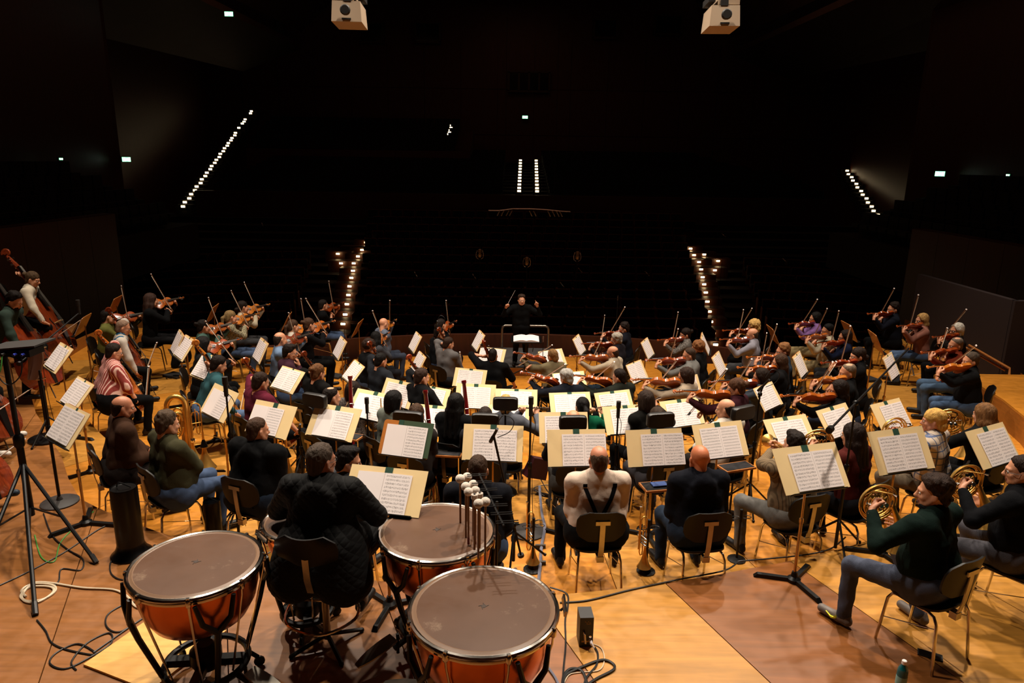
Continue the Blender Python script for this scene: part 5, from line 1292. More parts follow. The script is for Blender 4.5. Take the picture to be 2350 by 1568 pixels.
pp('bassD', 0, 0, 80, 'bass', 'm', 'short', BR, K, DJ, 'person in black at the lower left edge wearing dark blue trainers with a double bass', 'bassist in dark blue trainers', zf=1.0, seat=.74, varn='e', shoe='#26323f', pos=(-5.42, 5.95), chairlab='tall black stool chair under the bassist in dark blue trainers', legs=(.3, .5))
pp('v3', 246, 710, 74, 'violin', 'm', 'short', DK, '#6b6a34', K, 'dark-haired violinist in olive top half hidden behind the bald cellist', 'violinist in the olive top', kind='a', bowdir=(-.1, -.1, 1), varn='b')
pp('c4', 284, 734, 62, 'cello', 'm', 'crop', '#8a6f5c', '#cfc3b6', K, 'bald cellist in blue quilted vest over white sleeves', 'bald cellist in the blue vest', bulk=1.15, extra=('vest', 'puffer', 'glasses'), dark='#1f5f86', varn='d', skinc='#c98a68', lean=14, bowdir=(-.7, .35, .62))
pp('c5', 263, 787, 50, 'cello', 'm', 'short', '#1d130d', '#9a4640', K, 'stout dark-haired cellist in red and white striped shirt seen from behind', 'cellist in the striped shirt', topk='stripe', bulk=1.5, extra=('glasses', 'collar'), varn='a', sleeve='roll', lean=10, bowdir=(-.7, .3, .65))
# low brass row at the left
pp('t6', 280, 907, 52, 'lap', 'm', 'ring', '#241811', '#3a2417', '#241c1a', 'balding bearded man in brown corduroy jacket seen from behind', 'man in the brown jacket', extra=('jacket', 'beard', 'collar', 'loose'), bulk=1.25, skinc='#b97a5c', head=(-8, 6, 0), zf=.75)
pp('t7', 383, 943, 42, 'crossed', 'm', 'tousled', '#4a3a2c', '#3d3a26', JN, 'grey-brown haired man in olive green sweater with crossed arms', 'man in the olive sweater', pantk='jeans', extra=('collar', 'loose'), bulk=1.3, lean=0, zf=.75)
pp('t8', 590, 957, 22, 'lap', 'm', 'crop', '#3f2c20', '#0e0e10', DJ, 'short-haired man in black hooded jacket left of the quilted jacket', 'man in the black hooded jacket', extra=('hood', 'jacket', 'loose'), bulk=1.4, head=(-22, 6, 0), zf=.75)
pp('tp', 735, 1016, 5, 'timp', 'm', 'short', '#4d4138', '#0c0b0c', '#8c7560', 'grey-haired timpanist with glasses in black quilted hooded coat', 'timpanist in the quilted coat', zf=1.0, seat=.66, topk='quilt', extra=('hood', 'jacket', 'loose', 'glasses', 'quilt', 'coat'), bulk=1.22, head=(-32, 4, 0), chairlab='stool', skinc='#b97c60')
pp('t10', 800, 1026, 40, 'lap', 'm', 'quiff', '#150f0c', '#3c3c40', DJ, 'young dark-haired man with glasses in profile beside the timpanist', 'young man with glasses', extra=('glasses', 'scarf'), head=(-38, 8, 0), zf=.75)
pp('t81', 1097, 1044, 2, 'lap', 'm', 'short', '#38261a', '#14151d', JN, 'brown-haired man in navy jacket behind the white felt mallets', 'man behind the mallets', extra=('jacket', 'loose'), pantk='jeans', bulk=1.1, zf=.75)
pp('t79', 1375, 1021, -4, 'lap', 'm', 'ring', '#4d3a2c', '#d3bcaa', '#101013', 'balding man in white shirt and black suspenders seen from behind', 'man in suspenders', extra=('braces', 'collar'), bulk=1.2, knee=.24, skinc='#c07e60', lean=2, zf=.75)
pp('t80', 1607, 1019, -8, 'lap', 'm', 'bald', DK, '#12141e', DJ, 'bald man in dark navy hooded jacket seen from behind', 'bald man in the navy jacket', extra=('hood', 'jacket', 'collar'), bulk=1.12, skinc='#c4744e', knee=.16, zf=.75)
pp('t76', 1828, 991, -18, 'trumpet', 'm', 'quiff', '#1c120c', '#7d6a52', '#66635f', 'dark-haired man in beige cable knit sweater and grey jeans', 'man in the beige sweater', topk='knit', pantk='jeans', zf=.75, head=(0, 0, 0), bulk=1.05, knee=.24)
# horns, right
pp('h77', 2150, 1091, -27, 'horn', 'm', 'wavy', '#2a1b13', '#10231d', '#4a5062', 'dark-haired horn player in dark green sweater in the lower right', 'horn player in the green sweater', pantk='jeans', zf=1.0, shoe='#6b625c', bulk=1.1, extra=('swoosh', 'scarf'), head=(36, 4, 0), knee=.26, legs=(.2, -.6))
pp('h78', 2352, 1045, -36, 'horn', 'm', 'short', '#241711', '#0b0c12', '#46444a', 'horn player with glasses in black sweater cut by the right edge', 'horn player at the right edge', pantk='jeans', zf=1.0, extra=('glasses',), head=(24, 4, 0), knee=.22)
pp('h73', 2148, 938, -40, 'horn', 'm', 'slick', '#c79a52', '#cbb9a6', '#5d5142', 'blond man in white and blue plaid shirt on the right', 'blond man in the plaid shirt', topk='plaid', extra=('collar',), skinc='#cf8f72', head=(20, 4, 0))
pp('h74', 2262, 924, -24, 'horn', 'f', 'long', '#6f4c2c', K, K, 'woman with long light brown hair seen from behind at the right', 'woman with long light brown hair')
pp('h75', 1960, 969, -34, 'horn', 'f', 'long', '#1f130e', '#4a1712', '#17171d', 'woman with long dark hair and glasses in dark red sweater', 'woman in the dark red sweater', extra=('glasses',))
# second violins and violas at the left
pp('v11', 345, 672, 68, 'violin', 'f', 'half', '#35221a', '#0e0e10', '#1c1a1c', 'woman with half-up brown hair in black, leftmost violinist on the back riser', 'leftmost violinist in black', bowdir=(-.25, -.4, .88), varn='a', zf=.75, s=1.04, pantk='wide')
pp('v12', 466, 733, 74, 'violin', 'f', 'bun', '#17100c', '#4d6a60', '#232327', 'violinist with dark hair bun and teal sleeves on the left', 'violinist in teal sleeves', bowdir=(-.22, -.28, .93), varn='a')
pp('v13', 528, 712, 70, 'violin', 'f', 'ponytail', '#7d6440', '#a59a7c', JN, 'violinist with blond-tipped ponytail in cream patterned sweater and jeans', 'violinist with the blond-tipped ponytail', topk='speck', pantk='jeans', bowdir=(-.2, -.36, .91), varn='c')
pp('v14', 556, 690, 72, 'violin', 'f', 'lowbun', '#20150f', '#b8ab92', '#3a3a3c', 'dark-haired violinist in cream blouse behind the blond-tipped ponytail', 'violinist in the cream blouse', bowdir=(-.2, -.34, .92), varn='c')
pp('v15', 466, 771, 72, 'violin', 'm', 'bob', '#0f0b09', '#121214', K, 'violinist with black bowl-cut hair in black top on the left', 'violinist with the bowl cut', bowdir=(-.1, -.5, .85), varn='b', bowlen=.35)
pp('v16', 741, 687, 70, 'violin', 'm', 'short', '#17100c', '#101013', JN, 'dark-haired violinist with glasses and rolled black sleeves near the stair lights', 'violinist with rolled black sleeves', extra=('glasses',), sleeve='roll', pantk='jeans', bowdir=(-.05, -.12, .98), varn='b')
pp('v17', 672, 733, 72, 'violin', 'f', 'ponytail', '#3d291c', '#bcb0a2', '#29272a', 'violinist with brown ponytail in light cream sweater', 'violinist in the light cream sweater', bowdir=(.05, -.1, .98), varn='c')
pp('v18', 708, 729, 70, 'violin', 'f', 'bun', '#40291a', '#141216', K, 'brown-haired violinist in black behind the light cream sweater', 'violinist behind the cream sweater', bowdir=(-.1, -.45, .88), varn='a', zf=.4)
pp('v19', 642, 761, 70, 'violin', 'm', 'ring', '#2b211a', '#6f87a6', K, 'balding violinist in light blue shirt on the left', 'violinist in the light blue shirt', extra=('collar',), kind='a', varn='d', bowdir=(.1, -.2, .95), bowlen=.3)
pp('c20', 666, 790, 68, 'chin', 'm', 'quiff', '#1a110d', '#3a1f2a', JN, 'dark-haired man in plum hoodie resting his chin on his hand', 'man in the plum hoodie', extra=('hood', 'glasses'), head=(-6, 10, 0))
pp('c21', 506, 815, 58, 'cello', 'm', 'short', '#1c130e', '#2f545a', '#4f6382', 'cellist in teal sweater partly hidden by a music stand on the left', 'cellist in the teal sweater', pantk='jeans', varn='c', lean=20, head=(10, 20, 0))
pp('c22', 600, 853, 38, 'cello', 'm', 'short', '#2a1b13', '#5d1a2c', K, 'brown-haired cellist in maroon t-shirt seen from behind', 'cellist in the maroon t-shirt', sleeve='short', varn='b')
pp('c23', 731, 834, 32, 'cello', 'f', 'bun', '#5f3d22', '#171412', K, 'cellist with reddish curly bun in black coat with pale stripes', 'cellist with the reddish bun', topk='plain', varn='d')
pp('w24', 760, 887, 38, 'bassoon', 'm', 'thin', '#1b120d', '#18181b', K, 'dark-haired man with red bassoon in front of the leftmost padded screen', 'bassoonist at the leftmost screen', head=(-10, 6, 0))
pp('w25', 811, 874, 26, 'front', 'f', 'bob', '#1e140f', '#6a625c', K, 'woman with dark brown bob in fuzzy grey sweater', 'woman in the fuzzy grey sweater', topk='speck', zf=.4)
# around the conductor
pp('v26', 881, 729, 56, 'violin', 'm', 'bald', DK, '#5f6675', '#343a48', 'bald violinist with glasses in grey-blue jacket', 'bald violinist in the grey-blue jacket', extra=('glasses', 'beard', 'jacket'), bowdir=(.28, -.1, .95), varn='c', head=(16, 14, 8))
pp('v27', 862, 760, 54, 'violin', 'f', 'half', '#0d0a09', '#3a3b40', '#22242a', 'black-haired violinist in grey top in front of the bald violinist', 'violinist in front of the bald violinist', bowdir=(-.35, -.2, .9), varn='a')
pp('c28', 850, 779, 66, 'chin', 'm', 'curly', '#2c1c14', '#17171a', '#2c303c', 'man with dark curly hair in black hooded jacket on the centre left', 'curly-haired man in the black jacket', extra=('hood', 'jacket'), head=(0, 12, 0))
pp('c29', 876, 809, 42, 'cello', 'm', 'short', '#100c0a', '#25282e', K, 'black-haired cellist in charcoal sweater seen from behind', 'cellist in the charcoal sweater', varn='d', bowdir=(-.6, .6, -.4))
pp('v30', 1012, 731, 66, 'violin', 'f', 'ponytail', '#1a110d', '#121215', K, 'violinist with dark ponytail in black left of the conductor', 'violinist left of the conductor', bowdir=(.15, -.15, .97), varn='b')
pp('v31', 1009, 750, 60, 'lap', 'm', 'short', '#1a120e', '#0f1013', '#1b2131', 'dark-haired man in black jacket in front of the ponytail violinist', 'man in front of the ponytail violinist', extra=('jacket',), head=(-14, 8, 0))
pp('c32', 1031, 773, 38, 'cello', 'm', 'short', '#2d1e15', '#625e5d', '#2a2a2e', 'brown-haired cellist in light grey sweater left of the conductor', 'cellist in the light grey sweater', varn='d', bowdir=(-.5, .3, .8), bowlen=.1, head=(-16, 12, 0))
pp('c33', 970, 844, 44, 'cello', 'm', 'short', '#2d1d14', '#131316', K, 'brown-haired cellist in black behind the cream folders', 'cellist in black behind the folders', varn='e', head=(-10, 12, 0))
pp('c34', 1131, 799, 8, 'cello', 'm', 'crop', '#1d140f', '#101012', K, 'broad short-haired cellist in black t-shirt facing the conductor', 'broad cellist in the black t-shirt', bulk=1.22, sleeve='short', varn='e', head=(0, 6, 0))
pp('a35', 1266, 801, -18, 'violin', 'f', 'short', '#7d5c38', '#6d6148', K, 'woman with short blond hair in khaki jacket playing viola', 'violist in the khaki jacket', kind='a', extra=('collar', 'jacket'), varn='b', bowdir=(.75, -.2, .5), bowlen=.4)
pp('a36', 1297, 848, -16, 'violin', 'm', 'wavy', '#8e8982', '#1b1e28', '#1d1d24', 'grey-haired violist in dark vest over white shirt', 'violist in the dark vest', kind='a', varn='b', bowdir=(.6, -.3, .5), bowlen=.4)
pp('a48', 1420, 846, -32, 'violin', 'm', 'short', '#1b120d', '#23261f', K, 'dark-haired violist in dark green jacket behind the cream folders', 'violist in the dark green jacket', kind='a', varn='a', bowdir=(.6, -.3, .6), bowlen=.4)
pp('a49', 1405, 794, -56, 'violin', 'm', 'ring', '#3a2a1f', '#b0a089', '#2d3d4d', 'balding violist with glasses in cream sweater', 'violist in the cream sweater', kind='a', extra=('glasses',), varn='a', bowdir=(.5, -.1, .7), bowlen=.42, bulk=1.08)
pp('v50', 1414, 765, -58, 'violin', 'm', 'wavy', '#9a9184', '#211c22', K, 'grey-haired violinist in dark top right of the conductor', 'grey-haired violinist in the dark top', varn='b', bowdir=(.0, -.1, 1))
pp('v51', 1432, 740, -70, 'violin', 'm', 'tousled', '#1c120d', '#12141f', K, 'dark-haired violinist in navy in front of the stalls right of the conductor', 'violinist in navy near the stalls', varn='d', bowdir=(-.1, -.45, .88), bowlen=.15)
pp('v52', 1574, 753, -74, 'violin', 'f', 'bun', '#1c120d', '#77706a', K, 'violinist with dark bun in black and white patterned top', 'violinist in the patterned top', topk='speck', varn='b', bowdir=(-.1, -.12, .98))
pp('a53', 1582, 798, -62, 'violin', 'm', 'crop', '#3c2d22', '#6b6965', K, 'man with cropped hair in grey hooded sweater playing viola', 'violist in the grey hoodie', kind='a', extra=('hood',), varn='b', bowdir=(-.1, -.2, .95))
pp('v54', 1602, 782, -58, 'lap', 'm', 'curly', '#7a4e2c', '#121214', K, 'person with curly reddish blond hair in black top', 'person with curly reddish hair', head=(10, 6, 0), s=.96)
pp('a55', 1574, 843, -52, 'violin', 'f', 'bob', '#2c1c14', '#a3917c', K, 'violist with long brown hair in cream shirt and black sleeves', 'violist in the cream shirt', kind='a', varn='a', bowdir=(.4, -.3, .6), bowlen=.4)
pp('a56', 1690, 868, -50, 'violin', 'f', 'bun', '#4a2f1e', '#34121a', K, 'violist with curly brown bun in maroon top', 'violist in the maroon top', kind='a', varn='a', bowdir=(.4, -.3, .6), bowlen=.4)
pp('v57', 1730, 734, -64, 'violin', 'f', 'curlylong', '#c29a5a', '#1b1a1c', K, 'violinist with big blond curls on the right', 'violinist with blond curls', varn='b', bowdir=(-.32, -.4, .86))
pp('v58', 1727, 753, -64, 'violin', 'm', 'ring', '#4a3c30', '#8b8892', '#3a3a3c', 'balding violinist in pale grey shirt in front of the blond curls', 'violinist in the pale grey shirt', extra=('collar',), varn='b', bowdir=(.05, -.1, .98))
pp('v59', 1799, 788, -66, 'violin', 'm', 'tousled', '#7a5230', '#33404f', K, 'reddish-haired violinist with glasses on the right', 'reddish-haired violinist', extra=('glasses',), varn='a', bowdir=(-.12, -.2, .96))
pp('v60', 1791, 813, -58, 'violin', 'f', 'long', '#3b2618', '#171618', K, 'woman with very long brown hair and a hair clip playing violin', 'violinist with very long brown hair', varn='a', bowdir=(-.16, -.1, .97))
pp('v61', 1748, 845, -58, 'violin', 'f', 'bob', '#241811', '#3f4650', K, 'woman with brown bob in slate grey top playing viola', 'violist in the slate grey top', kind='a', varn='b', bowdir=(.3, -.3, .7), bowlen=.4)
pp('v62', 1873, 716, -72, 'violin', 'f', 'bob', '#0f0b09', '#7d5a8e', '#8c7a55', 'violinist in lilac shirt and khaki trousers', 'violinist in the lilac shirt', varn='e', bowdir=(-.3, -.35, .88))
pp('v63', 1902, 743, -72, 'violin', 'm', 'short', '#0d0a09', '#b3a78f', '#857250', 'black-haired violinist in cream shirt in front of the lilac shirt', 'violinist in the cream shirt', varn='a', bowdir=(-.26, -.25, .93))
pp('v64', 1942, 757, -70, 'violin', 'f', 'long', '#20150f', '#131a33', '#2e2e30', 'violinist with long dark hair in navy sweater on the right', 'violinist in the navy sweater', varn='b', bowdir=(-.05, -.1, .98))
pp('v65', 1972, 797, -68, 'violin', 'f', 'lowbun', '#21150f', '#0f0f11', K, 'violinist with dark hair tied by a scrunchie in black', 'violinist with the scrunchie', varn='e', bowdir=(-.15, -.1, .97))
pp('a66', 1948, 834, -66, 'violin', 'm', 'thin', '#6b5c4c', '#121315', '#232a3a', 'grey balding man in black sweater playing viola on the right', 'balding violist in black', kind='a', varn='c', bowdir=(.7, -.2, .25), bowlen=.35, bulk=1.1)
pp('a67', 1927, 872, -58, 'violin', 'f', 'half', '#1d120d', '#101012', K, 'violist with long dark brown hair in black sweater on the right', 'violist with long dark brown hair', kind='a', varn='a', bowdir=(.2, -.3, .75), bowlen=.3)
pp('v68', 2053, 694, -70, 'violin', 'm', 'tousled', '#1d130e', '#10131f', K, 'violinist with dark tousled hair in navy, highest at the far right', 'violinist highest at the far right', varn='b', bowdir=(-.3, -.25, .92))
pp('v69', 2119, 719, -74, 'violin', 'f', 'long', '#a07c4a', '#8a5a4c', '#465a78', 'violinist with long blonde hair in pink sweater and jeans', 'blonde violinist in the pink sweater', pantk='jeans', varn='b', bowdir=(-.02, -.1, .99))
pp('v70', 2200, 741, -76, 'violin', 'f', 'bob', '#b9b2a6', '#2b221d', K, 'white-haired violinist with glasses in dark patterned blouse', 'white-haired violinist', topk='speck', extra=('glasses',), varn='b', bowdir=(-.32, -.35, .88))
pp('v71', 2197, 774, -72, 'violin', 'm', 'thin', '#6b5d50', '#6a2410', '#41566f', 'grey cropped violinist in rust red top and jeans', 'violinist in the rust red top', pantk='jeans', varn='b', bowdir=(.85, -.3, .45), bowlen=.2, kind='a')
pp('v72', 2232, 808, -64, 'violin', 'm', 'short', '#453a30', '#0d0d0f', '#3b4f6b', 'dark grey haired violist in black jacket and blue jeans at the right', 'violist in the black jacket', kind='a', extra=('jacket',), pantk='jeans', varn='c', bowdir=(-.3, -.4, .6), bowlen=.3, bulk=1.1)
# woodwind in the middle
pp('w38', 905, 895, 44, 'front', 'f', 'bob', '#0e0a09', '#6a6f66', K, 'woman with black hair in pale grey top playing oboe', 'oboist with black hair', inst='oboe')
pp('w39', 956, 926, 18, 'bassoon', 'f', 'lowbun', '#3a2618', '#2b2422', K, 'woman with brown low bun in front of a padded screen holding red bassoon', 'bassoonist with the low bun', head=(8, 6, 0))
pp('w40', 1047, 901, 20, 'bassoon', 'f', 'long', '#0c0908', '#0f0f11', K, 'woman with long black hair in black holding red bassoon', 'bassoonist with long black hair')
pp('w41', 1114, 932, 6, 'front', 'm', 'crop', '#241811', '#252328', K, 'brown-haired man in front of the middle left padded screen', 'man at the middle left screen')
pp('w42', 1161, 905, 4, 'flute', 'f', 'short', '#b08a50', '#5a5c64', '#2a2a2e', 'blond flautist in grey sweater with arm raised behind a padded screen', 'blond flautist', zf=.4)
pp('w43', 1316, 939, -5, 'front', 'm', 'bald', DK, '#1b1b20', '#3a3836', 'bald man hidden to the crown by the centre right padded screen', 'bald man behind the screen', skinc='#c4805c')
pp('w44', 1337, 911, -14, 'flute', 'f', 'ponytail', '#0e0a09', '#0b5a3c', K, 'woman with black ponytail in bright green top', 'woman in the bright green top', extra=('glasses',), zf=.4)
pp('w45', 1482, 895, -28, 'flute', 'f', 'bob', '#281a12', '#15130f', K, 'woman with dark brown bob holding a flute right of centre', 'flautist with the brown bob')
pp('w46', 1509, 933, -14, 'front', 'm', 'short', '#33251b', '#1c1b1e', '#343236', 'brown-haired player in front of the right padded screen', 'player at the right screen')
pp('w47', 1667, 914, -34, 'front', 'm', 'ring', '#241811', '#cfc3b4', '#29231e', 'balding man in white shirt beside the rightmost padded screen', 'balding man in the white shirt', head=(24, 6, 0))
# conductor
pp('cond', 1197, 676, 178, 'conduct', 'm', 'wavy', '#32231a', '#0e0e0f', '#0f0f11', 'conductor in black standing on the podium with raised arms', 'conductor', zf=.175, s=.90, bulk=.84, head=(6, -4, 0), extra=('collar',), chairlab=False)
# ================================================================== stands with folders and parts (x, y, z of desk, turn, tilt, w, h)
SD = {
'S1': (-3.37, 7.72, 1.60, -41.6, 35.4, .58, .37), 'S2': (-2.62, 7.26, 1.58, -24.2, 34.7, .58, .37), 'S3': (-1.90, 7.12, 1.61, -20.2, 38.3, .58, .37), 'S4': (-1.65, 7.86, 1.54, -27.8, 42, .57, .36),
'S5': (-1.01, 6.35, 1.745, -15.2, 32.7, .51, .345), 'S6': (-.92, 4.76, 1.99, -11, 43.7, .60, .35), 'S7': (-.17, 6.35, 1.72, -3.5, 31.8, .58, .35), 'S8': (-.89, 7.54, 1.50, -12.6, 41.2, .55, .34), 'S9': (-1.13, 9.44, 1.11, -25.1, 33.9, .56, .32),
'S10': (-1.52, 8.98, 1.32, -32.9, 30.4, .54, .35), 'S11': (-.68, 11.02, .91, -15.7, 32, .55, .32), 'S12': (-.50, 9.38, 1.16, -6.3, 29.6, .56, .35), 'S13': (.07, 9.25, 1.15, -2.1, 37, .58, .33), 'S14': (-.03, 8.43, 1.21, -1.6, 42, .52, .33), 'S15': (.78, 8.77, 1.28, 8.3, 38, .55, .32),
'S16': (1.37, 8.86, 1.27, 21.1, 36.1, .53, .33), 'S17': (1.34, 7.66, 1.49, 13.5, 37.4, .56, .34), 'S18': (2.13, 8.30, 1.35, 20.7, 36.6, .56, .35), 'S19': (.59, 7.40, 1.48, 3.5, 30.7, .55, .35), 'S20': (.63, 6.25, 1.724, 4.2, 29.8, .565, .355), 'S21': (1.385, 6.31, 1.714, 8.5, 26.5, .565, .355),
'S22': (2.07, 6.52, 1.714, 16.9, 32.3, .565, .355), 'S23': (3.02, 7.16, 1.56, 21.4, 41.3, .58, .35), 'S24': (3.72, 7.58, 1.54, 33.4, 38.3, .57, .35), 'S25': (2.38, 5.18, 2.03, 16.9, 37.8, .60, .37), 'S26': (3.33, 5.62, 2.01, 17.2, 32.2, .59, .37), 'S27': (4.47, 7.85, 1.52, 30.5, 36.4, .57, .35), 'S28': (4.33, 5.93, 1.94, 27.9, 36.1, .58, .35),
'T1': (-3.98, 5.95, 1.99, -36.8, 38.2, .50, .35), 'T2': (-4.92, 7.59, 1.73, -40.7, 41.6, .50, .35), 'T3': (-5.76, 8.62, 1.85, -43, 40.4, .52, .37), 'T4': (-4.84, 10.07, 1.61, -51, 36, .50, .36), 'T5': (-4.05, 8.99, 1.64, -38.8, 39, .51, .36), 'T6': (-3.05, 9.19, 1.42, -37.3, 41, .51, .35), 'T9': (-2.44, 10.44, 1.16, -59.7, 40.7, .48, .35),
'T11': (-1.60, 11.68, .97, -68.8, 28.3, .48, .34), 'T13': (-.36, 12.15, .97, -19.9, 35.6, .49, .33), 'T14': (.72, 12.01, .99, 31.4, 36.2, .51, .33), 'T15': (.87, 9.99, 1.19, 19.4, 36, .51, .33), 'T17': (2.08, 11.24, 1.00, 50.7, 29.2, .50, .34), 'T19': (2.62, 9.92, 1.16, 38.9, 24, .50, .33), 'T20': (3.35, 10.98, 1.23, 62.4, 27.2, .53, .34), 'T22': (3.38, 8.84, 1.40, 43.9, 35.4, .51, .34)}
def desk_at(px, py, psi, tau=27, h=1.02):
    z = .5
    for _ in range(12): p = onz(px, py, z); z = zring(p[0], p[1]) + h
    return (p[0], p[1], z, psi, tau, .50, .35)
for k, a in {'T4b': (407, 787, -58), 'T7': (598, 805, -58), 'T8': (780, 799, -65), 'T10': (953, 786, -70), 'T12': (1098, 782, -75), 'T16': (1329, 792, 72), 'T18': (1486, 800, 66), 'T21': (1618, 789, 73), 'T23': (1836, 837, 57), 'T26': (2045, 841, 50), 'W24': (1949, 760, 88), 'W25': (1774, 768, 86), 'W27': (2010, 784, 80), 'W1': (263, 700, -80), 'W2': (487, 719, -82), 'W3': (657, 738, -82), 'W4': (820, 753, -92), 'W5': (190, 745, -77)}.items(): SD[k] = desk_at(*a)
WHERE = {'S1': 'in front of the man in the olive sweater', 'S2': 'in front of the man in the black hooded jacket', 'S3': 'in front of the young man with glasses', 'S4': 'beside the woman in the fuzzy grey sweater', 'S5': 'behind the nearest trombone', 'S6': 'in front of the timpanist', 'S7': 'in front of the man behind the mallets',
'S8': 'in front of the bassoonist with the low bun', 'S9': 'in front of the oboist with black hair', 'S10': 'behind the oboist with black hair', 'S11': 'close behind the broad cellist', 'S12': 'in front of the bassoonist with long black hair', 'S13': 'in front of the blond flautist', 'S14': 'in front of the middle left padded screen', 'S15': 'in front of the woman in the bright green top',
'S16': 'left of the flautist with the brown bob', 'S17': 'in front of the player at the right screen', 'S18': 'in front of the balding man in the white shirt', 'S19': 'in front of the bald man behind the screen', 'S20': 'in front of the man in suspenders', 'S21': 'between the man in suspenders and the bald navy man', 'S22': 'in front of the bald man in the navy jacket',
'S23': 'in front of the man in the beige sweater', 'S24': 'in front of the woman in the dark red sweater', 'S25': 'nearest at the lower right, hiding the beige sweater', 'S26': 'hiding the blond man in the plaid shirt', 'S27': 'ahead of the blond man in the plaid shirt', 'S28': 'in front of the horn player at the right edge',
'T1': 'lowest of three at the far left', 'T2': 'middle of three at the far left', 'T3': 'uppermost of three at the far left', 'T4': 'in front of the leftmost violinist', 'T4b': 'back to back with the leftmost violinist\'s stand', 'T5': 'in front of the cellist in the teal sweater', 'T6': 'in front of the cellist in the maroon t-shirt', 'T7': 'edge-on in front of the light cream sweater', 'T8': 'edge-on below the left stair lights',
'T9': 'in front of the man with dark curly hair', 'T10': 'edge-on right of the bald violinist', 'T11': 'in front of the cellist in the charcoal sweater', 'T12': 'edge-on just left of the podium', 'T13': 'in front of the broad cellist', 'T14': 'in front of the violist in the khaki jacket', 'T15': 'in front of the grey-haired violist', 'T16': 'edge-on just right of the podium', 'T17': 'in front of the violist in the cream sweater',
'T18': 'edge-on in front of the patterned top', 'T19': 'in front of the violist in the cream shirt', 'T20': 'in front of the violinist in the pale grey shirt', 'T21': 'edge-on below the right stair lights', 'T22': 'in front of the violist in the slate grey top', 'T23': 'edge-on in front of the balding violist in black', 'T26': 'in front of the violinist in the rust red top',
'W24': 'showing its wooden back behind the navy sweater', 'W25': 'showing its wooden back beside the blond curls', 'W27': 'showing its wooden back near the pink sweater', 'W1': 'showing its wooden edge behind the bald cellist', 'W2': 'showing its wooden edge behind the teal sleeves', 'W3': 'showing its wooden edge behind the light cream sweater', 'W4': 'alone beside the lowest left stair lights', 'W5': 'at the bass players behind the boom microphone'}
CX = {'S1': -.03, 'S2': -.07, 'S20': .07, 'S21': .075, 'S7': .02, 'S25': .035, 'S6': -.02, 'S28': .05, 'S27': .06, 'S17': .02, 'S19': .0, 'S4': -.02}
BLANKL = {'S1', 'S2', 'S3', 'S4', 'S5', 'S6', 'S8'}
for k, (x, y, z, psi, tau, w, h) in SD.items():
    wh = WHERE[k]; wood = k == 'S5' or k[0] == 'W'
    Md = stand(x, y, z, psi, tau, w - (.04 if k not in ('S5',) else 0), h, 'music stand %s' % wh, ORANGEBD if k == 'S5' else WOODDESK if k[0] in 'WT' else BLACKM)
    if k[0] == 'S' and k != 'S5': folder(Md, w, h, 'cream folder on the stand %s' % wh, band=.0)
    elif k == 'S5':
        t = thing('music_folder', 'dark green folder on the wooden desk behind the nearest trombone', 'folder', M=Md @ Matrix.Translation((.08, .01, .003)))
        b = MB(); b.box((0, 0, 0), (.36, .34, .005)); obj('board', b.mesh('board', mat('olive_green_card', '#33472c', .8), smooth=False), t); b = MB(); b.box((-.155, .14, .004), (.05, .06, .003)); obj('spine_band', b.mesh('spine_band', GREEN, smooth=False), t)
    elif k[0] == 'T':
        t = folder(Md, w, h - .01, 'folder under the score %s' % wh, m=None, bandw=.03)
    if k[0] == 'W' and k != 'W5': pass
    else:
        score(Md, 'printed music %s' % wh, CX.get(k, .0 if k[0] == 'S' else -.025), -.022 if k[0] == 'S' else -.005, 'b' if k in BLANKL else 'm', 'm', lift=.009)
# acoustic screens behind the heads of the winds
def shield(px, py, wpx, label, who, yaw=0):
    q = PEOPLE[who]; ya = math.radians(-q['yaw']); x0, y0 = q['q'][0] + .22 * math.sin(ya), q['q'][1] - .22 * math.cos(ya)
    p = atplane_y(px, py, y0); dep = proj(p)[2]; w = wpx * dep / FPX; h = .155; zf = zring(p[0], p[1]); zrel = p[2] - zf
    t = thing('acoustic_screen', label, 'acoustic screen', (p[0], p[1], zf), math.radians(yaw), 'padded head-height screens')
    b = MB(); n = 9; poly = []
    for i in range(n * 4):
        a = 2 * math.pi * i / (n * 4); e = .35; poly.append((w / 2 * math.copysign(abs(math.cos(a)) ** e, math.cos(a)), h / 2 * math.copysign(abs(math.sin(a)) ** e, math.sin(a))))
    L = []
    for (k, yy) in ((.93, -.035), (1.0, -.02), (1.0, .02), (.93, .035)): L.append([(q[0] * k, yy + .25 * q[0] * q[0], zrel + q[1] * k) for q in poly])
    v = [p_ for l in L for p_ in l]; m = len(poly); f = []
    for j in range(3):
        for i in range(m): f.append((j * m + i, j * m + (i + 1) % m, (j + 1) * m + (i + 1) % m, (j + 1) * m + i))
    f += [tuple(range(m))[::-1], tuple(range(3 * m, 4 * m))]; b.add(v, f); obj('pad', b.mesh('pad', mat('black_leatherette', '#141212', .42, bump=.15, bscale=120, spec=.5)), t)
    b = MB(); b.tube([(0, .05, .03), (0, .05, zrel)], .011, 8); obj('pole', b.mesh('pole', BLACKM), t)
    b = MB(); b.lathe([(.15, 0), (.15, .012), (.03, .03), (.012, .05)], 16, (0, .05, 0)); obj('base', b.mesh('base', BLACKM), t)
for a in ((722, 919, 64, 'padded black screen leftmost of the row, beside the red bassoon', 'w24', -22), (936, 961, 72, 'padded black screen behind the woman with the low bun', 'w39', -10), (1114, 966, 66, 'padded black screen middle left, behind the boom microphone', 'w41', -4), (1160, 927, 58, 'padded black screen behind the blond flautist', 'w42', 0), (1315, 971, 64, 'padded black screen centre right, behind the bald man', 'w43', 4), (1516, 964, 66, 'padded black screen right, behind the brown-haired player', 'w46', 12), (1706, 948, 68, 'padded black screen rightmost, beside the balding man', 'w47', 30)): shield(*a)
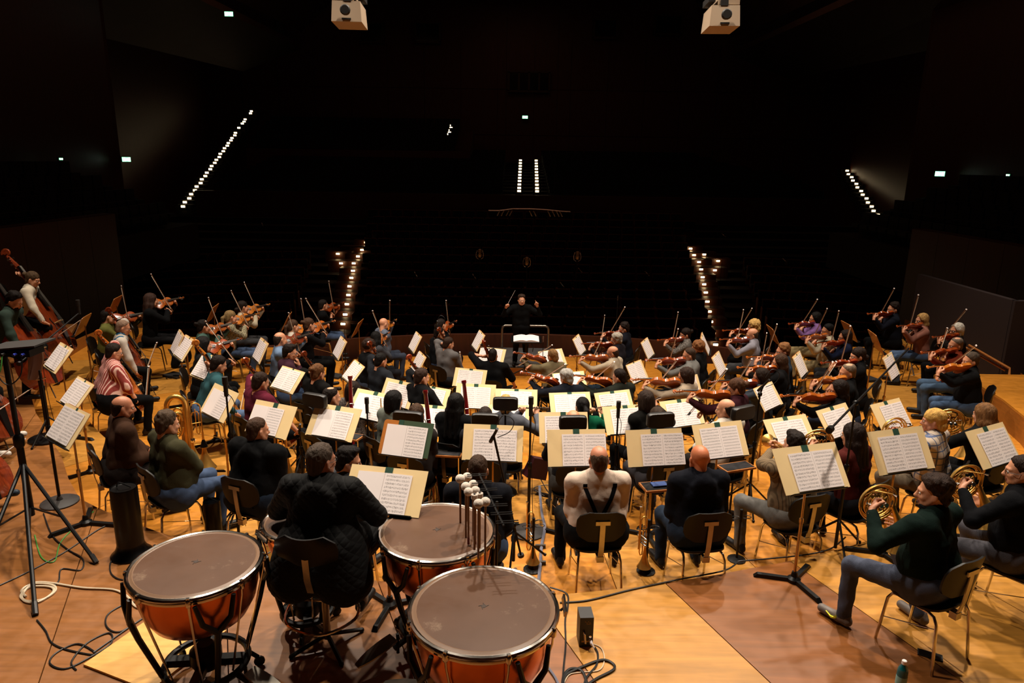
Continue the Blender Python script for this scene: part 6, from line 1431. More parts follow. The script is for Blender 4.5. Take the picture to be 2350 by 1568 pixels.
# conductor's rail and desk
t = thing('podium_rail', 'brushed steel guard rail standing behind the conductor', 'railing', (.30, 15.72, 0)); RH = float(atplane_y(1207, 748, 15.72)[2]); rw = .53
b = MB(); b.tube([(-rw, 0, .0), (-rw, 0, RH - .08), (-rw + .015, 0, RH - .03), (-rw + .07, 0, RH), (rw - .07, 0, RH), (rw - .015, 0, RH - .03), (rw, 0, RH - .08), (rw, 0, 0)], .028, 10); obj('rail_tube', b.mesh('rail_tube', STEEL), t)
for c in (-1, 1):
    b = MB(); b.lathe([(.07, 0), (.07, .012), (.035, .03)], 12, (c * rw, 0, 0)); obj('foot', b.mesh('foot', STEEL), t)
cx, cy = .29, 14.0; DZ = float(atplane_y(1210, 780, 14.0)[2])
t = thing('conductor_desk', 'low black conductor\'s desk on a tripod in front of the podium', 'music stand', (cx, cy, 0))
b = MB(); b.tube([(0, 0, .1), (0, 0, DZ)], .022, 8); obj('pole', b.mesh('pole', BLACKM), t)
for k in range(3):
    b = MB(); b.tube([(0, 0, .22), (.42 * math.sin(2.1 * k + .5), .42 * math.cos(2.1 * k + .5), .01)], .012, 6); obj('leg', b.mesh('leg', BLACKM), t)
b = MB(); b.box((0, 0, DZ), (.62, .40, .018), Matrix.Rotation(math.radians(6), 3, 'X')); obj('desk_top', b.mesh('desk_top', BLACKM, smooth=False), t)
b = MB(); b.tube([(.10, -.16, DZ - .03), (.14, -.19, DZ - .12), (.13, -.19, DZ - .2)], .009, 6); obj('pendant_switch', b.mesh('pendant_switch', BLACKP), t)
t = thing('full_score', 'thick open full score on the conductor\'s desk', 'sheet music', M=Matrix.Translation((cx, cy, DZ + .012)) @ Matrix.Rotation(math.radians(6), 4, 'X'))
for c in (-1, 1):
    b = MB(); n = 6; v = []; f = []
    for i in range(n + 1):
        u = i / n; v += [(c * .26 * u, -.17, .006 + .045 * math.sin(math.pi * min(1, u * .8 + .15)) * (1 - .5 * u)), (c * .26 * u, .17, .006 + .045 * math.sin(math.pi * min(1, u * .8 + .15)) * (1 - .5 * u))]
    m = len(v); v += [(x, y, 0) for x, y, z in v]
    for i in range(n): q = (2 * i, 2 * i + 2, 2 * i + 3, 2 * i + 1); f += [q if c > 0 else q[::-1], (2 * i, m + 2 * i, m + 2 * i + 2, 2 * i + 2)]
    f += [(2 * n, m + 2 * n, m + 2 * n + 1, 2 * n + 1)]; b.add(v, f); obj('page_block', b.mesh('page_block', PAPER), t)
# ================================================================== timpani
COPPER = mat('hammered_copper', '#cf733c', .27, 1.0, var=.12, vscale=5, bump=.12, bscale=26)
HEADM = mat('timpani_head', '#573a27', .46, var=.12, vscale=4, spec=.3)
def head_marks():
    m = HEADM; ns, lk, b = nodes_of(m); tc = ns.new('ShaderNodeTexCoord')
    n = ns.new('ShaderNodeTexNoise'); n.inputs['Scale'].default_value = 3.2; n.inputs['Detail'].default_value = 8; n.inputs['Roughness'].default_value = .75; lk.new(tc.outputs['Object'], n.inputs['Vector'])
    r = ns.new('ShaderNodeMapRange'); r.inputs['From Min'].default_value = .58; r.inputs['From Max'].default_value = .74; lk.new(n.outputs[0], r.inputs['Value'])
    src = b.inputs['Base Color'].links[0].from_socket; mx = ns.new('ShaderNodeMix'); mx.data_type = 'RGBA'; lk.new(r.outputs[0], mx.inputs[0]); lk.new(src, mx.inputs[6]); mx.inputs[7].default_value = (*lin('#8a715a'), 1); lk.new(mx.outputs[2], b.inputs['Base Color'])
    r2 = ns.new('ShaderNodeMapRange'); r2.inputs['From Min'].default_value = .3; r2.inputs['From Max'].default_value = .7; r2.inputs['To Min'].default_value = .32; r2.inputs['To Max'].default_value = .5; lk.new(n.outputs[0], r2.inputs['Value']); lk.new(r2.outputs[0], b.inputs['Roughness'])
head_marks()
HEADR = mat('timpani_head_collar', '#7d604a', .4); CLAYM = mat('maker_stamp', '#3a2a20', .7)
def timpani(px, py, hw, label, zh=1.86, rz=0.0, pedal=None, gauge=None):
    p = onz(px, py, zh); R = hw * proj(p)[2] / FPX; zf = 1.0; H = zh - zf
    t = thing('timpani', label, 'timpani', (p[0], p[1], zf), rz, 'timpani')
    n = 48; b = MB(); prof = [(R * .30, H - R * 1.08), (R * .52, H - R * 1.02), (R * .72, H - R * .88), (R * .84, H - R * .66), (R * .90, H - R * .40), (R * .93, H - .07), (R * .95, H - .02)]
    b.lathe(prof, n, caps=True); obj('bowl', b.mesh('bowl', COPPER), t)
    b = MB(); b.lathe([(.001, H + .004), (R * .5, H + .003), (R * .885, H + .001)], n, caps=False); obj('drum_head', b.mesh('drum_head', HEADM), t)
    b = MB(); b.lathe([(R * .885, H + .0012), (R * .90, H + .004), (R * .915, H + .001), (R * .955, H - .006)], n, caps=False); obj('head_collar', b.mesh('head_collar', HEADR), t)
    b = MB(); b.tube([(R * .975 * math.cos(a), R * .975 * math.sin(a), H - .012) for a in [2 * math.pi * i / n for i in range(n)]], .016, 8, closed=True); b.tube([(R * .965 * math.cos(a), R * .965 * math.sin(a), H - .045) for a in [2 * math.pi * i / n for i in range(n)]], .010, 6, closed=True); obj('counter_hoop', b.mesh('counter_hoop', CHROME), t)
    b = MB(); b.lathe([(.001, H + .0055), (.016, H + .0055)], 8, (0, 0, 0), caps=False)
    for k in range(4): b.box((.02 * math.cos(k * 1.4), .02 * math.sin(k * 1.4), H + .0058), (.022, .004, .0006), Matrix.Rotation(k * 1.4 + .5, 3, 'Z'))
    obj('maker_stamp', b.mesh('maker_stamp', CLAYM, smooth=False), t)
    rod = MB(); zb = H - R * 1.0
    rod.tube([(R * 1.0, 0, H - .02), (R * .985, 0, H - .10), (R * .62, 0, .16)], .007, 6); rod.lathe([(.013, H - .055), (.017, H - .045), (.017, H - .01), (.011, H - .002)], 8, (R * 1.0, 0, 0)); rod.box((R * 1.0, 0, H - .005), (.018, .018, .02)); rm = rod.mesh('tension_rod', CHROME)
    for i in range(8): obj('tension_rod', rm, t, rot=(0, 0, 2 * math.pi * i / 8 + .2))
    st = MB(); st.tube([(R * 1.0, .11, H - .05), (R * 1.03, .08, H - .18), (R * 1.0, 0, H - .27), (R * .92, 0, H - .40), (R * .66, 0, .14)], [.014, .017, .021, .019, .018], 8); st.tube([(R * 1.0, -.11, H - .05), (R * 1.03, -.08, H - .18), (R * 1.0, 0, H - .27)], [.014, .017, .020], 8); sm = st.mesh('strut', BLACKM)
    for i in range(4): obj('strut', sm, t, rot=(0, 0, math.pi * i / 2 + .55))
    b = MB(); m = 32; b.tube([(R * .64 * math.cos(a), R * .64 * math.sin(a), .13) for a in [2 * math.pi * i / m for i in range(m)]], .022, 8, closed=True); b.lathe([(.08, .10), (.10, .14), (.10, .22), (.05, .27)], 16); b.box((0, 0, .14), (R * 1.2, .06, .05)); b.box((0, 0, .14), (.06, R * 1.2, .05)); obj('base_frame', b.mesh('base_frame', BLACKM), t)
    cs = MB(); cs.tube([(R * .64, 0, .13), (R * .78, 0, .07)], .016, 6); cs.lathe([(.03, -.012), (.036, -.008), (.036, .008), (.03, .012)], 10, (R * .8, 0, .037), Matrix.Rotation(math.radians(90), 4, 'X')); cm = cs.mesh('caster', BLACKM)
    for i in range(3): obj('caster', cm, t, rot=(0, 0, 2.094 * i + .3))
    if pedal is not None:
        f = MB(); f.tube([(R * .60, 0, .13), (R * .92, 0, .10)], .02, 8); f.tube([(R * .85, 0, .05), (R * .85, 0, .20)], .012, 6)
        pl = MB(); pts = [(R * .92 + .30 * i / 8, .055 * math.sin(math.pi * (.25 + .7 * i / 8)) ** .5) for i in range(9)]
        poly = [(x, -y) for x, y in pts] + [(x, y) for x, y in pts[::-1]]; a0 = len(pl.v); pl.prism(poly, .0, .012); pl.xform(Matrix.Translation((R * .92, 0, .18)) @ Matrix.Rotation(math.radians(14), 4, 'Y') @ Matrix.Translation((-R * .92, 0, 0)))
        obj('pedal_arm', f.mesh('pedal_arm', BLACKM), t, rot=(0, 0, pedal)); obj('pedal', pl.mesh('pedal', STEEL), t, rot=(0, 0, pedal))
    if gauge is not None:
        g = MB(); g.box((R * 1.07, 0, H + .015), (.012, .17, .035), Matrix.Rotation(.25, 3, 'Y')); o = obj('tuning_gauge', g.mesh('tuning_gauge', SILVER, smooth=False), t, rot=(0, 0, gauge))
        g = MB()
        for k in range(6): g.box((R * 1.078, -.07 + k * .028, H + .022), (.004, .009, .018), Matrix.Rotation(.25, 3, 'Y'))
        obj('gauge_mark', g.mesh('gauge_mark', BLACKP, smooth=False), t, rot=(0, 0, gauge)); g = MB(); g.tube([(R * 1.02, 0, H - .02), (R * 1.07, 0, H)], .008, 6); obj('gauge_bracket', g.mesh('gauge_bracket', BLACKM), t, rot=(0, 0, gauge))
    return p, R
TB = timpani(1110, 1393, 173, 'largest copper kettledrum in the foreground centre', rz=.15, pedal=math.radians(150), gauge=math.radians(-8))
TM = timpani(1003, 1217, 135, 'copper kettledrum behind the largest one, hung with mallets', rz=.4, pedal=math.radians(200))
TL = timpani(450, 1291, 146, 'copper kettledrum at the lower left', rz=.1, pedal=math.radians(-30), gauge=math.radians(38))
TH = timpani(692, 1194, 88, 'smallest kettledrum mostly hidden behind the timpanist', rz=.3)
# mallet rack on the right rim of the middle drum, and the mallets hanging in it
rk = atdepth(1128, 1182, 4.42)
t = thing('mallet_rack', 'black wire rack of prongs clamped beside the middle kettledrum', 'rack', (rk[0], rk[1], 1.0))
b = MB(); b.tube([(0.03, .18, .03), (0.03, .18, rk[2] - 1.0)], .009, 8); b.lathe([(.10, 0), (.10, .01), (.02, .03)], 12, (.03, .18, 0)); obj('post', b.mesh('post', BLACKM), t)
pr = MB()
for s_ in (-1, 1): pr.tube([(-.03, s_ * .013, 0), (.11, s_ * .013, .0)], .0035, 5)
pm_ = pr.mesh('prong', BLACKM)
HZ = rk[2] - 1.0
for i in range(7): obj('prong', pm_, t, (-.01 - .035 * (i - 2), -.09 + .085 * i, HZ + .012 * i), (0, 0, .12))
b = MB(); b.tube([(.03 + .05, -.12, HZ - .01), (-.10, .45, HZ + .07)], .007, 6); obj('rail', b.mesh('rail', BLACKM), t)
HANDLE = mat('mallet_handle', '#7a4a26', .35, coat=.3)
def mallet(px, py, dep, py_end, r, label, flat=False, tipc=None):
    p = atdepth(px, py, dep); lo, hi = .15, .7
    for _ in range(30):
        md = (lo + hi) / 2
        if proj((p[0], p[1], p[2] - md))[1] < py_end: lo = md
        else: hi = md
    t = thing('mallet', label, 'mallet', tuple(p), 0, 'timpani mallets'); b = MB()
    if flat: b.lathe([(.012, -.018), (r, -.016), (r, .012), (.016, .017), (.014, .012), (.001, .012)], 16)
    else: b.sphere((0, 0, 0), (r, r, r * .92), 16, 10)
    obj('felt_head', b.mesh('felt_head', FELT), t); b = MB(); b.tube([(0, 0, -r * .5), (0, 0, -lo)], [.0065, .0075], 8); obj('handle', b.mesh('handle', HANDLE), t)
    if flat: b = MB(); b.lathe([(.006, .011), (.008, .02), (.001, .022)], 8); obj('screw', b.mesh('screw', BLACKM), t)
    if tipc: b = MB(); b.tube([(0, 0, -lo + .05), (0, 0, -lo - .001)], .0082, 8); obj('grip_wrap', b.mesh('grip_wrap', mat('grip_red', tipc, .5)), t)
for a in ((1056, 1099, 4.92, 1212, .034, 'left felt mallet of the farthest pair'), (1072, 1095, 4.95, 1200, .034, 'right felt mallet of the farthest pair'), (1069, 1117, 4.72, 1250, .033, 'felt mallet at the back left of the four bunched ones'), (1086, 1112, 4.75, 1240, .033, 'felt mallet at the back right of the four bunched ones'), (1075, 1129, 4.62, 1249, .031, 'felt mallet at the front left of the four bunched ones', False, '#6a0f16'), (1091, 1126, 4.64, 1258, .031, 'felt mallet at the front right of the four bunched ones', False, '#3a0c10'),
          (1089, 1139, 4.52, 1262, .022, 'left of two flat white disc mallets', True), (1101, 1136, 4.54, 1258, .022, 'right of two flat white disc mallets', True), (1098, 1156, 4.40, 1282, .032, 'left felt mallet of the nearest pair'), (1114, 1152, 4.42, 1296, .032, 'right felt mallet of the nearest pair')): mallet(*a)
# timpanist's swivel stool details
q = PEOPLE['tp']; t = thing('drum_throne', 'round padded black swivel stool with chrome foot ring under the timpanist', 'stool', (q['q'][0], q['q'][1], 1.0), -math.radians(q['yaw']))
b = MB(); b.lathe([(.05, .60), (.20, .605), (.215, .63), (.21, .67), (.12, .685), (.001, .688)], 24); obj('seat', b.mesh('seat', mat('stool_seat', '#120f0e', .5)), t)
b = MB(); b.tube([(0, 0, .06), (0, 0, .60)], .026, 10); b.lathe([(.04, .40), (.045, .42), (.04, .44)], 12); obj('column', b.mesh('column', STEEL), t)
b = MB(); b.tube(spline([(0.03, 0, .34), (.20, .06, .33), (.24, -.1, .30), (.05, -.25, .27), (-.22, -.16, .27), (-.25, .05, .30), (-.03, .02, .34)], 6), .011, 8); obj('foot_ring', b.mesh('foot_ring', CHROME), t)
for k in range(4):
    b = MB(); b.tube([(0, 0, .09), (.26 * math.cos(k * math.pi / 2 + .7), .26 * math.sin(k * math.pi / 2 + .7), .02)], .016, 6); b.sphere((.26 * math.cos(k * math.pi / 2 + .7), .26 * math.sin(k * math.pi / 2 + .7), .016), .018, 8, 5); obj('leg', b.mesh('leg', BLACKM), t)
b = MB(); n = 9; pts = []
for j in range(6):
    z = .80 + .045 * j
    for i in range(n): u = -1 + 2 * i / (n - 1); hw = .21 * (1 - .4 * abs(2 * j / 5 - 1) ** 4); pts.append((hw * u, -.275 - .012 * j + .05 * u * u, z))
m = len(pts); pts += [(x, y - .014, z) for x, y, z in pts]; f = []
for j in range(5):
    for i in range(n - 1): a = j * n + i; f += [(a, a + n, a + n + 1, a + 1), (m + a, m + a + 1, m + a + n + 1, m + a + n)]
ed = [j * n for j in range(6)] + [5 * n + i for i in range(1, n)] + [j * n + n - 1 for j in range(4, -1, -1)] + list(range(n - 2, 0, -1))
for i in range(len(ed)): a, c = ed[i], ed[(i + 1) % len(ed)]; f.append((a, m + a, m + c, c))
b.add(pts, f); obj('backrest', b.mesh('backrest', SEATP), t)
b = MB(); P_ = [(-.30, .98), (-.30, .85), (-.285, .70), (-.24, .58), (-.10, .56), (0, .56)]; v = []; f = []
for (y, z) in P_: v += [(-.022, y - .004, z), (.022, y - .004, z), (.022, y + .004, z), (-.022, y + .004, z)]
for i in range(len(P_) - 1): o = 4 * i; f += [(o + k, o + (k + 1) % 4, o + 4 + (k + 1) % 4, o + 4 + k) for k in range(4)]
b.add(v, f); b.box((0, -.302, .97), (.12, .01, .03)); obj('back_strap', b.mesh('back_strap', STEEL), t)
# ================================================================== brass waiting on floor stands
def fl(px, py, z=None): p = floor_at(px, py) if z is None else onz(px, py, z); return p
p = onz(425, 1075, .75); tuba(p[0] + .08, p[1], .75, .3, 'large brass tuba resting on its bell beside the man in the olive sweater')
for (px, py, rz, lab, sc) in ((474, 1085, .6, 'brass trombone upright on a stand below the olive sweater folder', 1.02), (664, 1110, .2, 'brass trombone upright right of the black hooded jacket', .86), (902, 1085, .3, 'nearest brass trombone standing against the orange wooden desk', .98)):
    p = onz(px, py, .75); trombone(p[0], p[1], .75, rz, lab, sc)
for (px, py, rz, lab) in ((1470, 1316, .4, 'brass trumpet standing between the man in suspenders and the bald man'), (1215, 1305, .2, 'brass trumpet standing on the floor beside the largest kettledrum')):
    p = onz(px, py, .75); trumpet(p[0], p[1], .75, rz, lab)
def trumpet_stand(px, py, label):
    p = onz(px, py, .75); t = thing('instrument_stand', label, 'instrument stand', (p[0], p[1], .75), .15, 'floor stands for brass')
    b = MB(); b.tube([(0, 0, 0), (0, 0, .46)], .011, 8); b.tube([(0, 0, .40), (0, 0, .52)], .014, 8); obj('peg', b.mesh('peg', BLACKM), t)
    for c in (-1, 1): b = MB(); b.tube([(c * (.055 + .045 * math.cos(a)), .03 * math.sin(a), .44) for a in [2 * math.pi * i / 14 for i in range(14)]], .004, 5, closed=True); obj('ring', b.mesh('ring', BLACKM), t)
    b = MB(); b.lathe([(.085, 0), (.085, .01), (.02, .025)], 14); obj('base', b.mesh('base', BLACKM), t)
trumpet_stand(1222, 1308, 'black double ring stand beside the largest kettledrum'); trumpet_stand(1482, 1312, 'black double ring stand right of the man in suspenders'); trumpet_stand(1690, 1285, 'black ring stand left of the man in the beige sweater')
# ================================================================== microphones, tripods, boxes
def topz(x, y, py):
    lo, hi = 0.0, 6.0
    for _ in range(40):
        md = (lo + hi) / 2
        if proj((x, y, md))[1] > py: lo = md
        else: hi = md
    return lo
def micbody(t, M_, L=.14, r=.018, m=None, name='microphone'):
    b = MB(); b.tube([(0, 0, 0), (0, L * .6, 0), (0, L * .62, 0), (0, L, 0)], [r * .75, r * .8, r, r], 10); obj(name, b.mesh(name, m or BLACKP), t, M=M_)
def micstand(base, top_py, label, kind='round', head=None, r=.012, boom=None, z=None, mic='cond'):
    x, y, zf = base; zt = topz(x, y, top_py) - zf
    t = thing('microphone_stand', label, 'microphone stand', (x, y, zf), 0, 'microphone stands')
    b = MB(); b.tube([(0, 0, .02), (0, 0, zt * .55)], r * 1.25, 8); b.tube([(0, 0, zt * .55), (0, 0, zt)], r * .8, 8); b.lathe([(r * 1.5, 0), (r * 1.9, .01), (r * 1.9, .05), (r * 1.5, .06)], 8, (0, 0, zt * .55)); obj('pole', b.mesh('pole', BLACKM), t)
    if kind == 'round': b = MB(); b.lathe([(.17, 0), (.172, .012), (.16, .02), (.03, .035), (.018, .07)], 24); obj('base', b.mesh('base', mat('cast_iron_base', '#2b2523', .6)), t)
    else:
        for k in range(3):
            b = MB(); a = 2.094 * k + .4; b.tube([(0, 0, .30), (.30 * math.cos(a), .30 * math.sin(a), .012)], .010, 6); b.sphere((.30 * math.cos(a), .30 * math.sin(a), .014), .016, 6, 4); obj('leg', b.mesh('leg', BLACKM), t)
    end = Vector((0, 0, zt))
    if boom is not None:
        e = Vector(boom) - Vector((x, y, zf)); bk = end - (e - end) * .35; b = MB(); b.tube([tuple(bk), tuple(end), tuple(e)], r * .8, 8); b.sphere(tuple(end), r * 2.1, 8, 6); b.tube([tuple(bk), tuple(bk + (bk - end) * .08)], r * 2.4, 8); obj('boom', b.mesh('boom', BLACKM), t); end = e
    if mic == 'cond': micbody(t, Matrix.Translation(end) @ Matrix.Rotation(math.radians(90), 4, 'X') @ Matrix.Translation((0, -.02, 0)), .19, .026)
    elif mic == 'pencil': micbody(t, Matrix.Translation(end) @ Matrix.Rotation(math.radians(25), 4, 'Z') @ Matrix.Rotation(math.radians(-50), 4, 'X') @ Matrix.Translation((0, -.11, 0)), .21, .0155)
    if mic == 'pencil': c = MB(); e_ = end; c.tube(spline([tuple(e_ + Vector((.02, .02, .08))), tuple(e_ + Vector((.08, .02, .17))), tuple(e_ + Vector((.16, .02, .12))), tuple(e_ + Vector((.13, .02, .03))), tuple(e_ + Vector((.03, .01, -.02)))], 6), .0035, 5); obj('cable', c.mesh('cable', BLACKP), t)
    elif mic == 'small': micbody(t, Matrix.Translation(end) @ Matrix.Rotation(math.radians(80), 4, 'X'), .10, .012, SILVER)
    if mic == 'cond':
        c = MB(); c.tube(spline([(0, .03, end.z - zf * 0 if False else end.z), (.05, .05, end.z - .12), (.02, .03, end.z - .4), (.03, .02, .5), (.05, .06, .05)], 5), .0035, 5); obj('cable', c.mesh('cable', BLACKP), t)
    return t
micstand(onz(138, 1154, 1.0), 850, 'tall thin stand on a round cast base at the far left', mic=None)
micstand(onz(548, 1225, .75), 905, 'large black microphone on a stand between the maroon t-shirt and hooded jacket', 'tripod')
micstand(onz(695, 1098, .75), 985, 'short black stand left of the young man with glasses', 'tripod', mic='pencil')
micstand(onz(848, 1085, .75), 945, 'large black microphone left of the wooden trombone desk', 'tripod')
micstand(onz(1212, 1222, .75), 950, 'large black microphone on a round base in the centre', 'round')
micstand(onz(1409, 1125, .75), 955, 'large black microphone between the two centre right folders', 'tripod')
micstand(onz(1178, 1292, 1.0), 1205, 'boom stand leaning a pencil microphone over the centre folder', 'tripod', boom=tuple(atdepth(1133, 1000, 5.7)), mic='pencil')
micstand(onz(1716, 1168, .75), 905, 'black boom stand left of the beige sweater', 'tripod', boom=tuple(atdepth(1752, 885, 7.3)), mic='pencil')
micstand(onz(1916, 1262, 1.0), 925, 'tall black boom stand behind the green sweater horn player', 'tripod', boom=tuple(atdepth(2085, 800, 7.4)), mic=None, r=.012)
def thin(px, pz, ptop, label, mic='small', kind='tripod', h=None):
    p = floor_at(px, pz); return micstand(p, ptop, label, kind, mic=mic, r=.008)
thin(1242, 960, 785, 'thin microphone stand in front of the podium right side'); thin(1003, 905, 745, 'thin microphone stand beside the light grey sweater', 'pencil'); thin(886, 868, 752, 'thin microphone stand in front of the bald violinist')
thin(1364, 955, 822, 'thin microphone stand left of the dark green jacket'); thin(1408, 872, 690, 'tall thin stand with silver microphone behind the cream sweater'); thin(1442, 950, 850, 'short thin stand right of the dark green jacket'); thin(2082, 852, 742, 'black stand in front of the pink sweater', 'pencil')
thin(795, 868, 755, 'thin stand under the left stair lights', None)
# boom microphone over the basses
micstand(onz(118, 1010, 1.0), 800, 'boom stand pointing a fuzzy microphone at the basses', 'tripod', boom=tuple(atdepth(182, 718, 9.2)), mic='cond', r=.011)
# hall microphones behind the conductor, on very thin tall stands, and the hung arrays
def hallmic(px, py, y, label, big=False, rz=0):
    p = atplane_y(px, py, y); t = thing('hall_microphone', label, 'microphone', (p[0], p[1], zpar(y)), rz, 'hall microphones behind the podium'); h = p[2] - zpar(y)
    b = MB(); b.tube([(0, 0, 0), (0, 0, h)], .006, 6); obj('pole', b.mesh('pole', BLACKM), t)
    b = MB(); b.lathe([(.2, 0), (.2, .02), (.02, .05)], 14); obj('base', b.mesh('base', BLACKM), t)
    if big:
        b = MB(); b.lathe([(.03, -.10), (.055, -.08), (.06, -.02), (.045, .0), (.045, .03), (.06, .05), (.05, .11), (.02, .13)], 14, (0, 0, h)); o = obj('microphone', b.mesh('microphone', mat('nickel_mic', '#b9a78c', .35, .7)), t)
        b = MB()
        for k in (-1, 1): b.tube([(k * .09, 0, h - .10), (k * .10, 0, h), (k * .07, 0, h + .10)], .008, 6); b.tube([(k * .09, 0, h - .10), (k * .03, 0, h - .14)], .008, 6)
        obj('cradle', b.mesh('cradle', SILVER), t)
    else: micbody(t, Matrix.Translation((0, 0, h)) @ Matrix.Rotation(math.radians(35), 4, 'X') @ Matrix.Rotation(.5, 4, 'Z') @ Matrix.Translation((0, -.08, 0)), .2, .014, SILVER)
for a in ((1209, 601, 18.6, 'silver studio microphone directly above the conductor\'s head', True), (1101, 583, 18.9, 'silver studio microphone left above the conductor', True), (1325, 588, 18.9, 'silver studio microphone right above the conductor', True), (1291, 655, 18.4, 'slim microphone on a thin pole right of the conductor'), (1333, 622, 18.8, 'slim microphone below the right studio microphone'), (1089, 636, 18.8, 'slim microphone below the left studio microphone'), (955, 631, 18.5, 'slim microphone among the left centre seats'), (1486, 629, 18.9, 'slim microphone among the right centre seats'), (1801, 598, 20.5, 'slim microphone above the right stalls'), (1662, 541, 22, 'slim microphone above the right stair lights'), (602, 516, 22, 'slim microphone above the left stalls')): hallmic(*a)
p = atplane_y(1215, 485, 17.5); t = thing('microphone_array', 'hanging bar of many small microphones above the conductor', 'microphone array', tuple(p))
b = MB(); b.tube([(-1.0, 0, -.0), (-.75, 0, .0), (-.4, 0, .05), (0, 0, .055), (.4, 0, .04), (.75, 0, .01), (1.0, 0, -.0)], .014, 6); obj('bar', b.mesh('bar', SILVER), t)
for i, x in enumerate((-.72, -.62, -.50, -.42, 0.0, .10, .45, .56, .66, .74)): micbody(t, Matrix.Translation((x, 0, .01)) @ Matrix.Rotation(.5 * (1 if x < 0 else -1), 4, 'Y') @ Matrix.Rotation(math.radians(-100), 4, 'X'), .15, .016, SILVER)
for x in (-.6, .6): b = MB(); b.tube([(x, 0, .03), (x, 0, 14.7 - p[2])], .004, 5); obj('suspension_wire', b.mesh('suspension_wire', BLACKM), t)
# projectors hung high over the stage
PJ = mat('projector_white', '#a8927a', .55); PJD = mat('projector_dark', '#15110e', .6)
def projector(px, py, dep, label, sg):
    p = atdepth(px, py, dep); t = thing('projector', label, 'projector', tuple(p), math.radians(4 * sg), 'hung projectors')
    b = MB(); b.box((0, .1, .02), (.40, .62, .26), taper=.92); b.box((sg * -.05, .12, .32), (.28, .50, .30)); obj('housing', b.mesh('housing', PJ, smooth=False), t)
    b = MB(); b.box((0, -.2, -.075), (.12, .03, .02)); b.box((sg * .17, .12, .25), (.09, .45, .08)); b.box((sg * .02, -.13, .18), (.10, .12, .07)); obj('vent', b.mesh('vent', PJD, smooth=False), t)
    b = MB(); b.lathe([(.06, 0), (.07, .06), (.055, .08)], 14, (0, -.23, .02), Matrix.Rotation(math.radians(90), 4, 'X')); obj('lens', b.mesh('lens', PJD), t)
    for c in (-1, 1): b = MB(); b.tube([(c * .12, .12, .4), (c * .12, .12, 14.7 - p[2])], .012, 6); obj('hanger', b.mesh('hanger', BLACKM), t)
projector(800, 36, 9.6, 'pale projector hanging at the top left of centre', 1); projector(1657, 46, 9.6, 'pale projector hanging at the top right of centre', -1)
# tripod with splitter tray at the left edge
p = onz(76, 1205, 1.0); bx, by = p[0], p[1]
t = thing('tripod_stand', 'tall black tripod at the left edge carrying a flat tray of cables', 'tripod', (bx, by, 1.0))
zt = topz(bx, by, 800) - 1.0
b = MB(); b.tube([(0, 0, .10), (0, 0, .85)], .030, 10); b.tube([(0, 0, .8), (0, 0, zt)], .022, 10); b.lathe([(.035, .78), (.045, .80), (.045, .88), (.035, .9)], 10); obj('column', b.mesh('column', BLACKM), t)
for (px, py) in ((82, 1415), (222, 1295), (-60, 1345)):
    e = onz(px, py, 1.0) - np.array([bx, by, 1.0]); b = MB(); b.tube([(0, 0, .62), (e[0], e[1], .015)], .017, 8); b.tube([(0, 0, .18), (e[0] * .55, e[1] * .55, .28)], .010, 6); obj('leg', b.mesh('leg', BLACKM), t)
    b = MB(); b.tube([(e[0] * .94, e[1] * .94, .06), (e[0], e[1], .012)], .022, 8); obj('rubber_foot', b.mesh('rubber_foot', BLACKP), t)
b = MB(); b.box((.08, .10, zt + .01), (.46, .30, .015), Matrix.Rotation(-.1, 3, 'Y')); obj('tray', b.mesh('tray', mat('tray_dark', '#2a2624', .6), smooth=False), t)
t = thing('cable_box', 'flat black splitter box with blue plugs under the tray', 'splitter box', (bx + .06, by + .06, 1.0 + zt - .065)); b = MB(); b.box((0, 0, .03), (.38, .2, .06)); obj('case', b.mesh('case', BLACKM, smooth=False), t)
BLUEP = mat('blue_plug', '#2a3aa8', .4)
for i, x in enumerate((-.12, -.02, .08, .15)): b = MB(); b.tube([(x, -.10, .03), (x, -.15, .03)], .012, 8); obj('plug', b.mesh('plug', BLUEP if i != 1 else BLACKP), t)
for (x0, x1, dr, m, nm) in ((-.12, -.02, .16, mat('green_cable', '#3f8f3a', .5), 'cable'), (-.06, .15, .22, BLACKP, 'cable')):
    b = MB(); b.tube(spline([(x0, -.14, .03), (x0 + .02, -.2, -dr * .6), ((x0 + x1) / 2, -.21, -dr), (x1, -.19, -dr * .6), (x1, -.14, .03)], 6), .006, 6); obj(nm, b.mesh(nm, m), t)
# bass stool seat
p = atdepth(72, 835, 8.3); zf = 1.0; t = thing('bass_stool', 'brown rounded stool back with chrome rim behind the cable tray', 'stool', (p[0], p[1], zf), -.6); h = p[2] - zf
b = MB(); n = 10; v = []; f = []
for j in range(6):
    tt = j / 5; hw = .20 * (1 - .55 * tt * tt) if tt > .3 else .20; z = h + .16 - .34 * tt
    for i in range(n): u = -1 + 2 * i / (n - 1); v.append((hw * u, .05 * u * u - .06 * tt * tt, z))
m = len(v); v += [(x, y + .02, z) for x, y, z in v]
for j in range(5):
    for i in range(n - 1): a = j * n + i; f += [(a, a + 1, a + n + 1, a + n), (m + a, m + a + n, m + a + n + 1, m + a + 1)]
ed = [j * n for j in range(6)] + [5 * n + i for i in range(1, n)] + [j * n + n - 1 for j in range(4, -1, -1)] + list(range(n - 2, 0, -1))
for i in range(len(ed)): a, c = ed[i], ed[(i + 1) % len(ed)]; f.append((a, c, m + c, m + a))
b.add(v, f); obj('backrest', b.mesh('backrest', mat('stool_brown', '#6b4a34', .45)), t)
b = MB(); b.tube([(.19 * math.sin(a), .06 - .05 * abs(math.cos(a)), h - .14 - .07 * math.cos(a) * 0 - .05 * math.cos(a)) for a in [-1.4 + 2.8 * i / 12 for i in range(13)]], .010, 6); obj('rim', b.mesh('rim', CHROME), t)
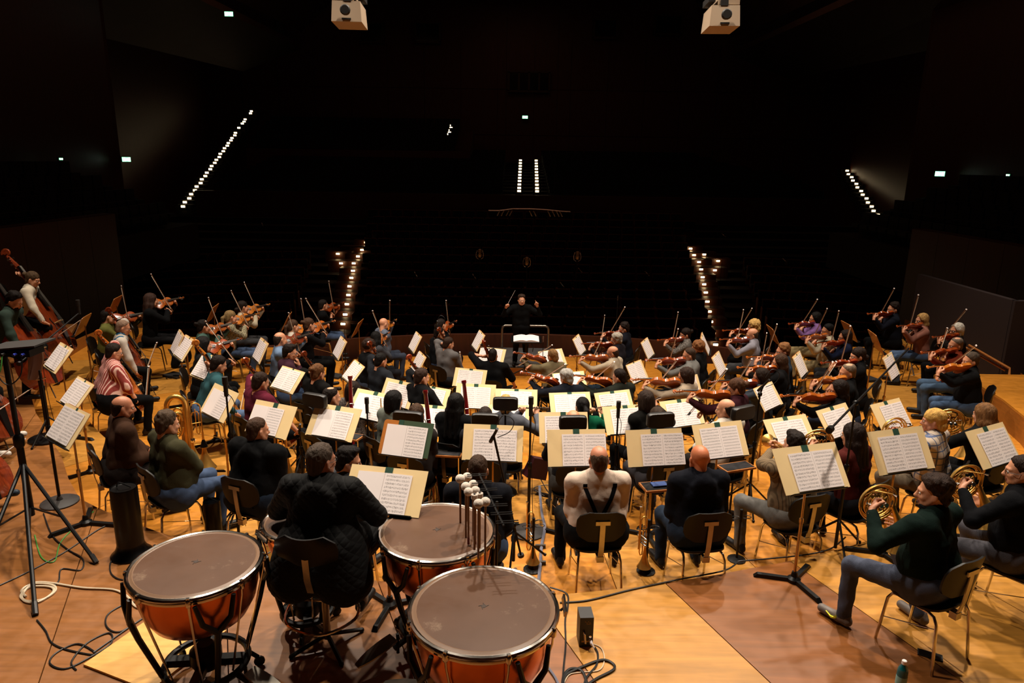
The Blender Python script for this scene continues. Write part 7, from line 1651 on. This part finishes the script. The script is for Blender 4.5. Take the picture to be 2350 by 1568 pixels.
b = MB(); b.tube([(0, .06, .03), (0, .06, h - .15)], .022, 8); obj('column', b.mesh('column', BLACKM), t); b = MB(); b.lathe([(.22, 0), (.22, .02), (.03, .05)], 18, (0, .06, 0)); obj('base', b.mesh('base', BLACKM), t)
# glossy black floor cylinders
GLOSS = mat('gloss_black', '#040303', .3, spec=.25)
def column(px, py, top_py, r, label, z, base=True):
    p = onz(px, py, z); h = topz(p[0], p[1], top_py) - z; t = thing('floor_cylinder', label, 'cylinder', (p[0], p[1], z), 0, 'glossy black cylinders')
    b = MB(); b.lathe([(r, .05 if base else 0), (r, h - .02), (r * .96, h), (r * .9, h - .01), (r * .2, h - .012), (.001, h - .012)], 28, caps=True); obj('tube', b.mesh('tube', GLOSS), t)
    if base: b = MB(); b.lathe([(r * 1.55, 0), (r * 1.55, .012), (r * 1.2, .05), (r * 1.04, .09), (r * 1.0, .11)], 28); obj('base', b.mesh('base', GLOSS), t)
    b = MB(); b.tube(spline([(-r * .5, 0, h), (-.02, -.02, h + .05), (r * .6, 0, h)], 5), .006, 6); b.box((-r * 1.02, 0, h * .75), (.02, .03, .10)); b.box((-r * 1.02, 0, h * .35), (.02, .02, .04)); obj('fitting', b.mesh('fitting', BLACKM), t)
column(303, 1272, 1118, .108, 'tall glossy black cylinder on a flared base at the lower left', 1.0); column(493, 1232, 1150, .080, 'shorter glossy black cylinder behind the left kettledrum', .75, False)
# small powered box with plugs, bottle, phone, pedals
p = onz(1343, 1484, 1.0); t = thing('power_box', 'small black box with plugged cables on the light board', 'box', (p[0], p[1] + .06, 1.0), .06)
b = MB(); b.box((0, 0, .12), (.098, .13, .235)); obj('case', b.mesh('case', mat('box_black', '#120d0c', .5), smooth=False), t)
b = MB(); b.tube([(-.018, -.065, .13), (-.016, -.09, .12), (-.012, -.11, .06)], [.008, .007, .006], 8); obj('jack_plug', b.mesh('jack_plug', CHROME), t)
b = MB(); b.tube([(.03, -.064, .055), (.033, -.10, .05), (.05, -.12, .03)], [.011, .011, .004], 8); obj('white_plug', b.mesh('white_plug', PAPER), t)
b = MB(); b.lathe([(.010, 0), (.010, .003)], 10, (.028, -.066, .085), Matrix.Rotation(math.radians(90), 4, 'X')); obj('knob', b.mesh('knob', SILVER), t)
AMB = mat('box_print', '#a8792e', .6)
b = MB()
for k in range(4): b.box((.0 + .011 * k - .01, -.0655, .205 - .008 * (k % 2)), (.007, .001, .004))
b.box((.014, -.0655, .187), (.034, .001, .003)); b.box((-.022, -.0655, .045), (.022, .001, .012)); b.box((.008, -.0655, .045), (.022, .001, .012)); obj('printed_label', b.mesh('printed_label', AMB, smooth=False), t)
p = onz(2064, 1585, 1.0); t = thing('water_bottle', 'teal plastic bottle with white cap at the bottom right edge', 'bottle', (p[0], p[1], 1.0)); TEAL = mat('teal_liquid', '#0d6a72', .15, trans=.35)
b = MB(); b.lathe([(.030, 0), (.033, .01), (.033, .15), (.028, .175), (.014, .20), (.013, .215)], 20); obj('bottle_body', b.mesh('bottle_body', TEAL), t)
b = MB(); b.lathe([(.0155, .205), (.0155, .228), (.012, .232)], 14); obj('cap', b.mesh('cap', PAPER), t); b = MB(); b.lathe([(.0336, .05), (.0338, .052), (.0338, .115), (.0336, .117)], 20, caps=False); obj('bottle_label', b.mesh('bottle_label', mat('bottle_label', '#7fb0ac', .5)), t)
p = onz(2134, 1505, 1.0); t = thing('smartphone', 'black smartphone lying on the floor under the horn player\'s chair', 'phone', (p[0], p[1], 1.0), -.5)
b = MB(); b.box((0, 0, .005), (.155, .074, .008)); obj('phone_case', b.mesh('phone_case', BLACKP, smooth=False), t); b = MB(); b.box((0, 0, .0095), (.142, .066, .001)); obj('screen', b.mesh('screen', GLOSS, smooth=False), t)
# loose plywood sheet, low trays on stands, bag
pl = [onz(*a, 1.0)[:2] for a in ((192, 1530), (352, 1418), (520, 1452), (345, 1590))]; c = sum(pl) / 4
b = MB(); poly = [(q_[0] - c[0], q_[1] - c[1]) for q_ in pl]; ar = sum(poly[j][0] * poly[(j + 1) % 4][1] - poly[(j + 1) % 4][0] * poly[j][1] for j in range(4)); b.prism(poly if ar > 0 else poly[::-1], 0, .018)
o = obj('plywood_sheet', b.mesh('plywood_sheet', floor_mat('pale_plywood', '#dba65a', .1), smooth=False), None, (c[0], c[1], 1.0)); tag(o, 'pale plywood sheet lying under the lower left kettledrum', 'board')
def tray(px, py, w, d, psi, label, items, h=.58):
    z = .75 + h; p = onz(px, py, z); zf = zring(p[0], p[1]); t = thing('tray_table', label, 'tray table', (p[0], p[1], zf), math.radians(psi), 'small tray tables'); hh = z - zf
    b = MB(); b.box((0, 0, hh), (w, d, .02)); obj('tray_edge', b.mesh('tray_edge', WOODDESK, smooth=False), t); b = MB(); b.box((0, 0, hh + .011), (w - .03, d - .03, .006)); obj('tray_mat', b.mesh('tray_mat', mat('tray_felt', '#151316', .95), smooth=False), t)
    for c in (-1, 1): b = MB(); b.tube([(c * w * .38, 0, .02), (c * w * .38, 0, hh)], .010, 6); b.tube([(c * w * .38, -.16, .012), (c * w * .38, .16, .012)], .011, 6); obj('leg', b.mesh('leg', CHROME), t)
    return p
p = tray(1512, 1117, .34, .20, 12, 'small wooden tray table holding a blue case by the bald man', 0); t = thing('tablet', 'blue tablet case lying on the tray table by the bald man', 'tablet', (p[0], p[1], p[2] + .02), .2); b = MB(); b.box((0, 0, .006), (.15, .09, .01)); obj('case', b.mesh('case', mat('blue_case', '#2a4a8c', .6), smooth=False), t)
tray(1690, 1072, .36, .18, 20, 'small wooden tray table right of the bald man', 0); tray(1025, 1040, .34, .2, -5, 'small tray table holding accessories beside the orange wooden desk', 0); tray(800, 1002, .32, .18, -20, 'small tray table behind the black hooded jacket folder', 0)
p = onz(1232, 1095, .75); t = thing('bag', 'burgundy leather bag leaning beside the round microphone base', 'bag', (p[0], p[1], .75), .5); b = MB(); b.box((0, 0, .12), (.28, .12, .24), Matrix.Rotation(.35, 3, 'Y'), taper=.8); obj('bag_body', b.mesh('bag_body', mat('burgundy_leather', '#3a161c', .35)), t)
# handrail at the far right, behind the side platform
t = thing('handrail', 'pale wooden stair handrail sloping down at the right wall', 'handrail', (0, 0, 0)); a, c = atdepth(2222, 792, 12.05), atdepth(2317, 846, 11.75); e = atdepth(2316, 864, 11.72)
b = MB(); b.tube([tuple(a), tuple(c), tuple(e)], .022, 8); obj('rail', b.mesh('rail', WOODDESK), t); b = MB(); b.tube([tuple(a + np.array([0, .06, -.06])), tuple(c + np.array([-.03, .05, -.05]))], .018, 8); obj('lower_rail', b.mesh('lower_rail', WOODDESK), t)
# ---------------------------------------------------------------- cables and tape on the floor
def cable(pix, z, label, m=BLACKP, r=.006, cat='cable', n=7):
    P = [onz(px, py, z) for px, py in pix]; P = [(q_[0], q_[1], z + r + .0015 * (i % 2)) for i, q_ in enumerate(P)]; b = MB(); b.tube(spline(P, n), r, 6); o = obj('cable', b.mesh('cable', m)); tag(o, label, cat, 'cables on the floor'); return o
WHT = mat('white_cable', '#c9b79c', .5); GRNC = mat('green_cable', '#3f8f3a', .5); GRYC = mat('grey_cable', '#6a6a78', .5)
cable([(85, 1425), (105, 1450), (120, 1478), (160, 1495), (222, 1505), (180, 1480), (130, 1500), (115, 1525), (150, 1537), (205, 1512), (255, 1478), (250, 1455), (200, 1478), (165, 1520), (175, 1540)], 1.0, 'black cable snaking from the tripod foot into loose loops')
cable([(350, 1388), (300, 1385), (250, 1410), (245, 1440), (275, 1452), (330, 1420), (352, 1405), (300, 1440), (250, 1475), (215, 1500)], 1.0, 'black cable looping beside the plywood sheet')
cable([(60, 1372), (50, 1358), (75, 1343), (118, 1345), (128, 1358), (100, 1378), (62, 1382), (48, 1370), (70, 1350), (115, 1350), (122, 1362), (90, 1384), (60, 1384), (52, 1368), (80, 1340), (130, 1342)], 1.0, 'coiled white cable beside the tripod foot', WHT, .009)
cable([(130, 1342), (190, 1352), (260, 1356), (292, 1372), (312, 1395), (350, 1405)], 1.0, 'white cable running from the coil to the left kettledrum', WHT, .009)
cable([(100, 1180), (120, 1230), (155, 1262), (190, 1285), (185, 1310), (142, 1308), (135, 1335), (118, 1352)], 1.0, 'black cable curling down from the tripod to the white coil')
cable([(215, 1175), (180, 1205), (140, 1245), (125, 1290), (95, 1280), (80, 1230)], 1.0, 'thin green cable on the floor at the left', GRNC, .005)
cable([(0, 1345), (70, 1312), (150, 1268), (230, 1215), (275, 1200)], 1.0, 'straight black cable crossing to the floor cylinder')
cable([(283, 1275), (256, 1290), (254, 1315), (270, 1330), (296, 1334)], 1.0, 'black cable from the floor cylinder to the left kettledrum')
cable([(1285, 1385), (1350, 1380), (1450, 1355), (1560, 1332), (1660, 1312), (1693, 1293), (1698, 1290), (1760, 1285), (1850, 1275), (1905, 1262), (1940, 1235)], 1.0, 'long black cable lying along the riser edge', r=.007)
cable([(1365, 1488), (1372, 1505), (1368, 1530), (1345, 1560), (1335, 1600)], 1.0, 'black cable from the power box running to the bottom edge', r=.007)
cable([(1362, 1480), (1380, 1490), (1387, 1515), (1375, 1540), (1330, 1545), (1305, 1552), (1290, 1580)], 1.0, 'thin white cable from the power box', WHT, .004)
cable([(1290, 1600), (1292, 1560), (1305, 1540), (1325, 1538), (1340, 1550), (1345, 1585), (1300, 1590), (1296, 1556), (1330, 1536), (1380, 1518), (1405, 1525), (1408, 1540), (1370, 1560), (1340, 1580)], 1.0, 'black cable coil at the bottom edge below the power box', r=.009)
cable([(1262, 1350), (1300, 1365), (1303, 1395), (1297, 1425), (1298, 1480), (1293, 1540), (1290, 1600)], 1.0, 'black cable dropping beside the largest kettledrum', r=.007)
cable([(1230, 1490), (1250, 1525), (1275, 1560), (1290, 1600)], 1.0, 'grey-blue cable beside the largest kettledrum', GRYC, .009)
cable([(1236, 1340), (1240, 1295), (1243, 1255), (1250, 1215), (1243, 1180), (1238, 1120)], .75, 'bundle of grey cables taped to the floor by the trumpets', GRYC, .016)
cable([(1215, 1205), (1235, 1195), (1250, 1200), (1247, 1215), (1228, 1212), (1222, 1200)], .75, 'black cable coiled on the round microphone base')
cable([(1240, 1100), (1262, 1135), (1285, 1130), (1260, 1115), (1225, 1122), (1250, 1140)], .75, 'tangle of black cable around the burgundy bag')
cable([(1650, 1150), (1690, 1120), (1700, 1090)], .75, 'thin black cable behind the bald man in navy')
cable([(2215, 1240), (2240, 1225), (2270, 1245), (2250, 1262), (2225, 1250), (2265, 1235), (2290, 1262)], 1.0, 'black cable coil behind the green sweater')
cable([(600, 1280), (670, 1240), (700, 1215)], 1.0, 'short black cable behind the smallest kettledrum')
cable([(80, 1000), (130, 1010), (180, 1000)], 1.0, 'short black cable on the floor below the basses') if False else None
TAPE = mat('dark_tape', '#3a332c', .7)
for i, (px, py) in enumerate(((1240, 1258), (1240, 1296))):
    p = onz(px, py, .75); b = MB(); b.box((0, 0, .018), (.10, .025, .034)); o = obj('tape_strip', b.mesh('tape_strip', TAPE, smooth=False), None, (p[0], p[1], .75)); tag(o, '%s strip of dark tape holding the grey cables down' % ('upper', 'lower')[i], 'tape')
for (px, py, psi, lab) in ((1990, 873, .3, 'flat black case lying on the floor at the right riser'), (402, 864, -.4, 'flat black case lying on the floor left of the teal cellist'), (768, 865, -.4, 'flat dark case on the floor beside the lowest stair lights')):
    p = floor_at(px, py); t = thing('flat_case', lab, 'case', tuple(p), psi); b = MB(); b.box((0, 0, .02), (.34, .24, .04)); obj('lid', b.mesh('lid', mat('case_dark', '#1d1a19', .7), smooth=False), t); b = MB(); b.tube([(-.05, -.13, .02), (.05, -.13, .02)], .008, 6); obj('handle', b.mesh('handle', BLACKP), t)
